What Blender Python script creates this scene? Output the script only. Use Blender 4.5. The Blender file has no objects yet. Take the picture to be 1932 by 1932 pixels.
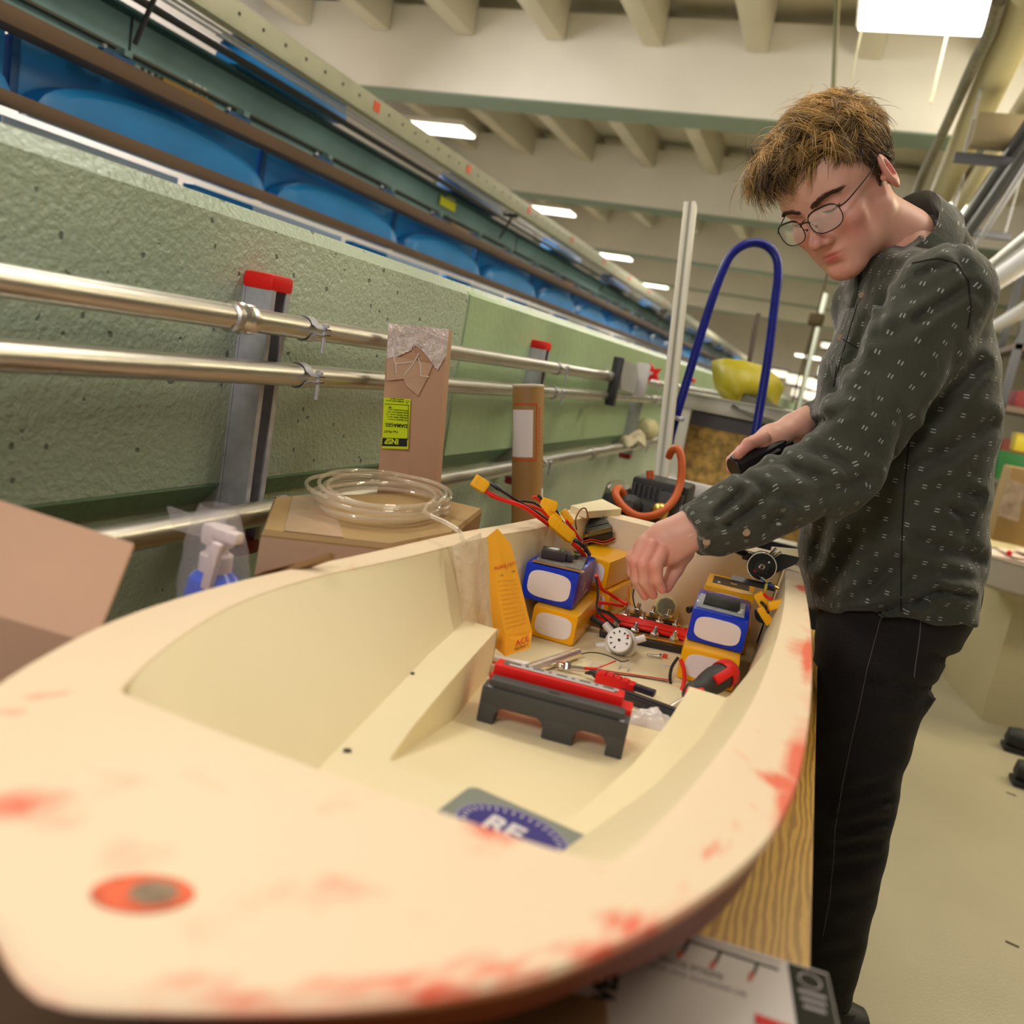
import bpy, bmesh, math, random
import numpy as np
from mathutils import Vector, Matrix
random.seed(7); np.random.seed(7)
PI = math.pi
C = bpy.context.scene.collection

# ------------------------------------------------------------------ camera
F_PX = 1600.0; HALF = 966.0; CAM_H = 1.17
vy = np.array([1555-HALF, 775-HALF, F_PX]); vy /= np.linalg.norm(vy)
dn = np.array([-500-HALF, 9000-HALF, F_PX]); dn /= np.linalg.norm(dn)
dn -= vy*(vy@dn); dn /= np.linalg.norm(dn)
rx = np.cross(vy, -dn)
if rx[0] < 0: rx = -rx
MW = np.array([rx, vy, -dn])              # camera (x right, y down, z forward) -> room axes
EYE = np.array([0, 0, CAM_H])
def P(px, py, z):                          # room point seen at (px, py) at distance z in front of the lens
    return Vector(EYE + MW @ np.array([px-HALF, py-HALF, F_PX])*z/F_PX)
def PX(px, py, X):
    d = MW @ np.array([px-HALF, py-HALF, F_PX]); return Vector(EYE + d*X/d[0])
def PY(px, py, Y):
    d = MW @ np.array([px-HALF, py-HALF, F_PX]); return Vector(EYE + d*Y/d[1])
def PZ(px, py, Z):
    d = MW @ np.array([px-HALF, py-HALF, F_PX]); return Vector(EYE + d*(Z-CAM_H)/d[2])

cd = bpy.data.cameras.new('camera'); cam = bpy.data.objects.new('camera', cd); C.objects.link(cam)
R = Matrix(((MW[0][0], -MW[0][1], -MW[0][2]), (MW[1][0], -MW[1][1], -MW[1][2]), (MW[2][0], -MW[2][1], -MW[2][2])))
cam.matrix_world = Matrix.Translation(EYE) @ R.to_4x4()
cd.sensor_width = 24.0; cd.lens = 24.0*F_PX/1932; cd.clip_start = 0.01; cd.clip_end = 200
cd.dof.use_dof = True; cd.dof.focus_distance = 1.30; cd.dof.aperture_fstop = 2.4; cd.dof.aperture_blades = 7
bpy.context.scene.camera = cam

# ------------------------------------------------------------------ world, lights, exposure
sc = bpy.context.scene
sc.view_settings.view_transform = 'Standard'; sc.view_settings.look = 'None'
sc.view_settings.exposure = 0.0; sc.view_settings.gamma = 1.0
try: sc.view_settings.use_curve_mapping = False
except Exception: pass
w = bpy.data.worlds.new('world'); sc.world = w; w.use_nodes = True
w.node_tree.nodes['Background'].inputs[0].default_value = (1.0, 0.93, 0.80, 1)
w.node_tree.nodes['Background'].inputs[1].default_value = 0.32
def area(name, loc, target, sx, sy, power, col=(1, .93, .8)):
    l = bpy.data.lights.new(name, 'AREA'); l.shape = 'RECTANGLE'; l.size = sx; l.size_y = sy; l.energy = power; l.color = col
    o = bpy.data.objects.new(name, l); C.objects.link(o); o.location = loc
    o.rotation_euler = (Vector(target)-Vector(loc)).to_track_quat('-Z', 'Y').to_euler()
    return o
area('tube_and_fill_light', (0.7, 2.2, 3.1), (0.4, 2.2, 0), 0.5, 2.4, 42, (1, .90, .72))
area('tube_and_fill_light', (-1.6, 1.6, 3.1), (-1.2, 1.6, 0), 2.4, 0.5, 26)
area('tube_and_fill_light', (2.6, 4.5, 3.1), (2.4, 4.5, 0), 0.5, 2.4, 90, (1, .86, .55))
area('tube_and_fill_light', (-1.5, 8.9, 3.1), (-1.5, 8.9, 0), 3, 0.5, 110)
area('tube_and_fill_light', (-3.9, 4.6, 3.4), (-2.3, 4.6, 1.7), 0.6, 7.0, 330, (1, .97, .95))  # no fixture here: fill added to brighten the blue panels and girder
area('added_up_fill', (1.8, 4.6, 2.3), (-0.6, 7.0, 4.1), 1.6, 1.6, 60, (1, .92, .74))  # unseen upward fill, added in place of light bounced onto beams and ceiling
area('tube_and_fill_light', (-1.5, 15, 3.1), (-1.5, 15, 0), 4, 1.0, 220)
area('tube_and_fill_light', (-1.5, 22, 3.1), (-1.5, 22, 0), 6, 1.0, 260)
area('tube_and_fill_light', (-4.0, 4.8, 2.9), (-5.6, 4.8, 2.4), 0.5, 3.2, 45, (1, .95, .93))  # added fill without a fixture, brightens the far left wall
area('photographer_flash', (-0.45, -0.35, 1.85), (-0.1, 1.3, 1.05), 0.45, 0.45, 10, (1, .92, .9))

# ------------------------------------------------------------------ materials
MATS = {}
def nt(m):
    m.use_nodes = True; n = m.node_tree; return n, n.nodes, n.links, n.nodes['Principled BSDF']
def mat(name, col, rough=.5, metal=0, bump=0, bscale=60, var=0, vscale=8, spec=.5, trans=0, coat=0, alpha=1, emit=0, stretch=None, detail=4):
    if name in MATS: return MATS[name]
    m = bpy.data.materials.new(name); n, N, L, b = nt(m)
    b.inputs['Base Color'].default_value = (*col, 1); b.inputs['Roughness'].default_value = rough
    b.inputs['Metallic'].default_value = metal; b.inputs['Specular IOR Level'].default_value = spec
    b.inputs['Transmission Weight'].default_value = trans; b.inputs['Coat Weight'].default_value = coat
    b.inputs['Alpha'].default_value = alpha
    if emit: b.inputs['Emission Color'].default_value = (*col, 1); b.inputs['Emission Strength'].default_value = emit
    tc = N.new('ShaderNodeTexCoord'); src = tc.outputs['Object']
    if stretch:
        mp = N.new('ShaderNodeMapping'); mp.inputs['Scale'].default_value = stretch
        L.new(src, mp.inputs[0]); src = mp.outputs[0]
    if var:
        t = N.new('ShaderNodeTexNoise'); t.inputs['Scale'].default_value = vscale; t.inputs['Detail'].default_value = detail
        L.new(src, t.inputs['Vector'])
        r = N.new('ShaderNodeMapRange'); r.inputs[1].default_value = .3; r.inputs[2].default_value = .7
        r.inputs[3].default_value = 1-var; r.inputs[4].default_value = 1+var*.5; L.new(t.outputs[0], r.inputs[0])
        mx = N.new('ShaderNodeVectorMath'); mx.operation = 'SCALE'; mx.inputs[0].default_value = col
        L.new(r.outputs[0], mx.inputs['Scale']); L.new(mx.outputs[0], b.inputs['Base Color'])
    if bump:
        t = N.new('ShaderNodeTexNoise'); t.inputs['Scale'].default_value = bscale; t.inputs['Detail'].default_value = 5
        L.new(src, t.inputs['Vector'])
        bp = N.new('ShaderNodeBump'); bp.inputs['Strength'].default_value = bump; bp.inputs['Distance'].default_value = .01
        L.new(t.outputs[0], bp.inputs['Height']); L.new(bp.outputs[0], b.inputs['Normal'])
    MATS[name] = m; return m

# ------------------------------------------------------------------ mesh helpers
def V(*a): return Vector(a)
def frame(d, up=None):
    d = Vector(d).normalized()
    up = Vector(up) if up is not None else (V(0, 0, 1) if abs(d.z) < .95 else V(1, 0, 0))
    x = d.cross(up).normalized(); y = x.cross(d).normalized()
    return x, y, d
def basis(x, z):                            # matrix whose local x is along x and local z about along z
    x = Vector(x).normalized(); z = Vector(z); y = z.cross(x).normalized(); z = x.cross(y).normalized()
    return Matrix((x, y, z)).transposed()
WMAT = {}
class MB:
    def __init__(s): s.v = []; s.f = []; s.T = Matrix.Identity(4)
    def at(s, m): s.T = m; return s
    def add(s, vs, fs):
        o = len(s.v); s.v += [s.T @ Vector(p) for p in vs]; s.f += [tuple(i+o for i in f) for f in fs]; return s
    def box(s, c, d, bev=0, rot=None, taper=1):
        bm = bmesh.new(); bmesh.ops.create_cube(bm, size=1)
        for q in bm.verts:
            t = taper if q.co.z > 0 else 1
            q.co = V(q.co.x*d[0]*t, q.co.y*d[1]*t, q.co.z*d[2])
        if bev: bmesh.ops.bevel(bm, geom=list(bm.edges), offset=min(bev, min(d)*.45), segments=2, affect='EDGES', profile=.6)
        M = Matrix.Translation(c) @ (rot.to_4x4() if rot is not None else Matrix.Identity(4))
        bm.verts.index_update()
        s.add([M @ q.co for q in bm.verts], [[q.index for q in f.verts] for f in bm.faces]); bm.free(); return s
    def tube(s, pts, r, n=10, cap=True, closed=False, smooth=0):
        pts = [Vector(p) for p in pts]
        if smooth: pts = catmull(pts, smooth, closed)
        m = len(pts); rs = r if isinstance(r, (list, tuple)) else [r]*m
        if len(rs) != m: rs = [rs[min(len(rs)-1, int(i*(len(rs)-1)/(m-1)+.5))] for i in range(m)]
        vs = []; px = None
        for i in range(m):
            a = pts[i-1] if (i or closed) else pts[i]; b = pts[(i+1) % m] if (i < m-1 or closed) else pts[i]
            d = (b-a).normalized()
            if px is None: px = frame(d)[0]
            px = (px-d*px.dot(d))
            if px.length < 1e-6: px = frame(d)[0]
            px.normalize(); py = d.cross(px)
            vs += [pts[i]+(px*math.cos(2*PI*k/n)+py*math.sin(2*PI*k/n))*rs[i] for k in range(n)]
        fs = [(i*n+k, i*n+(k+1) % n, ((i+1) % m)*n+(k+1) % n, ((i+1) % m)*n+k) for i in range(m if closed else m-1) for k in range(n)]
        if cap and not closed: fs += [tuple(range(n-1, -1, -1)), tuple((m-1)*n+k for k in range(n))]
        return s.add(vs, fs)
    def cyl(s, a, b, r, n=16, r2=None): return s.tube([a, b], [r, r if r2 is None else r2], n)
    def lathe(s, prof, c=(0, 0, 0), axis=(0, 0, 1), n=24, cap=True):
        x, y, d = frame(axis); c = Vector(c); vs = []
        for (r, h) in prof: vs += [c+d*h+(x*math.cos(2*PI*k/n)+y*math.sin(2*PI*k/n))*max(r, 1e-5) for k in range(n)]
        m = len(prof)
        fs = [(i*n+k, i*n+(k+1) % n, (i+1)*n+(k+1) % n, (i+1)*n+k) for i in range(m-1) for k in range(n)]
        if cap: fs += [tuple(range(n-1, -1, -1)), tuple((m-1)*n+k for k in range(n))]
        return s.add(vs, fs)
    def prism(s, poly, ex, rot=None):       # poly: 3D points of one face, ex: extrusion vector
        n = len(poly); ex = Vector(ex); a = [Vector(p) for p in poly]
        return s.add(a+[p+ex for p in a], [tuple(range(n-1, -1, -1)), tuple(range(n, 2*n))]+[(i, (i+1) % n, n+(i+1) % n, n+i) for i in range(n)])
    def sphere(s, c, r, n=12, sc=(1, 1, 1)):
        vs = []; c = Vector(c)
        for i in range(1, n):
            t = PI*i/n
            vs += [c+V(math.sin(t)*math.cos(2*PI*k/(2*n))*r*sc[0], math.sin(t)*math.sin(2*PI*k/(2*n))*r*sc[1], math.cos(t)*r*sc[2]) for k in range(2*n)]
        k2 = 2*n; m = n-1
        vs += [c+V(0, 0, r*sc[2]), c-V(0, 0, r*sc[2])]
        fs = [(i*k2+k, (i+1)*k2+k, (i+1)*k2+(k+1) % k2, i*k2+(k+1) % k2) for i in range(m-1) for k in range(k2)]
        fs += [(m*k2, k, (k+1) % k2) for k in range(k2)]+[(m*k2+1, (m-1)*k2+(k+1) % k2, (m-1)*k2+k) for k in range(k2)]
        return s.add(vs, fs)
    def mesh(s, name, material, smooth=None):
        me = bpy.data.meshes.new(name); me.from_pydata([tuple(p) for p in s.v], [], s.f)
        if isinstance(material, list):
            for q in material: me.materials.append(q)
        else: me.materials.append(material)
        bm = bmesh.new(); bm.from_mesh(me); bmesh.ops.recalc_face_normals(bm, faces=list(bm.faces)); bm.to_mesh(me); bm.free()
        if smooth is not None:
            for q in me.polygons: q.use_smooth = True
            try: me.set_sharp_from_angle(angle=math.radians(smooth))
            except Exception: pass
        return me
    def build(s, name, material, parent=None, world=False, smooth=35, label=None):
        if world and parent is not None:
            I = WMAT[parent].inverted(); s.v = [I @ p for p in s.v]
        o = bpy.data.objects.new(name, s.mesh(name, material, smooth)); C.objects.link(o)
        if parent is not None: o.parent = parent; WMAT[o] = WMAT[parent]
        if label: o['label'] = label
        return o
def catmull(pts, k, closed=False):
    out = []; m = len(pts)
    for i in range(m if closed else m-1):
        g = lambda j: pts[j % m] if closed else pts[max(0, min(m-1, j))]
        a, b, c, d = g(i-1), g(i), g(i+1), g(i+2)
        for q in range(k):
            t = q/k; out.append(.5*((2*b)+(c-a)*t+(2*a-5*b+4*c-d)*t*t+(3*b-a-3*c+d)*t**3))
    if not closed: out.append(pts[-1])
    return out
def thing(name, label, cat, loc=(0, 0, 0), rot=None, group=None):
    o = bpy.data.objects.new(name, None); C.objects.link(o); o.empty_display_size = .05
    M = Matrix.Translation(loc) @ (rot.to_4x4() if rot is not None else Matrix.Identity(4))
    o.matrix_world = M; WMAT[o] = M; o['label'] = label; o['category'] = cat
    if group: o['group'] = group
    return o
def one(name, mb, material, label, cat, base=None, group=None, smooth=35, kind=None):   # thing that is one mesh, origin at its base
    if base is None:
        lo = [min(p[i] for p in mb.v) for i in range(3)]; hi = [max(p[i] for p in mb.v) for i in range(3)]
        base = V((lo[0]+hi[0])/2, (lo[1]+hi[1])/2, lo[2])
    base = Vector(base); mb.v = [p-base for p in mb.v]
    o = mb.build(name, material, None, smooth=smooth); o.location = base; WMAT[o] = Matrix.Translation(base)
    o['label'] = label; o['category'] = cat
    if group: o['group'] = group
    if kind: o['kind'] = kind
    return o
def struct(name, mb, material, smooth=None):
    o = mb.build(name, material, None, smooth=smooth); o['kind'] = 'structure'; WMAT[o] = Matrix.Identity(4); return o
def copy_thing(o, loc=None, M=None, label=None):
    c = o.copy(); C.objects.link(c)
    if M is not None: c.matrix_world = M; WMAT[c] = M
    elif loc is not None: c.location = loc
    if label: c['label'] = label
    def rec(a, b):
        for ch in [q for q in bpy.data.objects if q.parent == a]:
            d = ch.copy(); C.objects.link(d); d.parent = b; rec(ch, d)
    rec(o, c); return c
def text(body, size, mtx, material, parent, name='lettering', extrude=.0002, bold=0, shear=0, align='LEFT'):
    cu = bpy.data.curves.new(name, 'FONT'); cu.body = body; cu.size = size; cu.extrude = extrude; cu.offset = bold; cu.shear = shear; cu.align_x = align
    cu.materials.append(material); t_ = bpy.data.objects.new(name+'_curve', cu); me = bpy.data.meshes.new_from_object(t_); bpy.data.objects.remove(t_)
    o = bpy.data.objects.new(name, me); C.objects.link(o); o.parent = parent; o.matrix_local = mtx; return o
def loc4(c, rot): return Matrix.Translation(c) @ rot.to_4x4()
# ------------------------------------------------------------------ signed-distance sculpting
def sd_ell(p, c, r, A=None):
    q = p-np.array(c, dtype=np.float32)
    if A is not None: q = q @ np.array(A, dtype=np.float32).T
    r = np.array(r, dtype=np.float32)
    k0 = np.sqrt(((q/r)**2).sum(-1)); k1 = np.sqrt(((q/(r*r))**2).sum(-1))+1e-9
    return k0*(k0-1)/k1
def sd_cap(p, a, b, ra, rb=None, flat=None):   # capsule from a to b; flat=(axis, factor) squashes it
    rb = ra if rb is None else rb
    a = np.array(a, dtype=np.float32); b = np.array(b, dtype=np.float32); ab = b-a; q = p-a
    t = np.clip((q@ab)/max(1e-9, float(ab@ab)), 0, 1)
    d = q-t[..., None]*ab
    if flat is not None:
        ax = np.array(flat[0], dtype=np.float32); ax = ax/np.linalg.norm(ax)
        comp = (d@ax)[..., None]*ax; d = (d-comp)+comp*flat[1]
    return np.sqrt((d**2).sum(-1))-(ra+(rb-ra)*t)
def smin(a, b, k):
    h = np.clip(.5+.5*(b-a)/k, 0, 1); return b*(1-h)+a*h-k*h*(1-h)
def smax(a, b, k): return -smin(-a, -b, k)
def field(fn, lo, hi, h):
    lo = np.array(lo, dtype=np.float32); n = np.ceil((np.array(hi)-lo)/h).astype(int)+1
    g = np.stack(np.meshgrid(*[lo[i]+h*np.arange(n[i], dtype=np.float32) for i in range(3)], indexing='ij'), -1).astype(np.float32)
    return nets(fn(g), lo, h)
def nets(S, lo, h):
    ins = S < 0
    c = np.zeros([x-1 for x in S.shape], int)
    for i in (0, 1):
        for j in (0, 1):
            for k in (0, 1): c += ins[i:i+c.shape[0], j:j+c.shape[1], k:k+c.shape[2]]
    act = (c > 0) & (c < 8); idx = -np.ones(c.shape, int); cells = np.argwhere(act); idx[act] = np.arange(len(cells))
    acc = np.zeros((len(cells), 3)); cnt = np.zeros(len(cells))
    cor = [(i, j, k) for i in (0, 1) for j in (0, 1) for k in (0, 1)]
    for a in cor:
        for ax in range(3):
            if a[ax]: continue
            b = list(a); b[ax] = 1
            sa = S[cells[:, 0]+a[0], cells[:, 1]+a[1], cells[:, 2]+a[2]]; sb = S[cells[:, 0]+b[0], cells[:, 1]+b[1], cells[:, 2]+b[2]]
            x = (sa < 0) != (sb < 0); t = sa[x]/(sa[x]-sb[x])
            q = np.tile(np.array(a, float), (x.sum(), 1)); q[:, ax] += t
            acc[x] += q; cnt[x] += 1
    verts = (cells+acc/cnt[:, None])*h+np.array(lo)
    quads = []
    for ax in range(3):
        u, v = [(1, 2), (2, 0), (0, 1)][ax]
        sl0 = [slice(None)]*3; sl1 = [slice(None)]*3; sl0[ax] = slice(0, -1); sl1[ax] = slice(1, None)
        A = ins[tuple(sl0)]; B = ins[tuple(sl1)]; e = np.argwhere(A != B); e = e[(e[:, u] > 0) & (e[:, v] > 0) & (e[:, u] < S.shape[u]-1) & (e[:, v] < S.shape[v]-1)]
        fl = A[e[:, 0], e[:, 1], e[:, 2]]
        def g(du, dv):
            q = e.copy(); q[:, u] -= du; q[:, v] -= dv; return idx[q[:, 0], q[:, 1], q[:, 2]]
        Q = np.stack([g(1, 1), g(0, 1), g(0, 0), g(1, 0)], 1)
        Q[~fl] = Q[~fl][:, ::-1]; quads.append(Q)
    return verts, np.concatenate(quads)
def relax(v, q, it=2, f=.5):
    for _ in range(it):
        s = np.zeros_like(v); n = np.zeros(len(v))
        for a, b in ((0, 1), (1, 2), (2, 3), (3, 0)):
            np.add.at(s, q[:, a], v[q[:, b]]); np.add.at(s, q[:, b], v[q[:, a]]); np.add.at(n, q[:, a], 1); np.add.at(n, q[:, b], 1)
        v = v+f*(s/np.maximum(n, 1)[:, None]-v)
    return v
def np_mesh(name, v, q, material):
    me = bpy.data.meshes.new(name); me.from_pydata(v.tolist(), [], q.tolist()); me.materials.append(material)
    me.polygons.foreach_set('use_smooth', [True]*len(me.polygons)); me.update(); return me
def np_obj(name, v, q, material, parent):
    o = bpy.data.objects.new(name, np_mesh(name, v-np.array(WMAT[parent].translation), q, material)); C.objects.link(o); o.parent = parent; WMAT[o] = WMAT[parent]; return o
def wob(p, s, seed=0, oct=2):                # smooth pseudo noise from sines
    rs = np.random.RandomState(seed); out = 0
    for o in range(oct):
        for _ in range(4):
            d = rs.randn(3); d /= np.linalg.norm(d); out = out+np.sin(p@(d*s*(2**o)).astype(np.float32)+rs.rand()*6.28)/(2**o)
    return out/6.
# ------------------------------------------------------------------ paints
white_paint = mat('white_paint', (.80, .76, .66), .6, var=.06, vscale=1.5, bump=.05, bscale=40)
ceiling_paint = mat('ceiling_paint', (.66, .60, .45), .7, var=.08, vscale=2)
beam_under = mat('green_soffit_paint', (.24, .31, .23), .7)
pink_wall = mat('pale_wall_paint', (.86, .80, .76), .6)
steel = mat('steel', (.62, .60, .56), .32, 1, bump=.03, bscale=90, var=.12, vscale=20, stretch=(6, .6, 6))
galv = mat('galvanised', (.52, .52, .57), .40, .45, var=.15, vscale=60)
dark_metal = mat('dark_metal', (.03, .03, .035), .4, .3)
dark = mat('dark', (.012, .012, .014), .6)
red_plastic = mat('red_plastic', (.72, .012, .010), .42, spec=.3)
lamp_mat = mat('lamp_diffuser', (1, .95, .82), emit=5.0)
lamp_dim = mat('lamp_tube', (1, .93, .85), emit=3.0)
blue_paint = mat('blue_paint', (.015, .26, .70), .4, var=.12, vscale=3, bump=.02)
blue_dark = mat('dark_blue_paint', (.008, .09, .28), .5)
teal = mat('teal_beam_paint', (.20, .34, .35), .5, var=.35, vscale=1.6, bump=.03)
brown_rail = mat('rusty_rail', (.16, .10, .065), .55, .5, var=.2, vscale=14, stretch=(1, .1, 1))
strut_paint = mat('strut_paint', (.42, .41, .30), .5, .2, var=.1)

def concrete():
    m = bpy.data.materials.new('green_painted_concrete'); n, N, L, b = nt(m)
    tc = N.new('ShaderNodeTexCoord'); O = tc.outputs['Object']
    no = N.new('ShaderNodeTexNoise'); no.inputs['Scale'].default_value = 1.8; no.inputs['Detail'].default_value = 6; L.new(O, no.inputs['Vector'])
    cr = N.new('ShaderNodeValToRGB'); e = cr.color_ramp.elements
    e[0].position = .35; e[0].color = (.34, .43, .32, 1); e[1].position = .68; e[1].color = (.48, .57, .45, 1); L.new(no.outputs[0], cr.inputs[0])
    vo = N.new('ShaderNodeTexVoronoi'); vo.inputs['Scale'].default_value = 33; vo.inputs['Randomness'].default_value = 1
    wn = N.new('ShaderNodeTexNoise'); wn.inputs['Scale'].default_value = 60; L.new(O, wn.inputs['Vector'])
    ad = N.new('ShaderNodeVectorMath'); ad.operation = 'MULTIPLY_ADD'; ad.inputs[1].default_value = (.012, .012, .012); L.new(wn.outputs['Color'], ad.inputs[0]); L.new(O, ad.inputs[2])
    L.new(ad.outputs[0], vo.inputs['Vector'])
    sp = N.new('ShaderNodeSeparateColor'); L.new(vo.outputs['Color'], sp.inputs[0])
    # pit radius varies per cell, most cells have none
    rr = N.new('ShaderNodeMapRange'); rr.inputs[1].default_value = .25; rr.inputs[2].default_value = 1; rr.inputs[3].default_value = 0; rr.inputs[4].default_value = .24; L.new(sp.outputs[0], rr.inputs[0])
    lt = N.new('ShaderNodeMath'); lt.operation = 'SUBTRACT'; L.new(rr.outputs[0], lt.inputs[0]); L.new(vo.outputs['Distance'], lt.inputs[1])
    pit = N.new('ShaderNodeMapRange'); pit.inputs[1].default_value = -.015; pit.inputs[2].default_value = .03; L.new(lt.outputs[0], pit.inputs[0])
    mx = N.new('ShaderNodeMixRGB'); mx.inputs[2].default_value = (.05, .075, .05, 1); L.new(cr.outputs[0], mx.inputs[1])
    pf = N.new('ShaderNodeMath'); pf.operation = 'MULTIPLY'; pf.inputs[1].default_value = .75; L.new(pit.outputs[0], pf.inputs[0]); L.new(pf.outputs[0], mx.inputs[0])
    L.new(mx.outputs[0], b.inputs['Base Color']); b.inputs['Roughness'].default_value = .32
    fn = N.new('ShaderNodeTexNoise'); fn.inputs['Scale'].default_value = 120; fn.inputs['Detail'].default_value = 3; L.new(O, fn.inputs['Vector'])
    h = N.new('ShaderNodeMath'); h.operation = 'MULTIPLY_ADD'; h.inputs[1].default_value = -1.2; L.new(pit.outputs[0], h.inputs[0]); L.new(fn.outputs[0], h.inputs[2])
    bp = N.new('ShaderNodeBump'); bp.inputs['Strength'].default_value = .55; bp.inputs['Distance'].default_value = .006; L.new(h.outputs[0], bp.inputs['Height']); L.new(bp.outputs[0], b.inputs['Normal'])
    return m
conc = concrete()
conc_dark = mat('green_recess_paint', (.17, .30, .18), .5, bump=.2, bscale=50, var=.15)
floor_mat = mat('floor_paint', (.42, .38, .27), .35, var=.08, vscale=2.5, bump=.12, bscale=160)

# ------------------------------------------------------------------ floor, ceiling, walls
struct('floor', MB().box((2, 12, -.05), (18, 36, .1)), floor_mat)
XW = -.745
# green basin wall: bevelled top, recess groove, lower face (profile swept along Y)
prof = [(XW, 1.271), (XW-.020, 1.291), (XW-.30, 1.291), (XW-.30, 0), (XW-.035, 0), (XW-.035, .885)]
MB_w = MB().prism([(x, -1.2, z) for x, z in prof+[(XW-.03, .889), (XW, .925)]], (0, 26, 0))
struct('wall_left', MB_w, conc)
# cast seam: second pour of the wall stands a few millimetres proud
struct('trim_1', MB().prism([(x+(.004 if x == XW else 0), PX(872, 640, XW).y, z) for x, z in [(XW, 1.2705), (XW-.01, 1.2805), (XW-.01, .925), (XW, .926)]], (0, 22, 0)), mat('green_painted_concrete_smooth', (.38, .52, .31), .35, var=.12, vscale=2, bump=.25, bscale=45))
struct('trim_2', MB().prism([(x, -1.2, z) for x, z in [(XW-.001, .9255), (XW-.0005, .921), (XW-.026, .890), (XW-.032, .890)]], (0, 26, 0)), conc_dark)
# far side wall of the hall beyond the basin, end wall
struct('wall_far_left', MB().box((-5.6, 11, 2), (.1, 34, 4.4)), pink_wall)
struct('wall_back', MB().box((2, 29, 2), (18, .1, 4.4)), white_paint)
struct('wall_right', MB().box((9, 12, 2), (.1, 36, 4.4)), white_paint)
struct('ceiling', MB().box((2, 12, 4.06), (18, 36, .1)), ceiling_paint)
BY = [-1.4, 2.8, 6.92, 10.75, 14.9, 18.9, 23.0]
for k, y in enumerate(BY):
    if k == 0: continue
    r = thing('concrete_beam', '%s cream concrete ceiling beam with green underside' % ['hidden rear', 'overhead', 'nearest broad', 'second', 'third', 'fourth', 'farthest'][k], 'beam', (2, y, 3.2)); r['kind'] = 'structure'
    MB().box((2, y+.18, 3.545), (15.4, .36, .68), .015).build('beam_web', white_paint, r, world=True)
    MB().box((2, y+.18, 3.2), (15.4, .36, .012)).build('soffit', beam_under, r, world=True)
joists = thing('ceiling_joists', 'cream joists running between the concrete ceiling beams', 'joists', (2, 5, 3.82)); joists['kind'] = 'structure'
jm = None
for k in range(1, 6):
    for i in range(18):
        x = -5.2+.80*i+.12
        if jm is None:
            o = MB().box((0, 0, 0), (.155, 3.75, .36), .01).build('joist', ceiling_paint, joists); jm = o
        else:
            o = jm.copy(); C.objects.link(o); o.parent = joists
        o.location = V(x, BY[k]+.36+1.87, 3.84)-V(2, 5, 3.82)
# ------------------------------------------------------------------ lamps
def lamp(loc, L, W, along, label, m=lamp_mat, cat='lamp', group=None):
    r = thing('ceiling_lamp', label, cat, loc, group=group)
    d = (L, W, .03) if along == 'x' else (W, L, .03)
    MB().box((0, 0, .04), (d[0]+.04, d[1]+.04, .06), .01).build('housing', white_paint, r)
    MB().box((0, 0, 0), d, .008).build('diffuser', m, r); return r
lamp((.16, 5.98, 3.6), 1.05, .5, 'x', 'bright rectangular ceiling lamp above the man at upper right edge')
for i, (px, py, Z) in enumerate([(1520, 390, 3.3), (1775, 400, 3.2)][1:]):
    q = PZ(px, py, Z); lamp(q, .35, .7, 'x', 'small glowing ceiling lamp beside the collar of the man')
for i, y in enumerate([9.3, 13.3, 17.4, 21.5]):
    lamp((-4.52, y-.6, 3.35), .7, .35, 'x', ['bright long lamp hung past the nearest beam above the crane rails', 'second lamp down the hall above the crane rails', 'third lamp down the hall above the crane rails', 'farthest lamp above the crane rails'][i], group='lamps over the basin')
for i, (y, x) in enumerate([(26.5, .4), (26.5, 1.6), (24.5, 2.9)]):
    lamp((x-1.2, y, 2.6), .7, .5, 'x', ['distant glowing lamp left of the dark rack', 'distant glowing lamp behind the dark rack', 'distant glowing lamp right of the dark rack'][i], group='distant lamps')
# ------------------------------------------------------------------ overhead rails of the towing carriage
XR = -2.4
zr = lambda px, py, X=XR: PX(px, py, X).z
def rail_line(name, X, z, w, h, m, label, cat, y0=.4, y1=27, bev=.004):
    return one(name, MB().box((X, (y0+y1)/2, z), (w, y1-y0, h), bev), m, label, cat, base=(X, y0, z-h/2))
rail_line('lower_rail', XR+.05, 1.610, .07, .035, brown_rail, 'lower brown steel rail along the blue arched panels', 'rail')
rail_line('upper_rail', XR+.09, 1.807, .09, .05, brown_rail, 'upper brown steel rail above the blue arched panels', 'rail')
gird = thing('carriage_girder', 'long grey teal steel girder with dark flanges over the blue panels', 'girder', (XR, .4, 1.83))
MB().box((XR, 13.7, 1.935), (.012, 26.6, .15)).build('web', teal, gird, world=True)
MB().box((XR+.01, 13.7, 2.012), (.12, 26.6, .010)).build('top_flange', mat('flange_dark', (.02, .06, .065), .5), gird, world=True)
MB().box((XR+.012, 13.7, 1.893), (.05, 26.6, .008)).build('pipe_line', mat('flange_brown', (.07, .06, .045), .5), gird, world=True)
MB().box((XR+.01, 13.7, 1.856), (.10, 26.6, .010)).build('bottom_flange', teal, gird, world=True)
for yy in (2.35, 6.1, 9.8): MB().box((XR+.009, yy, 1.95), (.004, .006, .12)).build('weld_seam', dark_metal, gird, world=True)
tt = text('270', .075, loc4(V(XR+.011, 2.62, 1.862)-WMAT[gird].translation, Matrix(((0, 0, 1), (1, 0, 0), (0, 1, 0)))), mat('stencil_white', (.55, .58, .5), .7), gird)
text('280', .075, loc4(V(XR+.011, 4.92, 1.862)-WMAT[gird].translation, Matrix(((0, 0, 1), (1, 0, 0), (0, 1, 0)))), MATS['stencil_white'], gird)
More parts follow.
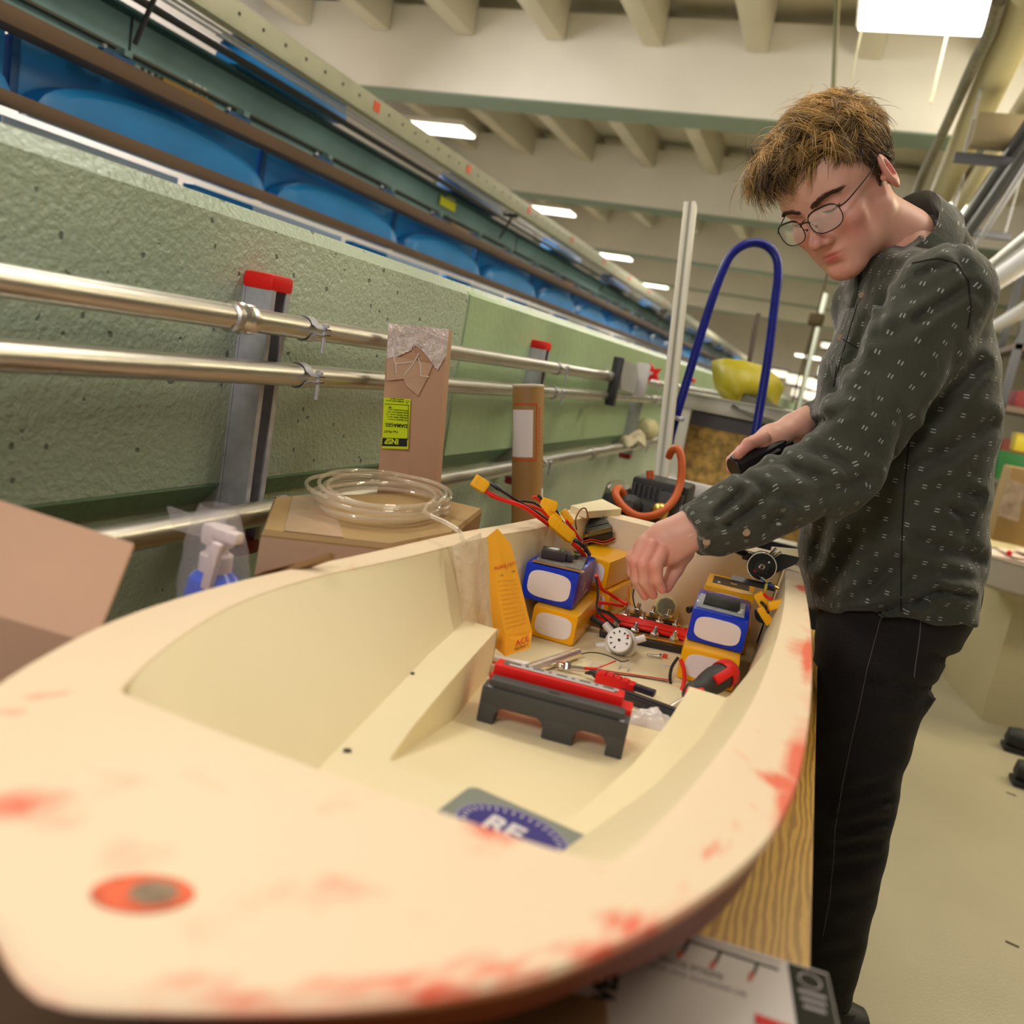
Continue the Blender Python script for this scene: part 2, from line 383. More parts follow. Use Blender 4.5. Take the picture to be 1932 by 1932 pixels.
# label stickers on the girder
q = PX(845, 385, XR+.02); MB().box(q, (.004, .22, .05)).build('sticker', mat('yellow_sticker', (.75, .75, .03), .5), gird, world=True)
q = PX(852, 368, XR+.02); MB().box(q, (.004, .12, .05)).build('sticker', mat('white_sticker', (.7, .7, .65), .5), gird, world=True)
# rail clamps hung between girder and upper rail
ORD = ['first', 'second', 'third', 'fourth', 'fifth', 'sixth', 'seventh', 'eighth', 'ninth', 'tenth', 'eleventh', 'twelfth', 'thirteenth', 'fourteenth', 'fifteenth', 'sixteenth', 'seventeenth', 'eighteenth', 'nineteenth', 'twentieth']
ORD += [a+'-'+b for a in ('twenty', 'thirty') for b in ORD[:9]]; ORD.insert(29, 'thirtieth'); ORD += ['fortieth']
def clampset(y, yel, label):
    r = thing('rail_clamp', label, 'clamp', (XR+.06, y, 1.832), group='clamps between girder and upper rail')
    MB().box((0, 0, .018), (.05, .13, .016), .003).build('plate', blue_dark, r)
    MB().cyl((0, .03, -.002), (0, .03, .05), .010, 8).build('bolt', galv, r); MB().cyl((0, -.04, 0), (0, -.04, .042), .008, 8).build('bolt', galv, r)
    MB().box((.01, .03, .04), (.04, .035, .022), .003).build('nut', teal, r)
    if yel:
        MB().box((0, .32, .012), (.05, .26, .028), .004).build('brass_block', mat('brass_block', (.30, .17, .03), .5, .4), r)
        for k in range(4): MB().cyl((0, .12+.03*k, 0), (0, .12+.03*k, .03), .007, 6).build('pin', dark_metal, r)
    return r
for i in range(40):
    y = 1.05+.595*i
    clampset(y, i % 4 == 2 and i < 15, (lambda k: '%s dark bolted clamp from the left between girder and upper rail' % k)(ORD[i]))
# blue arched panels between the two rails, one bay every 1.19 m
bays = []
for k in range(-1, 20):
    y0 = 1.97+1.19*k; W_ = 1.19
    r = thing('arched_panel', '', 'panel', (XR-.05, y0+W_/2, 1.60), group='blue arched panels between the rails')
    MB().box((-.02, 0, .12), (.02, W_-.02, .22), .004).build('back_plate', blue_paint, r)
    arch = []; n = 20                                       # shell: arch outline, bulging toward the room
    vs = []; fs = []
    for j in range(n+1):
        t = PI*j/n; yy = -math.cos(t)*(W_/2-.04); zz = .165*math.sin(t)**.75
        vs += [(.0, yy, zz), (.07, yy, zz), (.085, yy*.93, zz*.86), (.085, yy*.93, 0), (0, yy, 0)]
    for j in range(n):
        for e in range(4): fs.append((j*5+e, j*5+e+1, (j+1)*5+e+1, (j+1)*5+e))
    MB().add(vs, fs).build('arch_shell', blue_paint, r, smooth=30)
    MB().box((-.015, -W_/2+.018, .11), (.035, .03, .2), .003).build('seam_post', blue_dark, r)
    MB().box((-.02, W_/2-.205, -.09), (.05, .38, .14), .01).build('lower_gusset', blue_paint, r)
    if k >= 0:
        MB().box((-.06, -.19, -.11), (.01, .76, .2), .002).build('pale_panel', pink_wall, r)
    o = r; nm = ['leftmost blue arched panel, cut by the frame edge', 'large blue arched panel above the green wall at far left', 'second large blue arched panel, above the taped cardboard box']
    r['label'] = nm[k+1] if k+1 < 3 else ('blue arched panel, %s in the row from the left' % ['fourth', 'fifth', 'sixth', 'seventh', 'eighth', 'ninth', 'tenth', 'eleventh', 'twelfth', 'thirteenth', 'fourteenth', 'fifteenth', 'sixteenth', 'seventeenth', 'eighteenth', 'nineteenth', 'twentieth', 'last'][k-2])
# blue hanger boxes above the girder
for i in range(12):
    y = 3.15+1.97*i
    r = thing('hanger_box', ('%s blue hanger box on top of the girder' % ['nearest', 'second', 'third', 'fourth', 'fifth', 'sixth', 'seventh', 'eighth', 'ninth', 'tenth', 'eleventh', 'last'][i]), 'bracket', (XR+.04, y, 2.018), group='blue hanger boxes on the girder')
    MB().box((0, 0, .055), (.16, .72, .09), .008, taper=.92).build('box_body', blue_dark if i % 2 else blue_paint, r)
    MB().box((.02, 0, .105), (.17, .74, .010), .002).build('cap_plate', blue_dark, r)
    for s in (-.3, .3): MB().cyl((.06, s, .1), (.06, s, .15), .012, 8).build('bolt', galv, r)
# perforated strut channel and conduits above
X2 = -2.1
st = thing('strut_channel', 'perforated grey green steel channel running over the basin', 'channel', (X2, .4, 2.05))
MB().box((X2, 13.7, 2.09), (.012, 26.6, .075), .002).build('face', strut_paint, st, world=True)
MB().box((X2-.02, 13.7, 2.128), (.05, 26.6, .008)).build('lip', strut_paint, st, world=True)
MB().box((X2-.02, 13.7, 2.050), (.05, 26.6, .008)).build('lip', strut_paint, st, world=True)
for i in range(110): MB().cyl((X2+.004, 1.2+.13*i, 2.095), (X2+.0075, 1.2+.13*i, 2.095), .007, 8).build('hole', dark, st, world=True) if i < 70 else None
for i in range(8): MB().box((X2+.0085, PX(709, 194, X2).y+1.02*i, 2.095), (.003, .05, .04)).build('orange_tag', mat('orange_tag', (.75, .09, .02), .5), st, world=True)
for i, (a, b_, rr, lb) in enumerate([((268, 0), (460, 120), .014, 'thick dark conduit just above the girder'), ((330, 0), (640, 215), .006, 'thin steel cable above the dark conduit'), ((352, 0), (660, 222), .006, 'thin steel cable beside the perforated channel'), ((400, 0), (640, 165), .012, 'dark conduit under the perforated channel')]):
    X3 = -2.25+.03*i; z = (PX(*a, X3).z+PX(*b_, X3).z)/2
    one('conduit', MB().tube([(X3, .4, z), (X3, 27, z)], rr, 8), dark_metal if i in (0, 3) else galv, lb, 'conduit', base=(X3, .4, z-rr))
for i, y in enumerate([2.2, 5.35, 8.0, 11, 14, 17]):
    one('hanger_rod', MB().cyl((X2-.05, y, 2.04), (X2-.12, y, 2.0-.12), .008, 8).box((X2-.07, y, 2.03), (.10, .02, .02)), dark_metal, '%s short dark hanger rod from the left under the perforated channel' % ORD[i], 'rod', group='hanger rods under the channel')
# ------------------------------------------------------------------ pipe rails on the green wall
XS = -.70
ZA, ZB, ZC = 1.151, 1.087, .896
posts = [.977, 2.14, 3.49, 4.81, 6.2]
names = ['nearest', 'second', 'third', 'fourth', 'farthest']
def channel_bm(h):
    pts = [(-.0205, 0), (-.0205, .041), (.0205, .041), (.0205, .034), (-.0135, .034), (-.0135, .007), (.0205, .007), (.0205, 0)]
    return pts
for i, y in enumerate(posts):
    r = thing('strut_post', '%s galvanised strut post with red end caps on the green wall' % names[i], 'post', (XS, y, .845), group='strut posts on the green wall')
    # open channel: back plate, two side walls with returned lips facing the room, second channel behind
    z0, z1 = 0, .35
    for sx in (0, -.042):
        MB().box((-.041/2+sx+(-.0195), 0, .175), (.0022, .041, .35)).box((-.0205+sx, -.0195, .175), (.041, .0022, .35)).box((-.0205+sx, .0195, .175), (.041, .0022, .35)) \
            .box((sx-.001, -.0155, .175), (.0022, .0085, .35)).box((sx-.001, .0155, .175), (.0022, .0085, .35)).build('channel', galv, r)
    MB().box((-.022, 0, .357), (.048, .047, .022), .006).build('end_cap', red_plastic, r)
    MB().box((-.022, 0, -.006), (.048, .047, .022), .006).build('end_cap', mat('dull_red_plastic', (.30, .012, .012), .4), r)
XP = XS+.022
def pipe(name, z, r, joints, label):
    t = thing(name, label, 'pipe', (XP, -.9, z))
    ys = [-.9]+joints+[9]
    for a, b_ in zip(ys[:-1], ys[1:]):
        MB().tube([(XP, a, z), (XP, b_-.0005, z)], r, 24).build('pipe_length', steel, t, world=True)
    for j in joints:
        MB().lathe([(r, -.022), (r+.0035, -.020), (r+.0035, -.010), (r+.001, -.006), (r+.0045, 0), (r+.001, .006), (r+.0035, .010), (r+.0035, .020), (r, .022)], (XP, j, z), (0, 1, 0)).build('coupling', steel, t, world=True)
    return t
pipe('upper_pipe', ZA, .0150, [.87, 2.75], 'upper steel pipe rail on the green wall')
pipe('middle_pipe', ZB, .0155, [2.0, 3.6], 'middle steel pipe rail on the green wall')
pipe('lower_pipe', ZC, .0175, [2.72], 'lower thicker steel pipe rail on the green wall')
for zi, (z, r_, nm) in enumerate([(ZA, .0150, 'upper'), (ZB, .0155, 'middle'), (ZC, .0175, 'lower')]):
    for i, y in enumerate(posts[:4]):
        t = thing('pipe_clamp', 'thin metal clamp holding the %s pipe to the %s strut post' % (nm, names[i]), 'clamp', (XP, y+.034, z), group='pipe clamps')
        n = 14
        for sgn, nmz in ((1, 'strap'), (-1, 'strap')):
            pts = [V(-.022, 0, sgn*.004)]+[V(-math.cos(a)*(r_+.001), 0, sgn*math.sin(a)*(r_+.001)) for a in [.5+.18*k for k in range(13)]]+[V(r_+.008, 0, sgn*.003), V(r_+.020, 0, sgn*.003)]
            m = MB(); vs = []; fs = []
            for p in pts: vs += [p+V(0, -.008, 0), p+V(0, .008, 0)]
            vs += [p*1.0+V(0, 0, sgn*.0014) for p in vs]; k = len(pts)*2
            for j in range(len(pts)-1):
                a = 2*j; fs += [(a, a+1, a+3, a+2), (k+a, k+a+2, k+a+3, k+a+1), (a, a+2, k+a+2, k+a), (a+1, k+a+1, k+a+3, a+3)]
            m.add(vs, fs).build('strap', galv, t)
        MB().cyl((r_+.015, 0, -.028), (r_+.015, 0, .010), .0028, 10).lathe([(.0055, 0), (.0055, .004), (.003, .006)], (r_+.015, 0, .006), n=6).build('screw', galv, t)
# steel plate bracket with red star knob on the upper pipe
q = PX(1185, 712, XP+.01)
t = thing('plate_bracket', 'grey plate bracket with red star knob on the upper pipe', 'bracket', q)
MB().prism([(0, -.21, .055), (0, .05, .045), (0, .16, -.02), (0, .10, -.055), (0, -.12, -.045)], (.012, 0, 0)).build('plate', mat('plate_grey', (.42, .42, .46), .45, .4), t)
MB().box((.02, .13, .0), (.05, .012, .12), .002).build('flange', mat('plate_light', (.6, .58, .6), .45, .3), t)
MB().box((.01, -.23, -.02), (.03, .035, .16), .003).build('upright', dark_metal, t)
MB().cyl((.02, .13, .01), (.02, .30, .03), .007, 10).build('screw_rod', galv, t)
kn = MB(); vs = []
for k in range(10):
    a = 2*PI*k/10; rr = .042 if k % 2 else .020; vs.append((.02+rr*math.cos(a), .30, .03+rr*math.sin(a)))
kn.prism(vs, (0, .02, 0)).build('star_knob', red_plastic, t)
# rag and fender lying on the lower pipe
q = PX(1188, 822, XP)
n = 18; m = MB(); vs = []; fs = []
for i in range(n):
    for j in range(n):
        u, v = i/(n-1)-.5, j/(n-1)-.5; rr = math.hypot(u, v)
        vs.append((XP+.02+.05*math.sin(9*u)*.4+v*.05, q.y+u*.24+.02*math.sin(8*v), ZC+.018+.05*math.exp(-18*rr*rr)+.012*math.sin(14*u+5*v)))
fs = [(i*n+j, (i+1)*n+j, (i+1)*n+j+1, i*n+j+1) for i in range(n-1) for j in range(n-1)]
rag = one('rag', m.add(vs, fs), mat('rag_cloth', (.55, .50, .38), .9, bump=.4, bscale=80), 'crumpled cream rag lying on the lower pipe', 'rag', smooth=80)
rag.modifiers.new('s', 'SOLIDIFY').thickness = .006
q = PX(1212, 812, XP-.02)
one('foam_float', MB().lathe([(0, 0), (.025, .01), (.045, .05), (.05, .11), (.04, .18), (.015, .22), (0, .225)], (XP-.02, q.y, ZC+.065), (0, 1, -.1), 20), mat('cream_foam', (.55, .5, .32), .8), 'rounded cream foam float resting behind the lower pipe', 'float')
# ------------------------------------------------------------------ model boat hull
RIM, SHELF, FL = .93, .845, .79
oL = [(1.45, -.355), (1.2, -.375), (1.0, -.405), (.80, -.425), (.64, -.443), (.54, -.446), (.45, -.438)]
oR = [(.45, .020), (.511, .034), (.60, .043), (.77, .047), (1.0, .043), (1.24, .030), (1.45, .013)]
OUT = [V(x, y, 0) for y, x in oL]+[V(*p, 0) for p in [(-.4095, .352), (-.384, .312), (-.344, .275), (-.300, .2425), (-.262, .220), (-.2366, .2080), (-.220, .2005), (-.2055, .1965), (-.194, .1970), (-.1785, .2035), (-.1473, .2217), (-.1154, .2428), (-.0878, .2650), (-.0642, .2884), (-.0498, .306), (-.0318, .3332), (-.0049, .384)]]+[V(x, y, 0) for y, x in oR]
INN = [V(-.318, 1.40, 0), V(-.347, 1.17, 0), V(-.373, 1.03, 0), V(-.392, .84, 0), V(-.412, .69, 0), V(-.412, .574, 0), V(-.39, .474, 0), V(-.358, .392, 0), V(-.345, .386, 0), V(-.284, .384, 0), V(-.2, .385, 0), V(-.11, .390, 0), V(-.062, .396, 0), V(-.043, .412, 0), V(-.018, .541, 0), V(.003, .735, 0), V(.010, 1.05, 0), V(-.002, 1.40, 0)]
def resample(pts, n):
    d = [0]
    for a, b in zip(pts, pts[1:]): d.append(d[-1]+(b-a).length)
    out = []
    for i in range(n):
        t = d[-1]*i/(n-1); j = max(0, min(len(pts)-2, int(np.searchsorted(d, t, 'right')-1))); u = (t-d[j])/max(1e-9, d[j+1]-d[j]); out.append(pts[j].lerp(pts[j+1], u))
    return out
NB = 240
outp = catmull(OUT, 12); innp = catmull(INN, 8)
# match the two outlines by polar angle about the boat's middle so the deck quads stay short
c0 = V(-.2, .62, 0)
def side_split(pts, n):
    a = [p for p in pts]; m = min(range(len(a)), key=lambda i: a[i].y if abs(a[i].x+.2) < .06 else 9)
    return resample(a[:m+1], n//2)+resample(a[m:], n//2)[1:]
O_ = side_split(outp, NB); I_ = side_split(innp, NB); NB = len(O_)
# smears of red paint left on the deck: (px, py, sx, sy in m, angle, strength)
SM = [(925, 1562, .012, .006, -.3, 1.2), (1345, 1605, .010, .0035, 1.0, 1.2), (1385, 1562, .0045, .006, .3, .9), (1475, 1478, .013, .008, -.3, 1.7), (1500, 1530, .008, .022, .1, 1.7), (1508, 1440, .009, .03, 0, 1.3), (1524, 1240, .004, .05, 0, 1.2), (1400, 1420, .01, .004, 0, .5),
      (1435, 1382, .008, .004, 0, .5), (1420, 1520, .005, .004, 0, .6), (30, 1520, .016, .010, .3, 1.0), (90, 1555, .010, .006, .2, .8), (95, 1310, .011, .004, .9, .8), (20, 1345, .010, .006, .9, .8), (130, 1605, .018, .008, 0, .45), (300, 1620, .02, .006, 0, .35), (1190, 1742, .013, .004, .2, .9), (1280, 1665, .005, .004, 0, .5), (600, 1660, .005, .004, 0, .5), (1505, 1225, .012, .035, 0, .5), (1512, 1110, .006, .015, 0, .9),
      (800, 1865, .018, .004, .3, 1.1), (610, 1848, .012, .006, .2, .6), (420, 1870, .020, .004, .2, .7), (950, 1830, .016, .004, .3, .9), (1100, 1795, .02, .004, .5, .8), (690, 1690, .02, .006, 0, .3), (1200, 1640, .02, .005, .6, .35)]
SMW = [(PZ(a, b, RIM), sx, sy, an, s) for a, b, sx, sy, an, s in SM]
def smear(p):
    v = 0
    for c, sx, sy, an, s in SMW:
        dx, dy = p.x-c.x, p.y-c.y
        if abs(dx) > .09 or abs(dy) > .09: continue
        u = dx*math.cos(an)+dy*math.sin(an); w_ = -dx*math.sin(an)+dy*math.cos(an); v = max(v, s*math.exp(-.5*((u/sx)**2+(w_/sy)**2)))
    return v
hull = thing('boat_hull', 'large cream foam model boat hull with red paint smears on its rim', 'boat', (-.2, .8, .775))
vs = []; fs = []; att = []
K = 10
for i in range(NB):
    for j in range(K+1):
        t = (j/K)**1.6; p = O_[i].lerp(I_[i], t); q = V(p.x, p.y, RIM)
        if j == 0: q.z -= .003
        if j == K: q.z -= .002
        vs.append(q); d = (p-O_[i]).length
        att.append((d, smear(q)))
    q = I_[i]; vs.append(V(q.x, q.y, RIM-.035)); att.append((.05, 0))
for i in range(NB-1):
    for j in range(K+1): a = i*(K+2)+j; fs.append((a, a+1, a+K+3, a+K+2))
# transom top (straight across the stern) with inner slope
b0 = len(vs); n = 12
for i in range(n+1):
    t = i/n
    for (A, B, z) in ((V(-.355, 1.45, 0), V(.013, 1.45, 0), RIM), (V(-.318, 1.40, 0), V(-.002, 1.40, 0), RIM), (V(-.30, 1.375, 0), V(-.015, 1.375, 0), FL)):
        q = A.lerp(B, t); vs.append(V(q.x, q.y, z)); att.append((.05, 0))
for i in range(n):
    for j in range(2): a = b0+i*3+j; fs.append((a, a+1, a+4, a+3))
# outside skin down to a narrower, rising bottom
b0 = len(vs); rows = [(0, -.003), (.002, -.008), (.03, -.05), (.05, -.09), (.10, -.13), (.22, -.155)]
for i in range(NB):
    for (t, dz) in rows:
        tb_ = t*(1+2.2*max(0, min(1, (.62-O_[i].y)/.25))); q = O_[i].lerp(V(-.2, max(.55, O_[i].y), 0), min(.8, tb_)); lift = max(0, (.62-O_[i].y))*.14
        vs.append(V(q.x, q.y, RIM+dz+lift*min(1, -dz/.15))); att.append((-1 if dz < -.01 else .001, .5 if dz > -.02 else 0))
m_ = len(rows)
for i in range(NB-1):
    for j in range(m_-1): a = b0+i*m_+j; fs.append((a, a+m_, a+m_+1, a+1))
for i in range(NB//2):
    a, b_, c, d = b0+i*m_+m_-1, b0+(i+1)*m_+m_-1, b0+(NB-2-i)*m_+m_-1, b0+(NB-1-i)*m_+m_-1
    if len({a, b_, c, d}) == 4: fs.append((a, b_, c, d))
k0 = b0; k1 = b0+(NB-1)*m_; fs.append(tuple([k0+j for j in range(m_)]+[k1+j for j in range(m_-1, -1, -1)]))
me_m = MB().add(vs, fs)
def foam():
    m = bpy.data.materials.new('hull_foam'); n, N, L, b = nt(m)
    tc = N.new('ShaderNodeTexCoord'); O = tc.outputs['Object']
    a1 = N.new('ShaderNodeAttribute'); a1.attribute_name = 'rim'; a2 = N.new('ShaderNodeAttribute'); a2.attribute_name = 'smear'
    no = N.new('ShaderNodeTexNoise'); no.inputs['Scale'].default_value = 22; no.inputs['Detail'].default_value = 5; L.new(O, no.inputs['Vector'])
    edge = N.new('ShaderNodeMapRange'); edge.inputs[1].default_value = .020; edge.inputs[2].default_value = 0; edge.inputs[3].default_value = 0; edge.inputs[4].default_value = .30; L.new(a1.outputs['Fac'], edge.inputs[0])
    s = N.new('ShaderNodeMath'); s.operation = 'ADD'; L.new(edge.outputs[0], s.inputs[0]); L.new(a2.outputs['Fac'], s.inputs[1])
    s2 = N.new('ShaderNodeMath'); s2.operation = 'MULTIPLY_ADD'; s2.inputs[1].default_value = 1.5; L.new(no.outputs[0], s2.inputs[0]); L.new(s.outputs[0], s2.inputs[2])
    mk = N.new('ShaderNodeMapRange'); mk.inputs[1].default_value = .98; mk.inputs[2].default_value = 1.75; mk.inputs[4].default_value = .88; L.new(s2.outputs[0], mk.inputs[0])
    n2 = N.new('ShaderNodeTexNoise'); n2.inputs['Scale'].default_value = 4; L.new(O, n2.inputs['Vector'])
    base = N.new('ShaderNodeMixRGB'); base.inputs[1].default_value = (.84, .70, .47, 1); base.inputs[2].default_value = (.87, .68, .48, 1); L.new(n2.outputs[0], base.inputs[0])
    mx = N.new('ShaderNodeMixRGB'); mx.inputs[2].default_value = (.80, .085, .030, 1); L.new(mk.outputs[0], mx.inputs[0]); L.new(base.outputs[0], mx.inputs[1])
    out = N.new('ShaderNodeMath'); out.operation = 'LESS_THAN'; out.inputs[1].default_value = -.5; L.new(a1.outputs['Fac'], out.inputs[0])
    m3 = N.new('ShaderNodeMixRGB'); m3.inputs[2].default_value = (.22, .03, .010, 1); L.new(out.outputs[0], m3.inputs[0]); L.new(mx.outputs[0], m3.inputs[1])
    L.new(m3.outputs[0], b.inputs['Base Color']); b.inputs['Roughness'].default_value = .55
    f2 = N.new('ShaderNodeTexNoise'); f2.inputs['Scale'].default_value = 350; L.new(O, f2.inputs['Vector'])
    bp = N.new('ShaderNodeBump'); bp.inputs['Strength'].default_value = .06; bp.inputs['Distance'].default_value = .003; L.new(f2.outputs[0], bp.inputs['Height']); L.new(bp.outputs[0], b.inputs['Normal'])
    return m
foam_m = foam(); foam_in = mat('hull_inside_foam', (.80, .69, .44), .6, bump=.04, bscale=300, var=.03, vscale=5)
o = me_m.build('deck_and_shell', foam_m, hull, world=True, smooth=40)
o.data.attributes.new('rim', 'FLOAT', 'POINT').data.foreach_set('value', [a for a, b in att])
o.data.attributes.new('smear', 'FLOAT', 'POINT').data.foreach_set('value', [b for a, b in att])
# ---- inside: walls, side shelves, ramp and floor
I2 = innp
def xi(y, side, pts=I2):
    q = [p for p in pts if ((p.x < -.2) == (side < 0))]; q.sort(key=lambda p: p.y); return float(np.interp(y, [p.y for p in q], [p.x for p in q]))
Wl = lambda y: float(np.interp(y, [.40, .45, .521, .667, .80, .93], [-.26, -.27, -.293, -.315, -.335, -.350]))
Wr = lambda y: float(np.interp(y, [.40, .45, .521, .667, .80, .93], [-.14, -.12, -.092, -.052, -.030, -.020]))
Tl = lambda y: float(np.interp(y, [.40, .517, .625, .737, .832, .93], [-.238, -.240, -.260, -.276, -.288, -.300]))
Tr = lambda y: float(np.interp(y, [.40, .53, .60, .695, .80, .93], [-.13, -.115, -.100, -.084, -.074, -.069]))
fz = lambda y: SHELF-(SHELF-FL)*min(1, max(0, (y-.56)/.22))**.9
m = MB(); vs = []; fs = []
ys = [.383]+[.386+.01*i for i in range(55)]; ys[-1] = .93
for i_, y in enumerate(ys):
    f = max(0, min(1, (y-.386)/.05)); z = fz(y)
    il, ir = xi(max(y, .402), -1)-.001, xi(max(y, .416), 1)+.001
    zs = RIM-.030+(SHELF-RIM+.030)*f**.5
    wl = il+(Wl(y)-il)*f**.5; wr = ir+(Wr(y)-ir)*f**.5
    vs += [V(il, y, (zs if i_ < 1 else RIM-.002)), V(wl+.003, y, zs+.004), V(wl+.007, y, zs), V(Tl(y)-.002, y, zs), V(Tl(y), y, min(z, zs)), V(Tr(y), y, min(z, zs)), V(Tr(y)+.002, y, zs), V(wr-.007, y, zs), V(wr-.003, y, zs+.004), V(ir, y, (zs if i_ < 1 else RIM-.002))]
for i in range(len(ys)-1):
    for j in range(9): a = i*10+j; fs.append((a, a+1, a+11, a+10))
m.add(vs, fs)
# rear faces of the side shelves
for a, b in ((Wl(.93), Tl(.93)), (Tr(.93), Wr(.93))): m.add([V(a, .93, SHELF), V(b, .93, SHELF), V(b, .93, FL), V(a, .93, FL)], [(0, 1, 2, 3)])
# rear compartment
vs = []; fs = []; ys = [.93, .98, 1.03, 1.1, 1.17, 1.25, 1.32, 1.375, 1.40]
for y in ys:
    bl = float(np.interp(y, [.93, 1.375], [-.345, -.300])); br = float(np.interp(y, [.93, 1.375], [-.022, -.012]))
    vs += [V(xi(y, -1), y, RIM-.002), V(bl, y, FL), V(br, y, FL), V(xi(y, 1), y, RIM-.002)]
for i in range(len(ys)-1):
    for j in range(3): a = i*4+j; fs.append((a, a+1, a+5, a+4))
m.add(vs, fs)
m.build('cockpit', foam_in, hull, world=True, smooth=30)
# raised foam corner blocks at the stern
q = PZ(1120, 975, RIM)
MB().prism([(-.352, 1.35, RIM), (-.318, 1.33, RIM), (-.285, 1.44, RIM), (-.335, 1.50, RIM)], (0, 0, .012)).build('corner_block', foam_in, hull, world=True)
MB().prism([(-.028, 1.42, RIM), (-.022, 1.375, RIM), (.016, 1.37, RIM), (.012, 1.46, RIM)], (0, 0, .012)).build('corner_block', foam_in, hull, world=True)
# drain hole with red ring in the foredeck
hc = PZ(270, 1687, RIM)
def ell(a, b_, z, n=28, dx=0): return [hc+Matrix.Rotation(.55, 3, 'Z') @ V(a*math.copysign(abs(math.cos(2*PI*k/n))**1.06, math.cos(2*PI*k/n))+dx, b_*math.sin(2*PI*k/n), z) for k in range(n)]
MB().prism(ell(.0200, .0120, .0004), (0, 0, .0004)).at(Matrix()).build('red_ring', mat('red_stain', (.80, .13, .04), .6, var=.3, vscale=90), hull, world=True)
MB().prism(ell(.0095, .0075, .0009, dx=.004), (0, 0, .0004)).build('filler_plug', mat('filler_grey', (.38, .27, .17), .8, var=.4, vscale=120), hull, world=True)
# black chips on the shelf
for a, b, s in ((655, 1418, .0030), (778, 1272, .0018), (802, 1231, .0018)):
    q = PZ(a, b, SHELF); one('black_chip', MB().box(q+V(0, 0, .001), (s*2, s*1.3, .002), .0005, rot=Matrix.Rotation(.6, 3, 'Z')), dark, {655: 'black chip on the boat shelf nearest the bow', 778: 'tiny black chip in the middle of the boat shelf', 802: 'tiny black chip on the boat shelf nearest the grey envelope side'}[a].replace('grey envelope side', 'orange envelope'), 'chip')
# cylindrical foam stub rising from the compartment floor
q = V(-.165, 1.352, FL)
st = thing('foam_stub', 'pale yellow foam cylinder with grey end in the stern compartment', 'cylinder', q)
MB().lathe([(.020, 0), (.022, .012), (.019, .03), (.017, .036)], (0, .02, .012), (.1, -1, .55), 22).build('stub', mat('pale_foam', (.72, .66, .36), .8), st)
MB().lathe([(.0145, 0), (.0145, .002)], V(0, .02, .012)+V(.1, -1, .55).normalized()*.0355, (.1, -1, .55), 9).build('end_disc', mat('olive_disc', (.24, .25, .17), .7, var=.3, vscale=60), st)
# sticker in the bow well
q = PZ(975, 1560, SHELF+.0005)
ax = (PZ(1110, 1573, SHELF)-PZ(938, 1497, SHELF)).normalized()
sk = thing('oval_sticker', 'grey sticker with navy oval emblem in the bow of the boat', 'sticker', q+V(-.0, -.012, .0008), rot=basis(ax, (0, 0, 1)))
def rr_poly(a, b, r, z, n=5):
    out = []
    for cx, cy, t0 in ((a-r, b-r, 0), (-a+r, b-r, PI/2), (-a+r, -b+r, PI), (a-r, -b+r, 1.5*PI)):
        out += [(cx+r*math.cos(t0+PI/2*k/n), cy+r*math.sin(t0+PI/2*k/n), z) for k in range(n+1)]
    return out
ep = lambda a, b, z, n=40: [(a*math.cos(2*PI*k/n), b*math.sin(2*PI*k/n), z) for k in range(n)]
MB().prism(rr_poly(.053, .036, .008, 0), (0, 0, .0006)).build('backing', mat('sticker_grey', (.20, .22, .19), .35), sk)
MB().prism(ep(.043, .030, .0006), (0, 0, .0003)).build('ring', mat('sticker_lilac', (.28, .26, .42), .35), sk)
MB().prism(ep(.041, .028, .0009), (0, 0, .0003)).build('field', mat('sticker_navy', (.02, .012, .19), .35), sk)
wt = mat('print_white', (.62, .58, .60), .5)
for k in range(34):
    a = 2*PI*k/34; c_ = V(.0365*math.cos(a), .0235*math.sin(a), .0013); MB().box(c_, (.0042, .0012, .0002), rot=Matrix.Rotation(a, 3, 'Z')).build('rim_letter', wt, sk)
text('RE', .026, loc4((-.021, -.008, .0013), Matrix.Identity(3)), wt, sk, 'monogram', bold=.0012)
MB().sphere((.045, .012, .001), .0022, 6).sphere((.047, -.006, .001), .003, 6).sphere((.038, -.018, .001), .0026, 6).build('foam_crumb', mat('crumb', (.8, .8, .68), .7), sk)

# ------------------------------------------------------------------ table, cartons
def oak():
    m = bpy.data.materials.new('oak'); n, N, L, b = nt(m)
    tc = N.new('ShaderNodeTexCoord'); mp = N.new('ShaderNodeMapping'); mp.inputs['Scale'].default_value = (1, .16, 1); L.new(tc.outputs['Object'], mp.inputs[0])
    wv = N.new('ShaderNodeTexWave'); wv.inputs['Scale'].default_value = 44; wv.inputs['Distortion'].default_value = 9; wv.inputs['Detail'].default_value = 3; wv.inputs['Detail Scale'].default_value = 1.1; L.new(mp.outputs[0], wv.inputs['Vector'])
    cr = N.new('ShaderNodeValToRGB'); e = cr.color_ramp.elements; e[0].position = .1; e[0].color = (.40, .20, .022, 1); e[1].position = .8; e[1].color = (.68, .40, .065, 1); L.new(wv.outputs[0], cr.inputs[0])
    L.new(cr.outputs[0], b.inputs['Base Color']); b.inputs['Roughness'].default_value = .4; return m
oak_m = oak()
tb = thing('work_table', 'oak topped work table under the boat hull', 'table', (-.27, 1.1, 0))
MB().box((-.279, .9525, .735), (.738, 1.565, .03), .003).build('table_top', oak_m, tb, world=True)
for x in (-.62, .04):
    for y in (.30, 1.65): MB().box((x, y, .36), (.05, .05, .72), .004).build('leg', dark_metal, tb, world=True)
MB().box((-.29, .25, .68), (.62, .03, .08)).box((-.29, 1.65, .68), (.62, .03, .08)).build('apron', oak_m, tb, world=True)
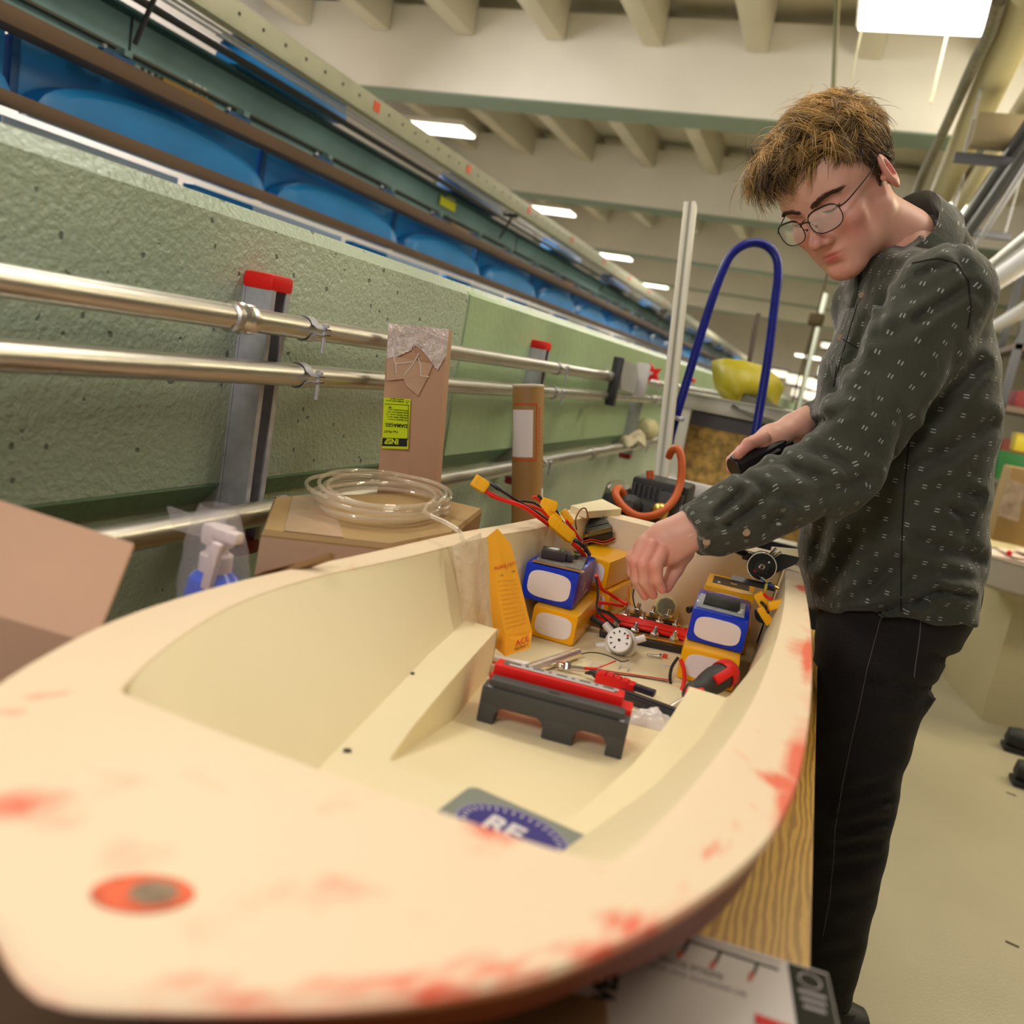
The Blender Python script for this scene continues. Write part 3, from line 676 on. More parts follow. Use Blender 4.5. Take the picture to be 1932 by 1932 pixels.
# hull cradle blocks that carry the hull
for y in (.72, 1.25): one('cradle_block', MB().box((-.2, y, .7625), (.26, .06, .025), .003), mat('pine', (.6, .42, .2), .7), 'flat wooden block under the %s of the boat hull' % ('bow' if y < 1 else 'stern'), 'block')

card = mat('cardboard', (.56, .34, .22), .75, bump=.05, bscale=30, var=.08, vscale=6)
card_d = mat('cardboard_brown', (.33, .19, .085), .75, bump=.05, bscale=40, var=.15, vscale=8)
card_y = mat('cardboard_tan', (.42, .27, .11), .7, bump=.05, bscale=40, var=.1, vscale=8)
def slab(pts, th, m_, name, parent, dirn=None):
    pts = [Vector(p) for p in pts]; nrm = (pts[1]-pts[0]).cross(pts[2]-pts[0]).normalized()
    if dirn is not None and nrm.dot(Vector(dirn)) < 0: nrm = -nrm
    return MB().prism(pts, nrm*th).build(name, m_, parent, world=True)
# open carton at far left
ct = thing('open_carton', 'large open brown carton with raised flap at the left edge', 'carton', (-.56, .42, .75))
A = P(252, 1025, .66); B = P(-90, 915, .66); Cc = P(178, 1215, .60); D = P(-120, 1128, .60)
slab([A, B, D, Cc], .004, card, 'flap', ct, (-1, 1, 0))
E_ = Cc+V(.02, -.005, -.16); F_ = D+V(.02, -.005, -.16)
slab([Cc, D, F_, E_], .004, card, 'side_wall', ct, (-1, 1, 0))
slab([D, F_, F_+V(-.12, .12, 0), D+V(-.12, .12, 0)], .004, card, 'side_wall', ct)
slab([F_, E_, E_+V(-.10, .10, 0), F_+V(-.10, .10, 0)], .004, card, 'bottom', ct)
# cardboard box with the coil on it
zt = .93; cs = [V(-.545, .785, zt), V(-.43, .868, zt), V(-.412, 1.00, zt), V(-.452, 1.20, zt), V(-.563, 1.19, zt), V(-.640, .94, zt)]
bx = thing('cardboard_box', 'squashed cardboard box with shiny tape between the hull and the wall', 'box', (-.52, 1.0, .751))
m = MB(); k = len(cs); lower = [p+V((p.x+.52)*.02, (p.y-1)*.04, -.179) for p in cs]; mid = [p+V(0, 0, -.006)+(p-V(-.52, 1, zt)).normalized()*.004 for p in cs]
m.add(cs+mid+lower, [tuple(range(k))]+[(a*k+i, a*k+(i+1) % k, (a+1)*k+(i+1) % k, (a+1)*k+i) for a in (0, 1) for i in range(k)]+[tuple(2*k+i for i in range(k-1, -1, -1))])
m.build('carton_body', card_y, bx, world=True, smooth=20)
tape = mat('clear_tape', (.62, .42, .27), .12, coat=.6, bump=.15, bscale=25)
slab([cs[5].lerp(cs[4], .1)+V(0, 0, .0006), cs[0].lerp(cs[1], .15)+V(0, 0, .0006), cs[0].lerp(cs[1], .62)+V(0, 0, .0006), cs[5].lerp(cs[4], .35)+V(0, 0, .0006)], .0004, tape, 'tape_strip', bx, (0, 0, 1))
n_ = V(.585, -.81, 0); f0, f1 = mid[0]+n_*.0012, mid[1]+n_*.0012
slab([f0+V(0, 0, -.002), f1+V(0, 0, -.002), lower[1]+n_*.004+V(0, 0, .1), lower[0]+n_*.004+V(0, 0, .1)], .0004, tape, 'tape_strip', bx, n_)
q = P(848, 1068, 1.06); MB().box(q+V(0, .02, 0), (.02, .004, .03), rot=Matrix.Rotation(.5, 3, 'Z')).build('red_mark', red_plastic, bx, world=True)
# torn corrugated flap sticking out in front of it
tf = [P(448, 1100, .80), P(500, 1078, .80), P(560, 1062, .82), P(622, 1043, .83), P(618, 1052, .83), P(540, 1080, .815), P(480, 1104, .80), P(455, 1120, .79)]
one('torn_cardboard', MB().prism(tf, (.0, .012, -.004)), card_d, 'dark torn strip of corrugated cardboard beside the boxed coil', 'cardboard')
# coil of clear tubing
pts = []; rs = random.Random(3)
cx, cy, cz = -.535, 1.035, .9345
for k in range(9*28):
    a = 2*PI*k/28; lp = k//28; r1 = .118+.006*math.sin(lp*2.4)+.004*math.sin(k*.3); r2 = .112+.006*math.cos(lp*1.7)
    pts.append(V(cx+.012*math.sin(lp*1.9)+r1*.62*math.cos(a)-.03*math.sin(a), cy+.012*math.cos(lp*2.6)+r2*math.sin(a)*1.15+.03*math.cos(a), cz+.0030*lp+.006*max(0, math.sin(a+2.3+.3*lp))))
e0 = pts[-1]; pts += [e0.lerp(P(800, 965, 1.06), .5)+V(0, 0, .006), P(800, 965, 1.06), P(840, 985, 1.04), P(868, 1004, 1.02), P(875, 1030, 1.01)]
tube_m = mat('clear_tubing', (.80, .68, .52), .05, spec=.9, coat=1, alpha=.35)
one('tubing_coil', MB().tube(pts, .0028, 8, smooth=2), tube_m, 'coil of clear plastic tubing on the cardboard box', 'tubing', base=(cx, cy, cz-.0028))
# tall taped box
TL_, TR_ = PY(733, 612, 1.19), PY(845, 623, 1.265); BL_, BR_ = PY(712, 925, 1.165), PY(821, 940, 1.245)
dn_ = (BL_-TL_)*.52; dn2 = (BR_-TR_)*.52
BL2, BR2 = BL_+(BL_-TL_).normalized()*.20, BR_+(BR_-TR_).normalized()*.18
tall = thing('tall_carton', 'tall narrow cardboard box with silver tape and a yellow label', 'box', (BL2+BR2)/2)
bk = V(-.003, .024, 0)
nf = (TR_-TL_).cross(BL_-TL_).normalized(); nf = -nf if nf.y > 0 else nf
slabm = MB(); q4 = [TL_, TR_, BR2, BL2]; slabm.add(q4+[p+bk for p in q4], [(0, 1, 2, 3), (7, 6, 5, 4), (0, 4, 5, 1), (1, 5, 6, 2), (2, 6, 7, 3), (3, 7, 4, 0)]).build('carton_body', card, tall, world=True)
up_ = (TL_-BL2).normalized(); rt_ = (TR_-TL_).normalized(); Wd = (TR_-TL_).length
pt = lambda u, v, d=.001: TL_+rt_*(u*Wd)-up_*(v*.79)+nf*d         # u 0..1 across, v metres down from the top
silver = mat('silver_tape', (.78, .68, .66), .28, .15, bump=.9, bscale=60, var=.25, vscale=50)
MB().prism([pt(-.01, -.002), pt(1.01, -.002), pt(1.0, .05), pt(.86, .082), pt(.80, .075), pt(.62, .05), pt(.42, .034), pt(.40, .046), pt(.16, .062), pt(.0, .066)], nf*.0012).build('silver_tape', silver, tall, world=True)
cl = mat('cellophane', (.60, .40, .28), .10, coat=.8, bump=.5, bscale=30)
MB().prism([pt(.0, .060), pt(.20, .062), pt(.78, .070), pt(.70, .098), pt(.56, .136), pt(.36, .118), pt(.30, .104), pt(.02, .110)], nf*.0006).build('clear_tape', cl, tall, world=True)
rsq = random.Random(8)
for k in range(16):
    u0 = rsq.uniform(0, .85); v0 = rsq.uniform(.004, .04); MB().tube([pt(u0, v0, .0016), pt(u0+.08, v0+rsq.uniform(-.01, .012), .0024), pt(u0+.16, v0+rsq.uniform(-.01, .02), .0016)], .0006, 5).build('tape_crease', silver, tall, world=True)
for a, b in (((.52, .052), (.30, .098)), ((.52, .06), (.58, .096)), ((.14, .076), (.42, .070)), ((.58, .096), (.72, .097)), ((.10, .06), (.17, .094))):
    MB().tube([pt(*a, .0022), pt((a[0]+b[0])/2+.02, (a[1]+b[1])/2, .0028), pt(*b, .0022)], .0007, 5).build('tape_crease', mat('tape_glint', (.8, .72, .68), .2), tall, world=True)
yl = mat('label_yellow', (.62, .80, .01), .5); blk = mat('print_black', (.01, .01, .01), .6)
MB().prism([pt(.0, .143), pt(.44, .143), pt(.455, .243), pt(.02, .243)], nf*.0005).build('yellow_label', yl, tall, world=True)
MB().prism([pt(.02, .222, .0016), pt(.43, .222, .0016), pt(.435, .238, .0016), pt(.02, .238, .0016)], nf*.0003).build('black_band', blk, tall, world=True)
MB().box(pt(.22, .1555, .0018), (Wd*.40, .0008, .0002), rot=basis(rt_, nf)).box(pt(.425, .19, .0018), (.0008, .055, .0002), rot=basis(rt_, nf)).build('label_line', blk, tall, world=True)
Iv = WMAT[tall].inverted()
Rl = Matrix((-rt_, -up_, nf)).transposed()   # text is upside down on the carton
def tl(s, size, u, v, m_, **k):
    return text(s, size*.62, Iv @ loc4(pt(u, v, .0022), Rl), m_, tall, **k)
tl('INSPE', .0190, .285, .236-.012, yl, bold=.0004)
tl('You MUST', .0085, .27, .2135-.006, blk); tl('DAMAGES,', .0128, .415, .200-.006, blk, bold=.0002)
for k, s in enumerate(['Your signature on drivers', 'undamaged. Before signing', 'drivers delivery receipt, NO', 'receipt includes your signat', 'event of a problem, please']):
    tl(s, .0052, .42, .188-.0048*k-.003, blk)
tl('PR', .007, .13, .1635-.004, blk); tl('Handling requires special', .0046, .33, .1515-.003, blk); tl('Inspection required', .0046, .33, .1475-.003, blk)
MB().prism([pt(.36, .147, .0018), pt(.42, .147, .0018), pt(.39, .153, .0018)], nf*.0002).build('warning_triangle', blk, tall, world=True)
MB().prism([pt(.371, .1477, .0021), pt(.409, .1477, .0021), pt(.39, .1517, .0021)], nf*.0002).build('warning_triangle', yl, tall, world=True)
# mailing tube
b_, t_ = PY(993, 1040, 1.7), PY(997, 728, 1.7); b_ = b_+(b_-t_).normalized()*((b_.z-.751))
mt = thing('mailing_tube', 'brown mailing tube with white address label', 'tube', b_)
axd = t_-b_; MB().cyl(b_, t_, .0330, 32).build('tube_wall', mat('kraft', (.35, .20, .065), .5, var=.1), mt, world=True)
MB().lathe([(.0335, 0), (.034, .0015), (.034, .0045), (.030, .006), (.029, .002)], t_-axd.normalized()*.003, axd, 32).build('end_cap', mat('cap_white', (.65, .55, .45), .5), mt, world=True)
def wrap(a0, a1, h0, h1, r, m_, name):
    d = axd.normalized(); y_ = (EYE_V-b_); y_ = (y_-d*y_.dot(d)).normalized(); x_ = d.cross(y_); n = 10; vs = []
    for i in range(n+1):
        a = a0+(a1-a0)*i/n
        for h in (h0, h1):
            for rr_ in (r, r-.001): vs.append(t_-d*h+(y_*math.cos(a)+x_*math.sin(a))*rr_)
    fs = []
    for i in range(n):
        k = i*4; fs += [(k, k+2, k+6, k+4), (k+1, k+5, k+7, k+3), (k, k+4, k+5, k+1), (k+2, k+3, k+7, k+6)]
    fs += [(0, 1, 3, 2), (n*4, n*4+2, n*4+3, n*4+1)]
    MB().add(vs, fs).build(name, m_, mt, world=True)
EYE_V = Vector(EYE)
lw = mat('label_white', (.78, .73, .75), .6); lr = mat('label_red', (.65, .06, .015), .6)
wrap(-1.2, .32, .050, .148, .0338, lw, 'address_label')
for a in ((-1.2, .62, .036, .039), (-1.2, .62, .152, .155), (.58, .62, .039, .152)): wrap(*a, .0337, lr, 'red_border')
for k in range(12): wrap(.80, .84, .045+.0085*k, .050+.0085*k, .0336, lr, 'red_print')
wrap(1.15, 1.45, .215, .33, .0337, lw, 'white_strip')
# spray bottle in a clear bag
q = P(400, 1120, .82); q.z = .751
sb = thing('spray_bottle', 'blue spray bottle with white trigger head behind the hull', 'bottle', q)
MB().lathe([(.0, 0), (.026, .002), (.027, .01), (.026, .140), (.023, .158), (.015, .166), (.013, .170)], n=28).build('bottle_body', mat('blue_liquid', (.0, .09, .80), .25, coat=.3), sb)
MB().lathe([(.0155, .164), (.0155, .181), (.011, .183), (.010, .190)], n=24).build('collar', mat('nozzle_white', (.78, .66, .66), .4), sb)
MB().box((0, 0, .200), (.030, .020, .022), .006).box((.014, -.006, .204), (.03, .014, .012), .004).build('spray_head', MATS['nozzle_white'], sb)
MB().box((.012, -.020, .176), (.011, .008, .048), .003, rot=Matrix.Rotation(.15, 3, 'Y')).build('trigger', MATS['nozzle_white'], sb)
film = bpy.data.materials.new('clear_film'); n_t, N_, L_, b0 = nt(film)
b0.inputs['Base Color'].default_value = (.80, .78, .82, 1); b0.inputs['Roughness'].default_value = .12; b0.inputs['Alpha'].default_value = .17; b0.inputs['Specular IOR Level'].default_value = .9
def film_bag(v, f, amp, seed):
    rs = np.random.RandomState(seed); return v
m = MB(); n, k = 18, 28; vs = []
for i in range(n+1):
    t = i/n; z = .228*t; rr = .034-.004*math.sin(t*9)*.4
    if t > .8: rr = .034*(1-(t-.8)*2.3)
    for j in range(k):
        a = 2*PI*j/k; w_ = 1+.06*math.sin(5*a+9*t)+.04*math.sin(9*a-14*t)
        vs.append(V(rr*w_*math.cos(a)-.012*max(0, t-.8)*8*.2, rr*.8*w_*math.sin(a), z))
fs = [(i*k+j, i*k+(j+1) % k, (i+1)*k+(j+1) % k, (i+1)*k+j) for i in range(n) for j in range(k)]
m.add(vs, fs)
vs = [V(.004, 0, .195), V(.0, .004, .224), V(-.04, .0, .212), V(-.062, -.003, .214), V(-.056, .002, .192), V(-.026, .004, .192)]
m.prism(vs, (0, .004, 0))
m.v = [p+q for p in m.v]; one('plastic_bag', m, film, 'clear plastic bag pulled over the blue spray bottle', 'bag', base=q, smooth=60)
# printed white carton of the lights at the table edge
Zb = .80; c = [PZ(1262, 1744, Zb), PZ(1562, 1836, Zb), PZ(1548, 1990, Zb)]; xd = (c[1]-c[0]).normalized(); yd = V(-xd.y, xd.x, 0); 
org = c[1]-xd*.165-yd*.14
pb = thing('printed_carton', 'white printed carton with black and red drawing by the table edge', 'carton', V(org.x, org.y, .751), rot=basis(xd, (0, 0, 1)))
MB().box((.0825, .07, .0245), (.165, .14, .049), .001).build('carton_body', mat('carton_white', (.72, .68, .70), .4), pb)
top = .0492
MB().box((.151, .0935, top), (.026, .088, .0006)).build('dark_panel', mat('panel_dark', (.022, .022, .016), .7, spec=.2), pb)
MB().box((.138, .071, top+.0005), (.052, .0085, .0005), rot=Matrix.Rotation(-.05, 3, 'Z')).build('red_stripe', red_plastic, pb)
wl = mat('print_grey', (.35, .33, .36), .5)
for k in range(3): MB().box((.151, .112-.007*k, top+.0005), (.018-.002*k, .003, .0003)).build('panel_print', wl, pb)
MB().lathe([(.0065, 0), (.0078, .0002), (.0078, .0004), (.0065, .0004)], (.151, .1245, top+.0004), n=24, cap=False).build('logo_ring', wl, pb)
MB().box((.095, .128, top), (.072, .0022, .0005), rot=Matrix.Rotation(-.02, 3, 'Z')).sphere((.056, .130, top), .0055, 8, (1, 1, .1)).build('drawing_bar', blk, pb)
for k, x in enumerate((.050, .068, .090, .115)):
    MB().box((x, .120, top), (.0022, .014, .0005), rot=Matrix.Rotation(-.25, 3, 'Z')).build('drawing_leg', blk, pb)
    MB().box((x-.0035, .111, top+.0001), (.0028, .009, .0005), rot=Matrix.Rotation(-.25, 3, 'Z')).build('drawing_tip', mat('tip_red', (.6, .08, .06), .5), pb)
MB().box((.095, .1345, top), (.075, .0008, .0004)).build('drawing_line', wl, pb)
text('VELCRO', .019, loc4((.026, .045, top), Matrix.Rotation(PI/2, 3, 'Z')), blk, pb, bold=.0009)
text('ADHESIVE STRIPS', .0075, loc4((.036, .099, top), Matrix.Identity(3)), wl, pb, bold=.0002); text('INDOOR AND OUTDOOR USE', .0052, loc4((.036, .090, top), Matrix.Identity(3)), wl, pb)
one('brown_sheet', MB().box((-.36, .30, .7525), (.54, .30, .003)), mat('brown_paperboard', (.10, .055, .025), .8, var=.2), 'brown paperboard sheet on the table under the bow', 'board')
# tan carton under the bow at the table edge
c = PZ(1090, 1905, .80)
one('tan_carton', MB().box((-.085, .395, .776), (.13, .11, .05), .002, rot=Matrix.Rotation(.3, 3, 'Z')), card_d, 'plain tan carton lying under the bow of the boat', 'carton')
# ------------------------------------------------------------------ things in the cockpit
yel = mat('yellow_wrap', (.95, .46, .0), .28, spec=.35, coat=.25, bump=.04, bscale=18)
blu = mat('blue_wrap', (.0, .035, .62), .26, spec=.3, coat=.22, bump=.05, bscale=25)
purp = mat('purple_label', (.13, .03, .34), .35, spec=.3, coat=.15, var=.6, vscale=30)
padw = mat('white_pad', (.86, .80, .82), .5)
xt = mat('connector_yellow', (.98, .50, .01), .5, spec=.3)
wred = mat('red_wire', (.78, .02, .01), .45, spec=.3); wblk = mat('black_wire', (.012, .012, .014), .35, coat=.3)
brass = mat('brass', (.75, .50, .14), .3, 1); chrome = mat('chrome', (.72, .70, .68), .18, 1)
blkp = mat('black_plastic', (.022, .022, .024), .4); chgr = mat('charger_grey', (.045, .045, .048), .5, bump=.05, bscale=300)
Z0 = FL
def battery(kind, loc, yaw, w, l, h, label, pad=True, tilt=0, side=None):
    r = thing('battery_pack', label, 'battery', loc, rot=(Matrix.Rotation(yaw, 3, 'Z') @ Matrix.Rotation(tilt, 3, 'X')), group='lithium battery packs in the hull')
    m = {'y': yel, 'b': blu}[kind]
    MB().box((0, l/2, h/2), (w, l, h), .005).build('wrap', m, r, smooth=50)
    if pad:
        pts = []; a, b_ = w*.40, h*.36
        for k in range(36):
            t = 2*PI*k/36; c_, s_ = math.cos(t), math.sin(t); pts.append((a*abs(c_)**.55*(1 if c_ > 0 else -1), -.0006, h*.5+b_*abs(s_)**.6*(1 if s_ > 0 else -1)))
        MB().prism(pts, (0, .001, 0)).build('end_pad', padw, r)
    if side: MB().box((w/2+.0002, l*.5, h*.5), (.0008, l*.86, h*.82), .0003).build('side_label', purp, r); MB().box((w/2+.0008, l*.42, h*.45), (.0004, .014, .012)).box((w/2+.0008, l*.6, h*.2), (.0004, .03, .004)).build('label_print', mat('lilac_print', (.35, .30, .45), .4), r)
    return r
battery('y', (-.279, 1.103, Z0), .04, .066, .158, .045, 'yellow battery pack under the blue one beside the orange envelope')
lb = battery('b', (-.300, 1.118, Z0+.0455), .06, .078, .132, .054, 'blue battery pack with a circuit board on top, left side of the hull', side=True)
battery('y', (-.272, 1.268, Z0), -.10, .066, .108, .050, 'yellow battery pack at the bottom of the rear left stack')
battery('y', (-.282, 1.262, Z0+.0505), -.12, .068, .112, .046, 'yellow battery pack at the top of the rear left stack')
battery('y', (-.063, 1.108, Z0), .08, .076, .160, .046, 'yellow battery pack under the blue one beside the screwdriver handle')
rb = battery('b', (-.064, 1.135, Z0+.0465), .06, .076, .130, .045, 'blue battery pack with black hook tape, right side of the hull')
battery('y', (-.062, 1.29, Z0), .06, .072, .085, .046, 'yellow battery pack at the bottom of the rear right stack')
battery('y', (-.068, 1.276, Z0+.0465), .06, .074, .095, .050, 'yellow battery pack at the top of the rear right stack under the motor')
# hook tape on the right blue pack
ht = thing('hook_tape', 'square of black hook tape stuck on the right blue battery', 'tape', WMAT[rb] @ V(.0, .062, .0452), rot=Matrix.Rotation(.06, 3, 'Z'))
MB().box((-.002, -.008, .0004), (.064, .078, .0008), .0003).build('backing', mat('backing_grey', (.45, .48, .50), .4, var=.3, vscale=60), ht)
hk = MB()
for k in range(26): hk.box((-.026+.0019*k, .004, .0022), (.0015, .068, .0026), .0004)
hk.build('hooks', mat('hook_black', (.02, .022, .018), .6, var=.6, vscale=70), ht)['kind'] = 'stuff'
MB().sphere((.024, -.026, .0015), .005, 6, (1, 1.4, .4)).sphere((.026, -.012, .0015), .0035, 6, (1, 1, .4)).build('glue_blob', mat('glue', (.75, .8, .75), .3), ht)
# stickers on the rear right pack
MB().box(V(.0, .05, .0503), (.055, .05, .0006)).build('sticker', mat('black_sticker', (.02, .015, .02), .3), rb_ := thing('battery_sticker', 'black sticker on the rear right yellow battery beside the motor', 'sticker', V(-.068, 1.276, Z0+.0465), rot=Matrix.Rotation(.06, 3, 'Z')))
MB().box(V(.004, .045, .0508), (.010, .010, .0004)).build('print', brass, rb_); MB().box(V(-.018, .033, .0508), (.004, .010, .0004)).build('print', padw, rb_)
# circuit board and tester on the left blue pack
cb = thing('circuit_board', 'thin brown edged circuit board on the left blue battery', 'circuit', WMAT[lb] @ V(0, .06, .0545), rot=Matrix.Rotation(.18, 3, 'Z'))
MB().box((0, -.005, .002), (.066, .095, .0028), .0006).build('board', mat('board_grey', (.24, .22, .20), .4, var=.4, vscale=70), cb)
MB().box((0, -.052, .0012), (.074, .012, .0016), .0004, rot=Matrix.Rotation(-.05, 3, 'Z')).build('edge_strip', mat('copper_strip', (.40, .22, .10), .35, .5), cb)
bar = MB()
for k in range(7): bar.box((-.006+.0028*k, .03, .0037), (.0014, .014, .0002))
bar.build('barcode', blk, cb)['kind'] = 'stuff'
MB().box((.012, .006, .0037), (.018, .008, .0004)).box((.018, .018, .0037), (.008, .016, .0004)).build('dark_print', blk, cb)
ts = thing('tester_module', 'small black tester module with teal button on the circuit board', 'electronics', WMAT[cb] @ V(-.012, -.022, .0036), rot=Matrix.Rotation(.25, 3, 'Z'))
MB().box((0, 0, .007), (.036, .026, .013), .002).box((.022, .004, .006), (.014, .018, .011), .003).build('case', mat('case_black', (.035, .03, .04), .35), ts)
MB().box((-.003, .002, .0137), (.020, .014, .0008)).build('display', mat('display', (.05, .08, .045), .2), ts)
MB().lathe([(.002, 0), (.002, .0012), (.0012, .002)], (.012, -.004, .0135), n=12).build('button', mat('teal_button', (.0, .35, .25), .4), ts)
MB().lathe([(.0015, 0), (.0015, .0012)], (.013, .001, .0135), n=10).build('button', brass, ts)
bo = thing('ribbon_board', 'narrow yellow green circuit strip leaning on the tester module', 'circuit', WMAT[cb] @ V(.012, .028, .006), rot=Matrix.Rotation(.75, 3, 'Z') @ Matrix.Rotation(-.25, 3, 'Y'))
MB().box((0, 0, 0), (.050, .010, .0016)).build('strip', mat('pcb_olive', (.30, .32, .05), .4), bo); MB().box((.010, 0, .0016), (.016, .008, .0022), .0004).build('chip', blkp, bo)

def wire(name, pts, r, m_, label, k=5, cat='wire', group=None):
    return one(name, MB().tube([Vector(p) for p in pts], r, 8, smooth=k), m_, label, cat, base=pts[0], group=group)
def connector(c, d, label, L_=.024, W_=.018, H_=.010, up=(0, 0, 1), sockets=False):
    d = Vector(d).normalized(); r = thing('power_connector', label, 'connector', c, rot=basis(d, up), group='yellow power connectors')
    MB().box((0, 0, 0), (L_, W_, H_), .0016).box((L_*.42, 0, 0), (L_*.3, W_*.82, H_*.8), .001).build('shell', xt, r)
    MB().box((-L_*.15, 0, H_/2), (.0012, W_*.9, .0006)).box((-L_*.28, 0, H_/2), (.0012, W_*.9, .0006)).build('rib', xt, r)
    if sockets:
        for s in (-1, 1): MB().lathe([(.0034, 0), (.0034, .001), (.0018, .001), (.0016, -.003)], (-L_/2-.0004, s*.0042, 0), (-1, 0, 0), 14).build('socket', brass, r)
    return r
# bundle rising over the left batteries
c1 = P(905, 913, 1.20); c2 = P(1034, 953, 1.27); c3 = P(1050, 993, 1.25); c4 = P(1078, 1017, 1.255); c5 = P(1070, 975, 1.30)
connector(c1, P(925, 925, 1.2)-P(893, 905, 1.2), 'lone yellow connector highest above the hull rim', .022, .018, .014, up=P(900, 880, 1.1)-P(905, 913, 1.2))
connector(c2, P(1060, 962, 1.27)-P(1010, 945, 1.27), 'flat yellow connector above the hull rim beside the mailing tube', .024, .018, .008, up=P(1034, 920, 1.2)-c2)
connector(P(1040, 974, 1.268), c4-c3, 'upper half of the joined yellow connector pair', .030, .017, .009, up=P(1060, 960, 1.2)-c3)
connector(P(1057, 997, 1.25), c4-c3, 'lower half of the joined yellow connector pair', .044, .018, .010, up=P(1090, 985, 1.2)-c4)
connector(c5, P(1078, 988, 1.3)-P(1060, 962, 1.3), 'yellow connector tucked behind the flat one', .024, .015, .010)
G = 'power leads of the connector bundle'
wire('black_lead', [P(918, 908, 1.2), P(940, 922, 1.2), P(985, 950, 1.21), P(1010, 965, 1.23), P(1038, 985, 1.25)], .0023, wblk, 'black lead from the highest yellow connector', group=G)
wire('red_lead', [P(914, 924, 1.2), P(935, 938, 1.2), P(985, 955, 1.205), P(1015, 975, 1.22), P(1035, 990, 1.245)], .0032, wred, 'red lead from the highest yellow connector', group=G)
one('red_sleeve', MB().tube([P(924, 931, 1.2), P(930, 935, 1.2), P(937, 938, 1.2)], [.003, .004, .003], 10), wred, 'red sleeve bulge on the uppermost red lead', 'sleeve')
one('black_sleeve', MB().tube([P(930, 914, 1.2), P(938, 920, 1.2), P(946, 925, 1.2)], [.0028, .0038, .0028], 10), wblk, 'black sleeve bulge on the uppermost black lead', 'sleeve')
wire('red_lead', [P(965, 944, 1.21), P(990, 952, 1.23), P(1020, 962, 1.25), P(1033, 975, 1.255), P(1043, 985, 1.26)], .0024, wred, 'second red lead running beside the first', group=G)
wire('black_lead', [P(970, 945, 1.22), P(1005, 948, 1.25), P(1025, 962, 1.27), P(1040, 975, 1.28)], .0020, wblk, 'thin black lead over the second red lead', group=G)
wire('red_lead', [P(1080, 1025, 1.255), P(1092, 1035, 1.26), P(1102, 1048, 1.28), P(1108, 1055, 1.30)], .0034, wred, 'red lead below the joined connector pair', group=G)
wire('black_lead', [P(1082, 1018, 1.25), P(1095, 1025, 1.25), P(1105, 1035, 1.26), P(1112, 1046, 1.28)], .0032, wblk, 'black lead below the joined connector pair', group=G)
wire('red_lead', [P(1068, 982, 1.28), P(1078, 995, 1.29), P(1090, 1012, 1.30), P(1100, 1028, 1.31)], .0024, wred, 'red lead behind the joined connector pair', group=G)
wire('black_lead', [P(1043, 958, 1.27), P(1052, 968, 1.28), P(1064, 990, 1.29), P(1080, 1010, 1.3)], .0022, wblk, 'black lead falling from the flat yellow connector', group=G)
wire('red_lead', [P(1004, 940, 1.28), P(1010, 938, 1.28), P(1020, 946, 1.28)], .0024, wred, 'short red lead stub behind the flat yellow connector', group=G)
wire('black_lead', [P(1014, 935, 1.27), P(1018, 937, 1.27), P(1026, 946, 1.27)], .0024, wblk, 'short black lead stub behind the flat yellow connector', group=G)
wire('black_lead', [P(1125, 1090, 1.17), P(1128, 1120, 1.17), P(1127, 1150, 1.20), P(1145, 1170, 1.22), P(1170, 1190, 1.24)], .0018, wblk, 'black lead beside the corner of the left blue battery', group=G)
wire('red_lead', [P(1125, 1085, 1.20), P(1135, 1110, 1.22), P(1150, 1120, 1.26), P(1165, 1130, 1.28), P(1183, 1140, 1.27)], .0026, wred, 'red lead from the left batteries to the rear terminal bar', group=G)
wire('red_lead', [P(1130, 1137, 1.20), P(1150, 1139, 1.22), P(1175, 1143, 1.26)], .0026, wred, 'straight red lead into the rear terminal bar', group=G)
wire('black_lead', [P(1128, 1150, 1.20), P(1150, 1158, 1.22), P(1170, 1175, 1.22)], .0026, wblk, 'thick black lead into the front terminal bar', group=G)
# speed controller on the rear left pack
q = PZ(1124, 1010, Z0+.108)
es = thing('speed_controller', 'black finned speed controller on the rear left yellow battery', 'electronics', q, rot=Matrix.Rotation(.5, 3, 'X') @ Matrix.Rotation(.75, 3, 'Z'))
MB().box((0, 0, .008), (.044, .040, .014), .001).build('body', blkp, es)
for k in range(3):
    MB().box((0, -.013+.0132*k, .019), (.044, .010, .009), .0015).build('heat_sink', mat('fin_metal', (.22, .22, .19), .35, .6), es)
    for j in range(3): MB().box((0, -.0165+.0132*k+.0034*j, .0245), (.042, .0012, .003)).build('fin', MATS['fin_metal'], es)
for s in (-.013, .013): MB().lathe([(.0034, 0), (.0034, .006), (.0016, .006), (.0014, .002)], (-.022, s, .016), (-1, 0, 0), 12).build('bullet_plug', brass, es)
for k in range(3): MB().tube([(-.022, -.010+.010*k, .006), (-.032, -.012+.010*k, .006), (-.040, -.014+.009*k, -.004), (-.042, -.014+.009*k, -.012)], .0028, 8, smooth=4).build('lead', wblk, es)
wire('servo_lead', [P(1088, 1000, 1.33), P(1086, 980, 1.33), P(1095, 962, 1.34), P(1105, 960, 1.35), P(1110, 978, 1.35)], .0012, mat('brown_wire', (.25, .05, .02), .5), 'brown servo lead looping over the speed controller', group='thin leads')
one('small_pcb', MB().box(WMAT[es] @ V(-.028, .030, -.006), (.026, .012, .0022), .0004, rot=Matrix.Rotation(.3, 3, 'Z')), mat('pcb_silver', (.5, .48, .5), .3, .5, var=.5, vscale=80), 'silvery circuit strip in front of the speed controller', 'circuit')
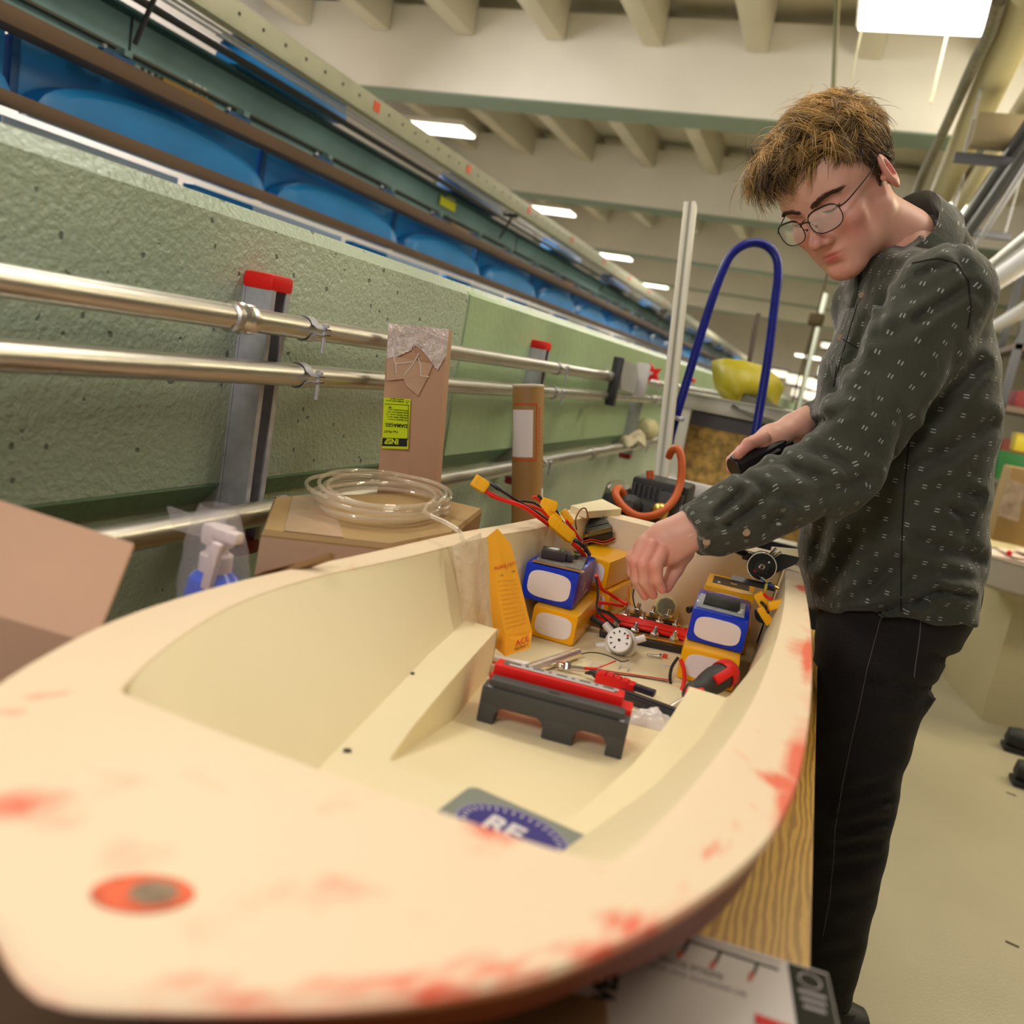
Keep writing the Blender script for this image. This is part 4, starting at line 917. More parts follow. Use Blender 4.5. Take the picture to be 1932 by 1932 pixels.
for k, (m_, nm) in enumerate(((wred, 'red'), (wblk, 'black'), (mat('orange_wire', (.8, .2, .02), .5), 'orange'))):
    wire('signal_lead', [P(1095, 1024+2*k, 1.27), P(1115, 1018+2*k, 1.28), P(1140, 1022+2*k, 1.29), P(1160, 1014+2*k, 1.30)], .0008, m_, 'thin %s signal lead on the rear left yellow battery' % nm, group='thin leads')
# terminal bars
def bar_block(a, b_, z, label, studs, lab2):
    a, b_ = Vector(a), Vector(b_); d = b_-a; L_ = d.length; r = thing('terminal_bar', label, 'terminal', V(a.x, a.y, z), rot=basis(d, (0, 0, 1)))
    MB().box((L_/2, 0, .005), (L_+.012, .026, .010), .002).build('base', blkp, r)
    MB().box((L_/2, 0, .0115), (L_+.004, .014, .003), .0006).build('bus_strip', brass, r)
    for k in range(studs):
        x = L_*(k+.5)/studs
        st_ = MB().lathe([(.0075, 0), (.0075, .0011), (.0050, .0013)], (x, 0, .013), n=16).lathe([(.0066, 0), (.0070, .0008), (.0070, .0050), (.0060, .0058)], (x, 0, .0142), n=6).build('nut', chrome, r)
        pr = [(.0033, .012)]
        for q_ in range(8): pr += [(.0036, .0145+q_*.0018), (.0030, .0154+q_*.0018)]
        MB().lathe(pr+[(.0022, .0296)], (x, 0, 0), n=10).build('stud', chrome, r)
    return r
bar_block((-.225, 1.196, 0), (-.112, 1.225, 0), Z0, 'front black terminal bar with chrome studs between the batteries', 4, '')
bar_block((-.222, 1.265, 0), (-.122, 1.290, 0), Z0+.001, 'middle black terminal bar with chrome studs and nuts', 4, '')
bar_block((-.212, 1.310, 0), (-.142, 1.330, 0), Z0+.002, 'rear black terminal bar partly under the reaching hand', 3, '')
for k in range(6):
    y = 1.222+.0055*k; z = Z0+.008+.004*(k % 2)
    wire('bus_lead', [V(-.250, y+.012, z), V(-.215, y+.006, z+.006), V(-.17, y+.004, z+.010), V(-.13, y+.018, z+.007), V(-.106, y+.022, z+.004)], .0030, wred, '%s thick red lead from the front between the terminal bars' % ORD[k], k=4, group='red leads between the terminal bars')
for k in range(3):
    wire('bus_lead', [V(-.255, 1.20+.008*k, Z0+.02), V(-.235, 1.205+.005*k, Z0+.012), V(-.22, 1.215+.004*k, Z0+.010)], .0026, wblk, '%s short thick black lead from the front entering the front terminal bar' % ORD[k], group='black leads at the terminal bar')
for k in range(4):
    a = (-.125+.006*k, 1.285-.012*k); one('ring_lug', MB().box((a[0], a[1], Z0+.017), (.010, .007, .002), .0008).cyl((a[0]+.005, a[1], Z0+.017), (a[0]+.016, a[1]+.004, Z0+.017), .003, 10), wred, '%s red sleeved ring lug from the back at the right end of the terminal bars' % ORD[k], 'lug', group='red ring lugs')
q = P(1302, 1150, 1.26)
one('bullet_plug', MB().cyl(q, q+V(.014, .02, .006), .0042, 12).lathe([(.005, 0), (.005, .004), (.002, .005)], q, (-.6, -.8, -.2), 12), blkp, 'black bullet plug beside the foam cylinder', 'plug')
for k, m_ in enumerate((MATS['orange_wire'], yel, wblk)):
    q = P(1186+5*k, 1105+3*k, 1.30); wire('servo_plug_lead', [q, q+V(.001, 0, -.012), q+V(.006, -.004, -.022), q+V(.010, -.004, -.028)], .0011, m_, ['orange', 'yellow', 'black'][k]+' thin lead hanging under the fingertips', group='thin leads')
# motor on the rear right pack
q = P(1437, 1068, 1.25); fwd = (P(1441, 1080, 1.17)-q).normalized()
mo = thing('electric_motor', 'round black electric motor with silver rim on the rear right battery', 'motor', q, rot=basis(fwd, (0, 0, 1)))
AX = (1, 0, 0)
MB().lathe([(.012, -.030), (.020, -.028), (.021, -.020), (.0195, -.018), (.0195, -.010), (.021, -.008), (.021, .004), (.0195, .008)], (0, 0, 0), AX, 36).build('can', mat('motor_black', (.012, .012, .013), .22, .4), mo)
MB().lathe([(.0205, .006), (.0212, .007), (.0212, .0085), (.0198, .0085)], (0, 0, 0), AX, 36, cap=False).build('rim_ring', chrome, mo)
MB().lathe([(.0198, .0075), (.006, .0082), (.006, .0095), (.0, .0095)], (0, 0, 0), AX, 36).build('face_plate', mat('face_black', (.015, .014, .015), .25), mo)
MB().lathe([(.0045, .009), (.0045, .011), (.002, .012), (.002, .009)], (0, 0, 0), AX, 20).build('shaft_collar', chrome, mo)
for k in range(4):
    a = .8+PI/2*k; MB().lathe([(.0016, .008), (.0016, .0092), (0, .0092)], (0, .012*math.cos(a), .012*math.sin(a)), AX, 8).build('face_screw', [chrome, dark, red_plastic, dark][k], mo)
MB().cyl((-.010, .012, .014), (-.006, .022, .026), .0022, 10).cyl((-.018, .008, .017), (-.016, .015, .029), .0022, 10).build('cooling_nipple', chrome, mo)
MB().box((-.018, -.020, .008), (.012, .020, .012), .003).cyl((-.018, -.024, .010), (-.008, -.040, .014), .005, 12).build('mount_ear', blkp, mo)
MB().prism([(-.040, .010, -.02), (-.040, .050, .012), (-.040, .052, .022), (-.040, .030, .022), (-.040, .005, .018), (-.040, -.016, .014), (-.040, -.014, -.020)], (.008, 0, 0)).build('bracket', blkp, mo)
mo2 = WMAT[mo].inverted()
MB().box(P(1420, 1100, 1.24), (.062, .035, .0025), rot=Matrix.Rotation(.06, 3, 'Z')).build('mount_plate', blkp, mo, world=True)
for k, (m_, nm, tip) in enumerate(((mat('blue_wire', (.02, .08, .5), .5), 'blue', (1460, 1106)), (mat('green_yellow_wire', (.5, .5, .04), .5), 'yellow', (1444, 1112)), (wblk, 'black', (1454, 1100)))):
    wire('motor_lead', [P(1428, 1084, 1.165), P(1438, 1092, 1.16), P(1446, 1100, 1.16), P(*tip, 1.16)], .0020, m_, '%s motor lead hanging below the motor face' % nm, group='motor leads')
    a = P(*tip, 1.16); one('bullet_tip', MB().cyl(a, a+(a-P(1446, 1098, 1.16)).normalized()*.007, .0019, 10), brass, 'brass plug tip on the %s motor lead' % nm, 'plug', group='brass plug tips')
# connectors on the right edge
ca = P(1438, 1134, 1.155); connector(ca, P(1430, 1125, 1.155)-P(1445, 1150, 1.155), 'yellow connector standing at the corner of the right blue battery', .022, .014, .010, up=EYE_V-ca)
cb2 = P(1463, 1141, 1.13); connector(cb2, EYE_V-cb2+V(.2, 0, 0), 'yellow connector with two open sockets facing the lens over the right rim', .018, .020, .011, up=V(-.5, 0, 1), sockets=True)
cb3 = P(1444, 1162, 1.15); connector(cb3, P(1436, 1150, 1.155)-P(1452, 1176, 1.155), 'lower yellow connector wrapped in black beside the right blue battery', .024, .012, .009, up=EYE_V-cb3)
wire('red_lead', [P(1441, 1121, 1.15), P(1450, 1128, 1.14), P(1458, 1130, 1.135)], .0020, wred, 'short red lead between the two right connectors', group='leads at the right rim')
wire('red_lead', [P(1446, 1152, 1.15), P(1452, 1150, 1.14), P(1458, 1146, 1.135)], .0020, wred, 'short red lead under the socket connector', group='leads at the right rim')
wire('black_lead', [P(1436, 1136, 1.15), P(1442, 1142, 1.145), P(1448, 1152, 1.145), P(1450, 1165, 1.15)], .0022, wblk, 'black lead curling between the right connectors', group='leads at the right rim')
wire('black_lead', [P(1428, 1150, 1.16), P(1430, 1165, 1.16), P(1440, 1172, 1.16), P(1452, 1168, 1.155)], .0034, wblk, 'thick black lead under the right connectors', group='leads at the right rim')
# pump
q = PZ(1160, 1240, Z0); fw = (V(.03, -.85, .42)).normalized()
pm = thing('water_pump', 'small white water pump with round dial face on clear feet', 'pump', q+V(0, .012, .020), rot=basis(fw, (0, 0, 1))*1.25)
wp = mat('pump_white', (.80, .78, .74), .35); gp = mat('pump_grey', (.38, .40, .43), .35)
MB().lathe([(.010, -.030), (.016, -.028), (.018, -.020), (.018, -.012), (.0155, -.010)], (0, 0, 0), (1, 0, 0), 30).build('pump_head', wp, pm)
MB().lathe([(.0145, -.012), (.0145, .004), (.0135, .006)], (0, 0, 0), (1, 0, 0), 30).build('motor_can', gp, pm)
MB().lathe([(.0138, .004), (.0138, .0075), (.0125, .0085), (0, .0085)], (0, 0, 0), (1, 0, 0), 30).build('dial', wp, pm)
for k in range(8):
    a = -.2+.66*k*1.0; c_, s_ = math.cos(a), math.sin(a)
    MB().prism([(.0088, .0105*c_-.0012*s_, .0105*s_+.0012*c_), (.0088, .0105*c_+.0012*s_, .0105*s_-.0012*c_), (.0088, .0072*c_, .0072*s_)], (.0003, 0, 0)).build('dial_mark', blk, pm)
MB().lathe([(.0016, .0085), (.0016, .0095), (0, .0095)], (0, 0, 0), (1, 0, 0), 12).build('dial_hub', blk, pm)
MB().cyl((.0088, .008, .007), (.0096, .008, .007), .0016, 10).build('red_dot', red_plastic, pm)
for y, z in ((.016, .010), (-.016, .012), (.014, -.012), (-.018, -.006)): MB().cyl((-.020, y*.7, z*.7), (-.020, y*1.5, z*1.5), .0042, 12).build('port', wp, pm)
for s in (-1, 1):
    a = PZ(1150+28*s, 1262, Z0); one('clear_clip', MB().box(a+V(0, .004, .004), (.018, .002, .008)).box(a+V(.006, -.002, .003), (.002, .012, .006)).box(a+V(-.006, -.002, .003), (.002, .012, .006)), film, 'clear plastic clip %s the white pump' % ('left of' if s < 0 else 'right of'), 'clip', group='clear clips')
wire('thin_black_wire', [PZ(1060, 1244, Z0+.002), PZ(1080, 1240, Z0+.003), PZ(1105, 1232, Z0+.006), PZ(1128, 1232, Z0+.012), PZ(1150, 1238, Z0+.016), PZ(1172, 1248, Z0+.014), PZ(1186, 1246, Z0+.012)], .0008, wblk, 'thin black wire curving over the white pump face')
wire('thin_red_wire', [PZ(1032, 1254, Z0+.002), PZ(1060, 1256, Z0+.002), PZ(1090, 1260, Z0+.003), PZ(1120, 1262, Z0+.003), PZ(1162, 1247, Z0+.012)], .0009, wred, 'thin red wire running up to the white pump')
wire('thin_red_wire', [PZ(1050, 1247, Z0+.002), PZ(1075, 1256, Z0+.004), PZ(1092, 1260, Z0+.004)], .0009, wred, 'short thin red wire joining the red sleeve from the steel tube')
one('heat_shrink', MB().tube([PZ(1088, 1260, Z0+.0035), PZ(1105, 1261, Z0+.0035), PZ(1124, 1262, Z0+.0035)], .0020, 10), wred, 'red heat shrink sleeve on the thin wire before the pump', 'sleeve')
wire('thin_red_wire', [PZ(1124, 1262, Z0+.002), PZ(1160, 1268, Z0+.002), PZ(1210, 1275, Z0+.002), PZ(1262, 1283, Z0+.003)], .0009, wred, 'thin red wire from the red sleeve to the right battery')
wire('thin_black_wire', [PZ(1124, 1263, Z0+.0012), PZ(1160, 1271, Z0+.001), PZ(1210, 1278, Z0+.001), PZ(1260, 1286, Z0+.002)], .0008, wblk, 'thin black wire beneath the red one to the right battery')
wire('black_lead', [P(1280, 1240, 1.12), P(1268, 1258, 1.12), P(1264, 1280, 1.11), P(1268, 1305, 1.10), P(1275, 1320, 1.08)], .0022, wblk, 'black lead looping in front of the front right yellow battery', group='leads at the front right battery')
wire('red_lead', [P(1284, 1244, 1.11), P(1290, 1262, 1.105), P(1291, 1285, 1.10), P(1285, 1305, 1.09)], .0028, wred, 'red lead looping in front of the front right yellow battery', group='leads at the front right battery')
wire('red_lead', [P(1385, 1262, 1.14), P(1376, 1275, 1.13), P(1370, 1290, 1.12)], .0014, wred, 'thin red lead at the right end of the front right yellow battery', group='leads at the front right battery')
wire('black_lead', [P(1384, 1270, 1.14), P(1386, 1284, 1.13), P(1378, 1300, 1.12)], .0028, wblk, 'black sleeve at the right end of the front right yellow battery', group='leads at the front right battery')
# tube, screw, bits
a, b_ = PZ(985, 1268, Z0+.0075), PZ(1088, 1232, Z0+.0075)
tt2 = MB().lathe([(.0075, 0), (.0075, (b_-a).length), (.0062, (b_-a).length), (.0060, .005)], a, b_-a, 24, cap=False)
one('steel_tube', tt2, mat('polished', (.85, .80, .70), .25, .9), 'short polished steel tube lying by the orange envelope', 'tube', base=a)
a, b_ = PZ(1220, 1235, Z0+.003), PZ(1247, 1239, Z0+.003); L_ = (b_-a).length; pr = [(.0002, 0)]
for k in range(9): pr += [(.0011+.00008*k, .001+k*L_*.09), (.0021+.00005*k, .0016+k*L_*.09)]
one('wood_screw', MB().lathe(pr+[(.0018, L_*.88), (.0045, L_*.93), (.0042, L_)], a, b_-a, 14), chrome, 'silver pan head screw lying right of the pump', 'screw', base=a)
q = PZ(1254, 1241, Z0); one('red_bit', MB().box(q+V(0, 0, .0028), (.0065, .0055, .0055), .001), mat('bit_red', (.8, .06, .02), .5), 'tiny red plastic bit beside the screw', 'bit')
for i, a in enumerate(((1250, 1257), (1262, 1260))):
    q = PZ(*a, Z0); m = MB(); n = 12
    m.tube([q+V(.0036*math.cos(PI*k/n), .004*math.sin(PI*k/n), .0008) for k in range(n+1)]+[q+V(-.0036, 0, .0008)], .0006, 6, closed=True)
    one('d_clip', m, galv, ['left', 'right'][i]+' one of two tiny D shaped metal clips below the screw', 'clip', group='D shaped clips')
q = PZ(1070, 1268, Z0)
bn = thing('hex_bolt', 'silver hex bolt and nut lying behind the red charger', 'bolt', q)
MB().lathe([(.007, 0), (.0075, .001), (.0075, .006), (.0068, .007)], (-.004, 0, .006), (1, .3, .1), 6).build('head', chrome, bn)
MB().lathe([(.0035, 0), (.0035, .018)], (.002, .002, .006), (1, .3, .1), 12).build('shank', chrome, bn); MB().sphere((-.009, -.002, .005), .005, 8).build('washer_cap', chrome, bn)
# charger
q = V(-.262, .792, Z0)
ch = thing('battery_charger', 'dark grey and red battery charger standing on legs in the hull', 'charger', q, rot=basis((.150, .020, 0), (0, 0, 1)))
L_ = .155
def frame_part(y0, y1, h, m_, name, x0=0, x1=L_, legs=((0, .018), (.070, .103), (.137, .155))):
    top = h-.020
    prof = [(x0, 0)]
    pts = [(x0, 0), (x0, h-.004), (x0+.004, h), (x1-.004, h), (x1, h-.004), (x1, 0), (legs[2][0], 0), (legs[2][0]-.002, top-.006), (legs[2][0]-.010, top), (legs[1][1]+.010, top), (legs[1][1]+.002, top-.006), (legs[1][1], 0), (legs[1][0], 0), (legs[1][0]-.002, top-.006), (legs[1][0]-.010, top), (legs[0][1]+.012, top), (legs[0][1]+.003, top-.006), (legs[0][1], 0)]
    # skirt as separate convex pieces
    m = MB().box(((x0+x1)/2, (y0+y1)/2, (h+top)/2), (x1-x0, y1-y0, h-top), .002)
    for a, b_ in legs: m.box(((a+b_)/2+x0*0, (y0+y1)/2, top/2+.002), (b_-a, y1-y0, top+.004), .0018)
    for a, s in ((legs[0][1], 1), (legs[1][0], -1), (legs[1][1], 1), (legs[2][0], -1)):
        m.prism([(a-.001*s, y0+.0005, top+.001), (a+s*.009, y0+.0005, top+.001), (a+s*.003, y0+.0005, top-.003), (a-.001*s, y0+.0005, top-.009)], (0, y1-y0-.001, 0))
    return m.build(name, m_, ch)
frame_part(0, .022, .040, chgr, 'front_frame')
MB().box((L_/2, .012, .043), (L_-.012, .018, .010), .003).build('top_bar', chgr, ch)
MB().box((L_*.48, .009, .0483), (.012, .003, .0008), .0003).build('slot', dark, ch)
frame_part(.030, .056, .042, red_plastic, 'rear_frame', legs=((0, .016), (.070, .100), (.141, .155)))
MB().box((L_/2-.004, .040, .048), (L_-.014, .022, .014), .003).build('label_housing', red_plastic, ch)
MB().box((L_/2-.004, .041, .0553), (L_*.80, .013, .0006), .0002).build('label', mat('label_grey', (.12, .11, .11), .4), ch)
MB().box((L_/2-.002, .0365, .0558), (L_*.74, .0022, .0004)).build('label_stripe', padw, ch)
for k in range(14): MB().box((.024+.0085*k, .0425, .0558), (.005, .0022, .0003)).build('label_print', padw, ch) if k % 3 else None
MB().cyl((.012, .028, .010), (.145, .028, .010), .003, 8).build('crossbar', mat('copper_bar', (.55, .32, .2), .5), ch)
MB().cyl((.012, .026, .021), (.145, .026, .021), .0022, 8).build('crossbar', mat('red_bar', (.5, .1, .08), .5), ch)
for x, y in ((.008, .004), (.147, .004), (.149, .050)): MB().lathe([(.003, 0), (.003, .001), (0, .0014)], (x, y, .0395), n=10).build('screw', galv, ch)
# printed card, probes, bag of bits
q = PZ(955, 1262, Z0)
bk_ = thing('printed_card', 'small white and red printed card behind the charger', 'card', q+V(0, -.01, 0), rot=Matrix.Rotation(.25, 3, 'Z'))
MB().box((0, 0, .006), (.060, .038, .012), .001).build('card_body', padw, bk_); MB().box((-.014, -.010, .0122), (.018, .008, .0004)).box((.018, -.012, .0122), (.012, .004, .0004)).build('print', lr, bk_)
pr_ = thing('red_plug', 'red plastic plug with black tip lying behind the charger', 'plug', PZ(1170, 1290, Z0+.008), rot=basis((1, -.10, 0), (0, 0, 1)))
MB().box((-.006, 0, 0), (.050, .016, .013), .002).build('body', red_plastic, pr_)
for k in range(4): MB().cyl((-.026+.010*k, -.004, .007), (-.019+.010*k, -.004, .007), .0042, 12).build('knuckle', red_plastic, pr_)
MB().box((.030, .001, .002), (.030, .011, .008), .002).build('tip', mat('tip_black', (.03, .03, .045), .2), pr_)
MB().tube([(-.030, 0, 0), (-.040, .006, 0), (-.048, .002, -.003)], [.005, .004, .001], 10).build('tail', blkp, pr_)
kn_ = thing('black_rail', 'long black plastic rail lying between the red plug and the right shelf', 'rail', PZ(1228, 1330, Z0+.006), rot=basis((1, -.13, 0), (0, 0, 1)))
MB().box((0, 0, 0), (.085, .018, .010), .0015).build('rail_body', mat('rail_black', (.02, .02, .028), .25), kn_); MB().box((0, -.002, .0055), (.08, .004, .001)).build('rail_groove', dark, kn_)
q = PZ(1228, 1362, Z0); rsn = np.random.RandomState(4); m = MB(); n = 14; vs = []
for i in range(n+1):
    for j in range(n+1):
        u, v = i/n-.5, j/n-.5; e = max(0, 1-(2*u)**2)*max(0, 1-(2*v)**2)
        vs.append(q+V(u*.052, v*.040+.01*u, .0006+e*.014+.003*math.sin(17*u+9*v)*e+.002*math.sin(29*v-13*u)*e))
m.add(vs, [(i*(n+1)+j, (i+1)*(n+1)+j, (i+1)*(n+1)+j+1, i*(n+1)+j+1) for i in range(n) for j in range(n)])
one('small_parts_bag', m, mat('milky_film', (.80, .76, .76), .15, alpha=.75, coat=.5), 'small crumpled plastic bag beside the right end of the charger', 'bag', smooth=80)
q = PZ(1255, 1340, Z0+.006)
one('brass_part', MB().cyl(q, q+V(.012, .004, .0), .004, 10), brass, 'small brass fitting in front of the right hull shelf', 'fitting')
# screwdriver handle
a, b_ = P(1292, 1318, 1.03), P(1382, 1262, 1.085)
d = b_-a; Lh = d.length
sd = thing('screwdriver', 'black and red screwdriver handle on the front right yellow battery', 'screwdriver', a, rot=basis(d, (0, -.3, 1)))
MB().lathe([(.004, 0), (.010, .006), (.014, .018), (.013, .030), (.016, .045), (.0175, .058), (.0145, Lh-.004), (.006, Lh)], (0, 0, 0), (1, 0, 0), 20).build('handle', mat('grip_black', (.03, .03, .03), .5), sd)
MB().lathe([(.010, Lh-.018), (.0178, Lh-.022), (.0180, Lh-.010), (.012, Lh-.001)], (0, 0, 0), (1, 0, 0), 20, cap=False).build('red_end', red_plastic, sd)
MB().box((Lh*.62, -.010, .0125), (.030, .012, .006), .002, rot=Matrix.Rotation(.5, 3, 'X')).box((.012, -.004, .006), (.022, .016, .012), .004).build('red_inlay', red_plastic, sd)
MB().cyl((-.03, 0, 0), (0, 0, 0), .003, 10).build('shank', chrome, sd)
# orange coin envelope and the clear bag beside it
en = thing('coin_envelope', 'orange paper envelope with red and black printing leaning on the hull side', 'envelope', PZ(966, 1236, Z0))
ep_ = mat('envelope_orange', (.96, .45, .02), .7, var=.06, vscale=20, bump=.1, bscale=60)
a0, a1, a2, aL = P(920, 1012, 1.045), P(964, 1026, 1.045), P(1004, 1191, 1.055), P(953, 1197, 1.033)
aT, a5, a6 = P(939, 997, 1.045), P(934, 1222, 1.055), P(926, 1150, 1.06); b0_, b1_ = P(953, 1238, 1.035), P(1000, 1223, 1.045)
slab([a0, aL, a2, a1, aT], .0015, ep_, 'front_panel', en, (0, 1, 0))
slab([a0, aL, b0_, a5, a6], .0015, ep_, 'side_fold', en, (0, 1, 0))
slab([aL, a2, b1_, b0_], .0015, ep_, 'bottom_fold', en, (0, 1, 0))
fx = (a1-a0).normalized(); nE = (a1-a0).cross(aL-a0).normalized(); nE = -nE if nE.dot(EYE_V-a0) < 0 else nE
left0, left1 = a0, aL
uL = (left1-left0); uR = (a2-a1)
def epnt(u, v, off=.0006): return left0.lerp(left1, v).lerp(a1.lerp(a2, v), u)+nE*off
ie = WMAT[en].inverted()
def etx(s, size, u, v, u2, v2, m_, **k):
    o_ = epnt(u, v); x_ = (epnt(u2, v2)-o_).normalized(); y_ = nE.cross(x_).normalized(); return text(s, size, ie @ loc4(o_, Matrix((x_, y_, nE)).transposed()), m_, en, **k)
etx('PLEASE PAY C', .0049, .06, .345, .95, .25, lr, bold=.0001)
etx('Style', .0030, .16, .41, .9, .35, blk); etx('Qty', .0030, .74, .34, .9, .32, blk)
for k in range(11): 
    v = .46+.048*k; MB().tube([epnt(.08, v, .0009), epnt(.86, v-.045, .0009)], .00022, 4).build('ruled_line', mat('rule_brown', (.45, .15, .02), .7), en, world=True)
o_ = epnt(.36, 1.07, .0012)
xx = (b1_-b0_).normalized(); yy_ = nE.cross(xx)
text('ACE', .0095, ie @ loc4(b0_.lerp(b1_, .45)+(a2-b1_)*.40+nE*.0032+xx*-.002, Matrix((xx, yy_, nE)).transposed()), lr, en, bold=.0002, shear=.3)
text('Hardware', .0045, ie @ loc4(b0_.lerp(b1_, .36)+(a2-b1_)*.16+nE*.0028, Matrix((xx, yy_, nE)).transposed()), blk, en, shear=.3)
g = [P(853, 1030, 1.02), P(908, 1005, 1.06), P(915, 1040, 1.08), P(930, 1195, 1.09), P(874, 1172, .99)]
m = MB(); n = 12; vs = []
nb = (g[1]-g[0]).cross(g[4]-g[0]).normalized(); nb = nb if nb.dot(EYE_V-g[0]) > 0 else -nb
for i in range(n+1):
    for j in range(n+1):
        u, v = i/n, j/n; p = g[0].lerp(g[1], u).lerp(g[4].lerp(g[3], u), v); vs.append(p+nb*(.004*math.sin(PI*u)*(.6+.5*math.sin(7*v+9*u))))
m.add(vs, [(i*(n+1)+j, (i+1)*(n+1)+j, (i+1)*(n+1)+j+1, i*(n+1)+j+1) for i in range(n) for j in range(n)])
cbg = one('clear_parts_bag', m, mat('cloudy_film', (.78, .66, .52), .18, alpha=.55, coat=.6, bump=.6, bscale=60), 'flat clear plastic bag leaning left of the orange envelope', 'bag', smooth=80)
# ------------------------------------------------------------------ things behind the hull
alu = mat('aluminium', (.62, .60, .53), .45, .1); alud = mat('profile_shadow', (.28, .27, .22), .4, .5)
navy = mat('navy_paint', (.006, .012, .22), .35, spec=.3, coat=.1, var=.25, vscale=25)
osb = mat('osb_board', (.66, .42, .12), .8, var=.6, vscale=34, detail=6, bump=.2, bscale=60)
# upright slotted profile
b_, t_ = P(1247, 905, 2.10), P(1303, 386, 2.20); d = (b_-t_).normalized(); b_ = b_+d*(b_.z/(-d.z)) if d.z < 0 else b_
ex = thing('slotted_profile', 'tall pale slotted aluminium profile leaning upright behind the hull', 'profile', b_, rot=basis(t_-b_, (0, -1, 0)))
Lp = (t_-b_).length
MB().box((Lp/2, 0, 0), (Lp, .031, .031), .002).build('core', alu, ex)
for s in (-1, 1): MB().box((Lp/2, s*.011, .0160), (Lp, .0080, .004), .001).build('lip', alu, ex)
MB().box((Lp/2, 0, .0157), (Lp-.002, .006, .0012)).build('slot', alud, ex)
# navy hand truck loop
hz = 2.2
hp = [P(1240, 960, 2.2), P(1258, 850, 2.2), P(1300, 705, 2.2), P(1340, 575, 2.2), P(1366, 505, 2.2), P(1385, 475, 2.2), P(1415, 459, 2.2), P(1445, 463, 2.2), P(1464, 485, 2.2), P(1468, 520, 2.2), P(1462, 570, 2.2), P(1448, 680, 2.2), P(1430, 790, 2.2), P(1420, 850, 2.2), P(1400, 960, 2.2)]
ht_ = thing('hand_truck', 'navy blue tubular hand truck standing behind the hull', 'hand truck', V(hp[0].x+.12, hp[0].y, 0))
f0 = V(hp[0].x-.03, hp[0].y-.05, .05); f1 = V(hp[-1].x+.06, hp[-1].y, .05)
MB().tube([f0, hp[0].lerp(f0, .5)]+hp+[hp[-1].lerp(f1, .5), f1], .0115, 12, smooth=5).build('loop_frame', navy, ht_, world=True)
for z_ in (.25, .6): 
    a = f0.lerp(hp[0], (z_-.05)/(hp[0].z-.05)); b2 = f1.lerp(hp[-1], (z_-.05)/(hp[-1].z-.05)); MB().cyl(a, b2, .009, 10).build('crossbar', navy, ht_, world=True)
MB().box((f0+f1)/2+V(0, .08, -.02), (.34, .16, .008)).build('toe_plate', navy, ht_, world=True)
for f in (f0, f1): MB().lathe([(.02, -.02), (.075, -.02), (.08, -.01), (.08, .01), (.075, .02), (.02, .02)], f+V(0, .10, .03), (1, 0, 0), 20).build('wheel', dark, ht_, world=True)
for q in (P(1281, 790, 2.19), P(1262, 842, 2.19)): MB().box(q, (.026, .026, .012), .003).build('fitting', galv, ht_, world=True)
# shelf crate on a white aluminium frame with osb panels
A_, B_, C_, D_ = PY(1292, 752, 2.62), PY(1530, 795, 2.62), PY(1490, 925, 2.62), PY(1243, 865, 2.62)
cr = thing('osb_crate', 'crate of stained osb board in a white aluminium frame behind the hand truck', 'crate', V((A_.x+B_.x)/2, 2.62, 0))
x0, x1 = A_.x, A_.x+.62; zt, zb = A_.z-.005, D_.z+.0
z_top = zt; z_bot = .80
MB().box(((x0+x1)/2, 2.62, z_top+.0), (x1-x0, .05, .045), .004).build('top_rail', alu, cr, world=True)
MB().box(((x0+x1)/2, 2.80, z_top+.024), (x1-x0, .42, .006)).build('lid_board', mat('pale_board', (.45, .45, .38), .6), cr, world=True)
MB().box(((x0+x1)/2, 2.645, z_top-.045), (x1-x0-.06, .02, .045)).build('grey_strip', mat('grey_lilac', (.14, .13, .15), .6), cr, world=True)
for x in (x0+.015, x0+.29, x1-.015): MB().box((x, 2.62, z_top/2+.0), (.030, .045, z_top-.04), .003).build('upright', alu, cr, world=True)
MB().box((x0+.15, 2.65, .975), (.25, .012, .18)).build('osb_panel', osb, cr, world=True); MB().box((x0+.45, 2.65, .975), (.29, .012, .18)).build('osb_panel', osb, cr, world=True)
MB().box(((x0+x1)/2, 2.605, .868), (x1-x0, .05, .040), .003).build('white_rail', mat('rail_white', (.82, .80, .84), .35), cr, world=True)
MB().box(((x0+x1)/2, 2.65, .81), (x1-x0, .012, .07)).build('osb_panel', osb, cr, world=True)
MB().box(((x0+x1)/2, 2.66, .5), (x1-x0, .01, .52)).build('dark_back', dark, cr, world=True)
# yellow curved sheet lying on the crate
yc = mat('yellow_sheet', (.42, .36, .008), .45, var=.15, vscale=6)
pr_px = [(1342, 680), (1365, 676), (1400, 679), (1440, 690), (1470, 712), (1481, 730)]; lo_px = [(1350, 735), (1372, 762), (1392, 764), (1404, 742), (1440, 752), (1466, 770)]
m = MB(); vs = []; n = len(pr_px)
for i in range(n):
    z = 2.55+.22*((i/(n-1)-.45)**2)*4*.6
    a, b_ = P(*pr_px[i], z), P(*lo_px[i], z-.05)
    for j in range(5): vs.append(a.lerp(b_, j/4)+V(0, -.03*math.sin(PI*j/4), 0))
m.add(vs, [(i*5+j, i*5+j+1, (i+1)*5+j+1, (i+1)*5+j) for i in range(n-1) for j in range(4)])
ys_ = one('yellow_sheet', m, yc, 'curved yellow plastic sheet standing on the osb crate', 'sheet', smooth=80); ys_.modifiers.new('s', 'SOLIDIFY').thickness = .006
one('dark_fabric', MB().prism([P(1378, 768, 2.5), P(1402, 742, 2.52), P(1470, 775, 2.5), P(1500, 790, 2.5), P(1440, 795, 2.45)], (0, .08, .01)), mat('charcoal', (.05, .05, .04), .7), 'dark folded cover lying under the yellow sheet', 'cover')
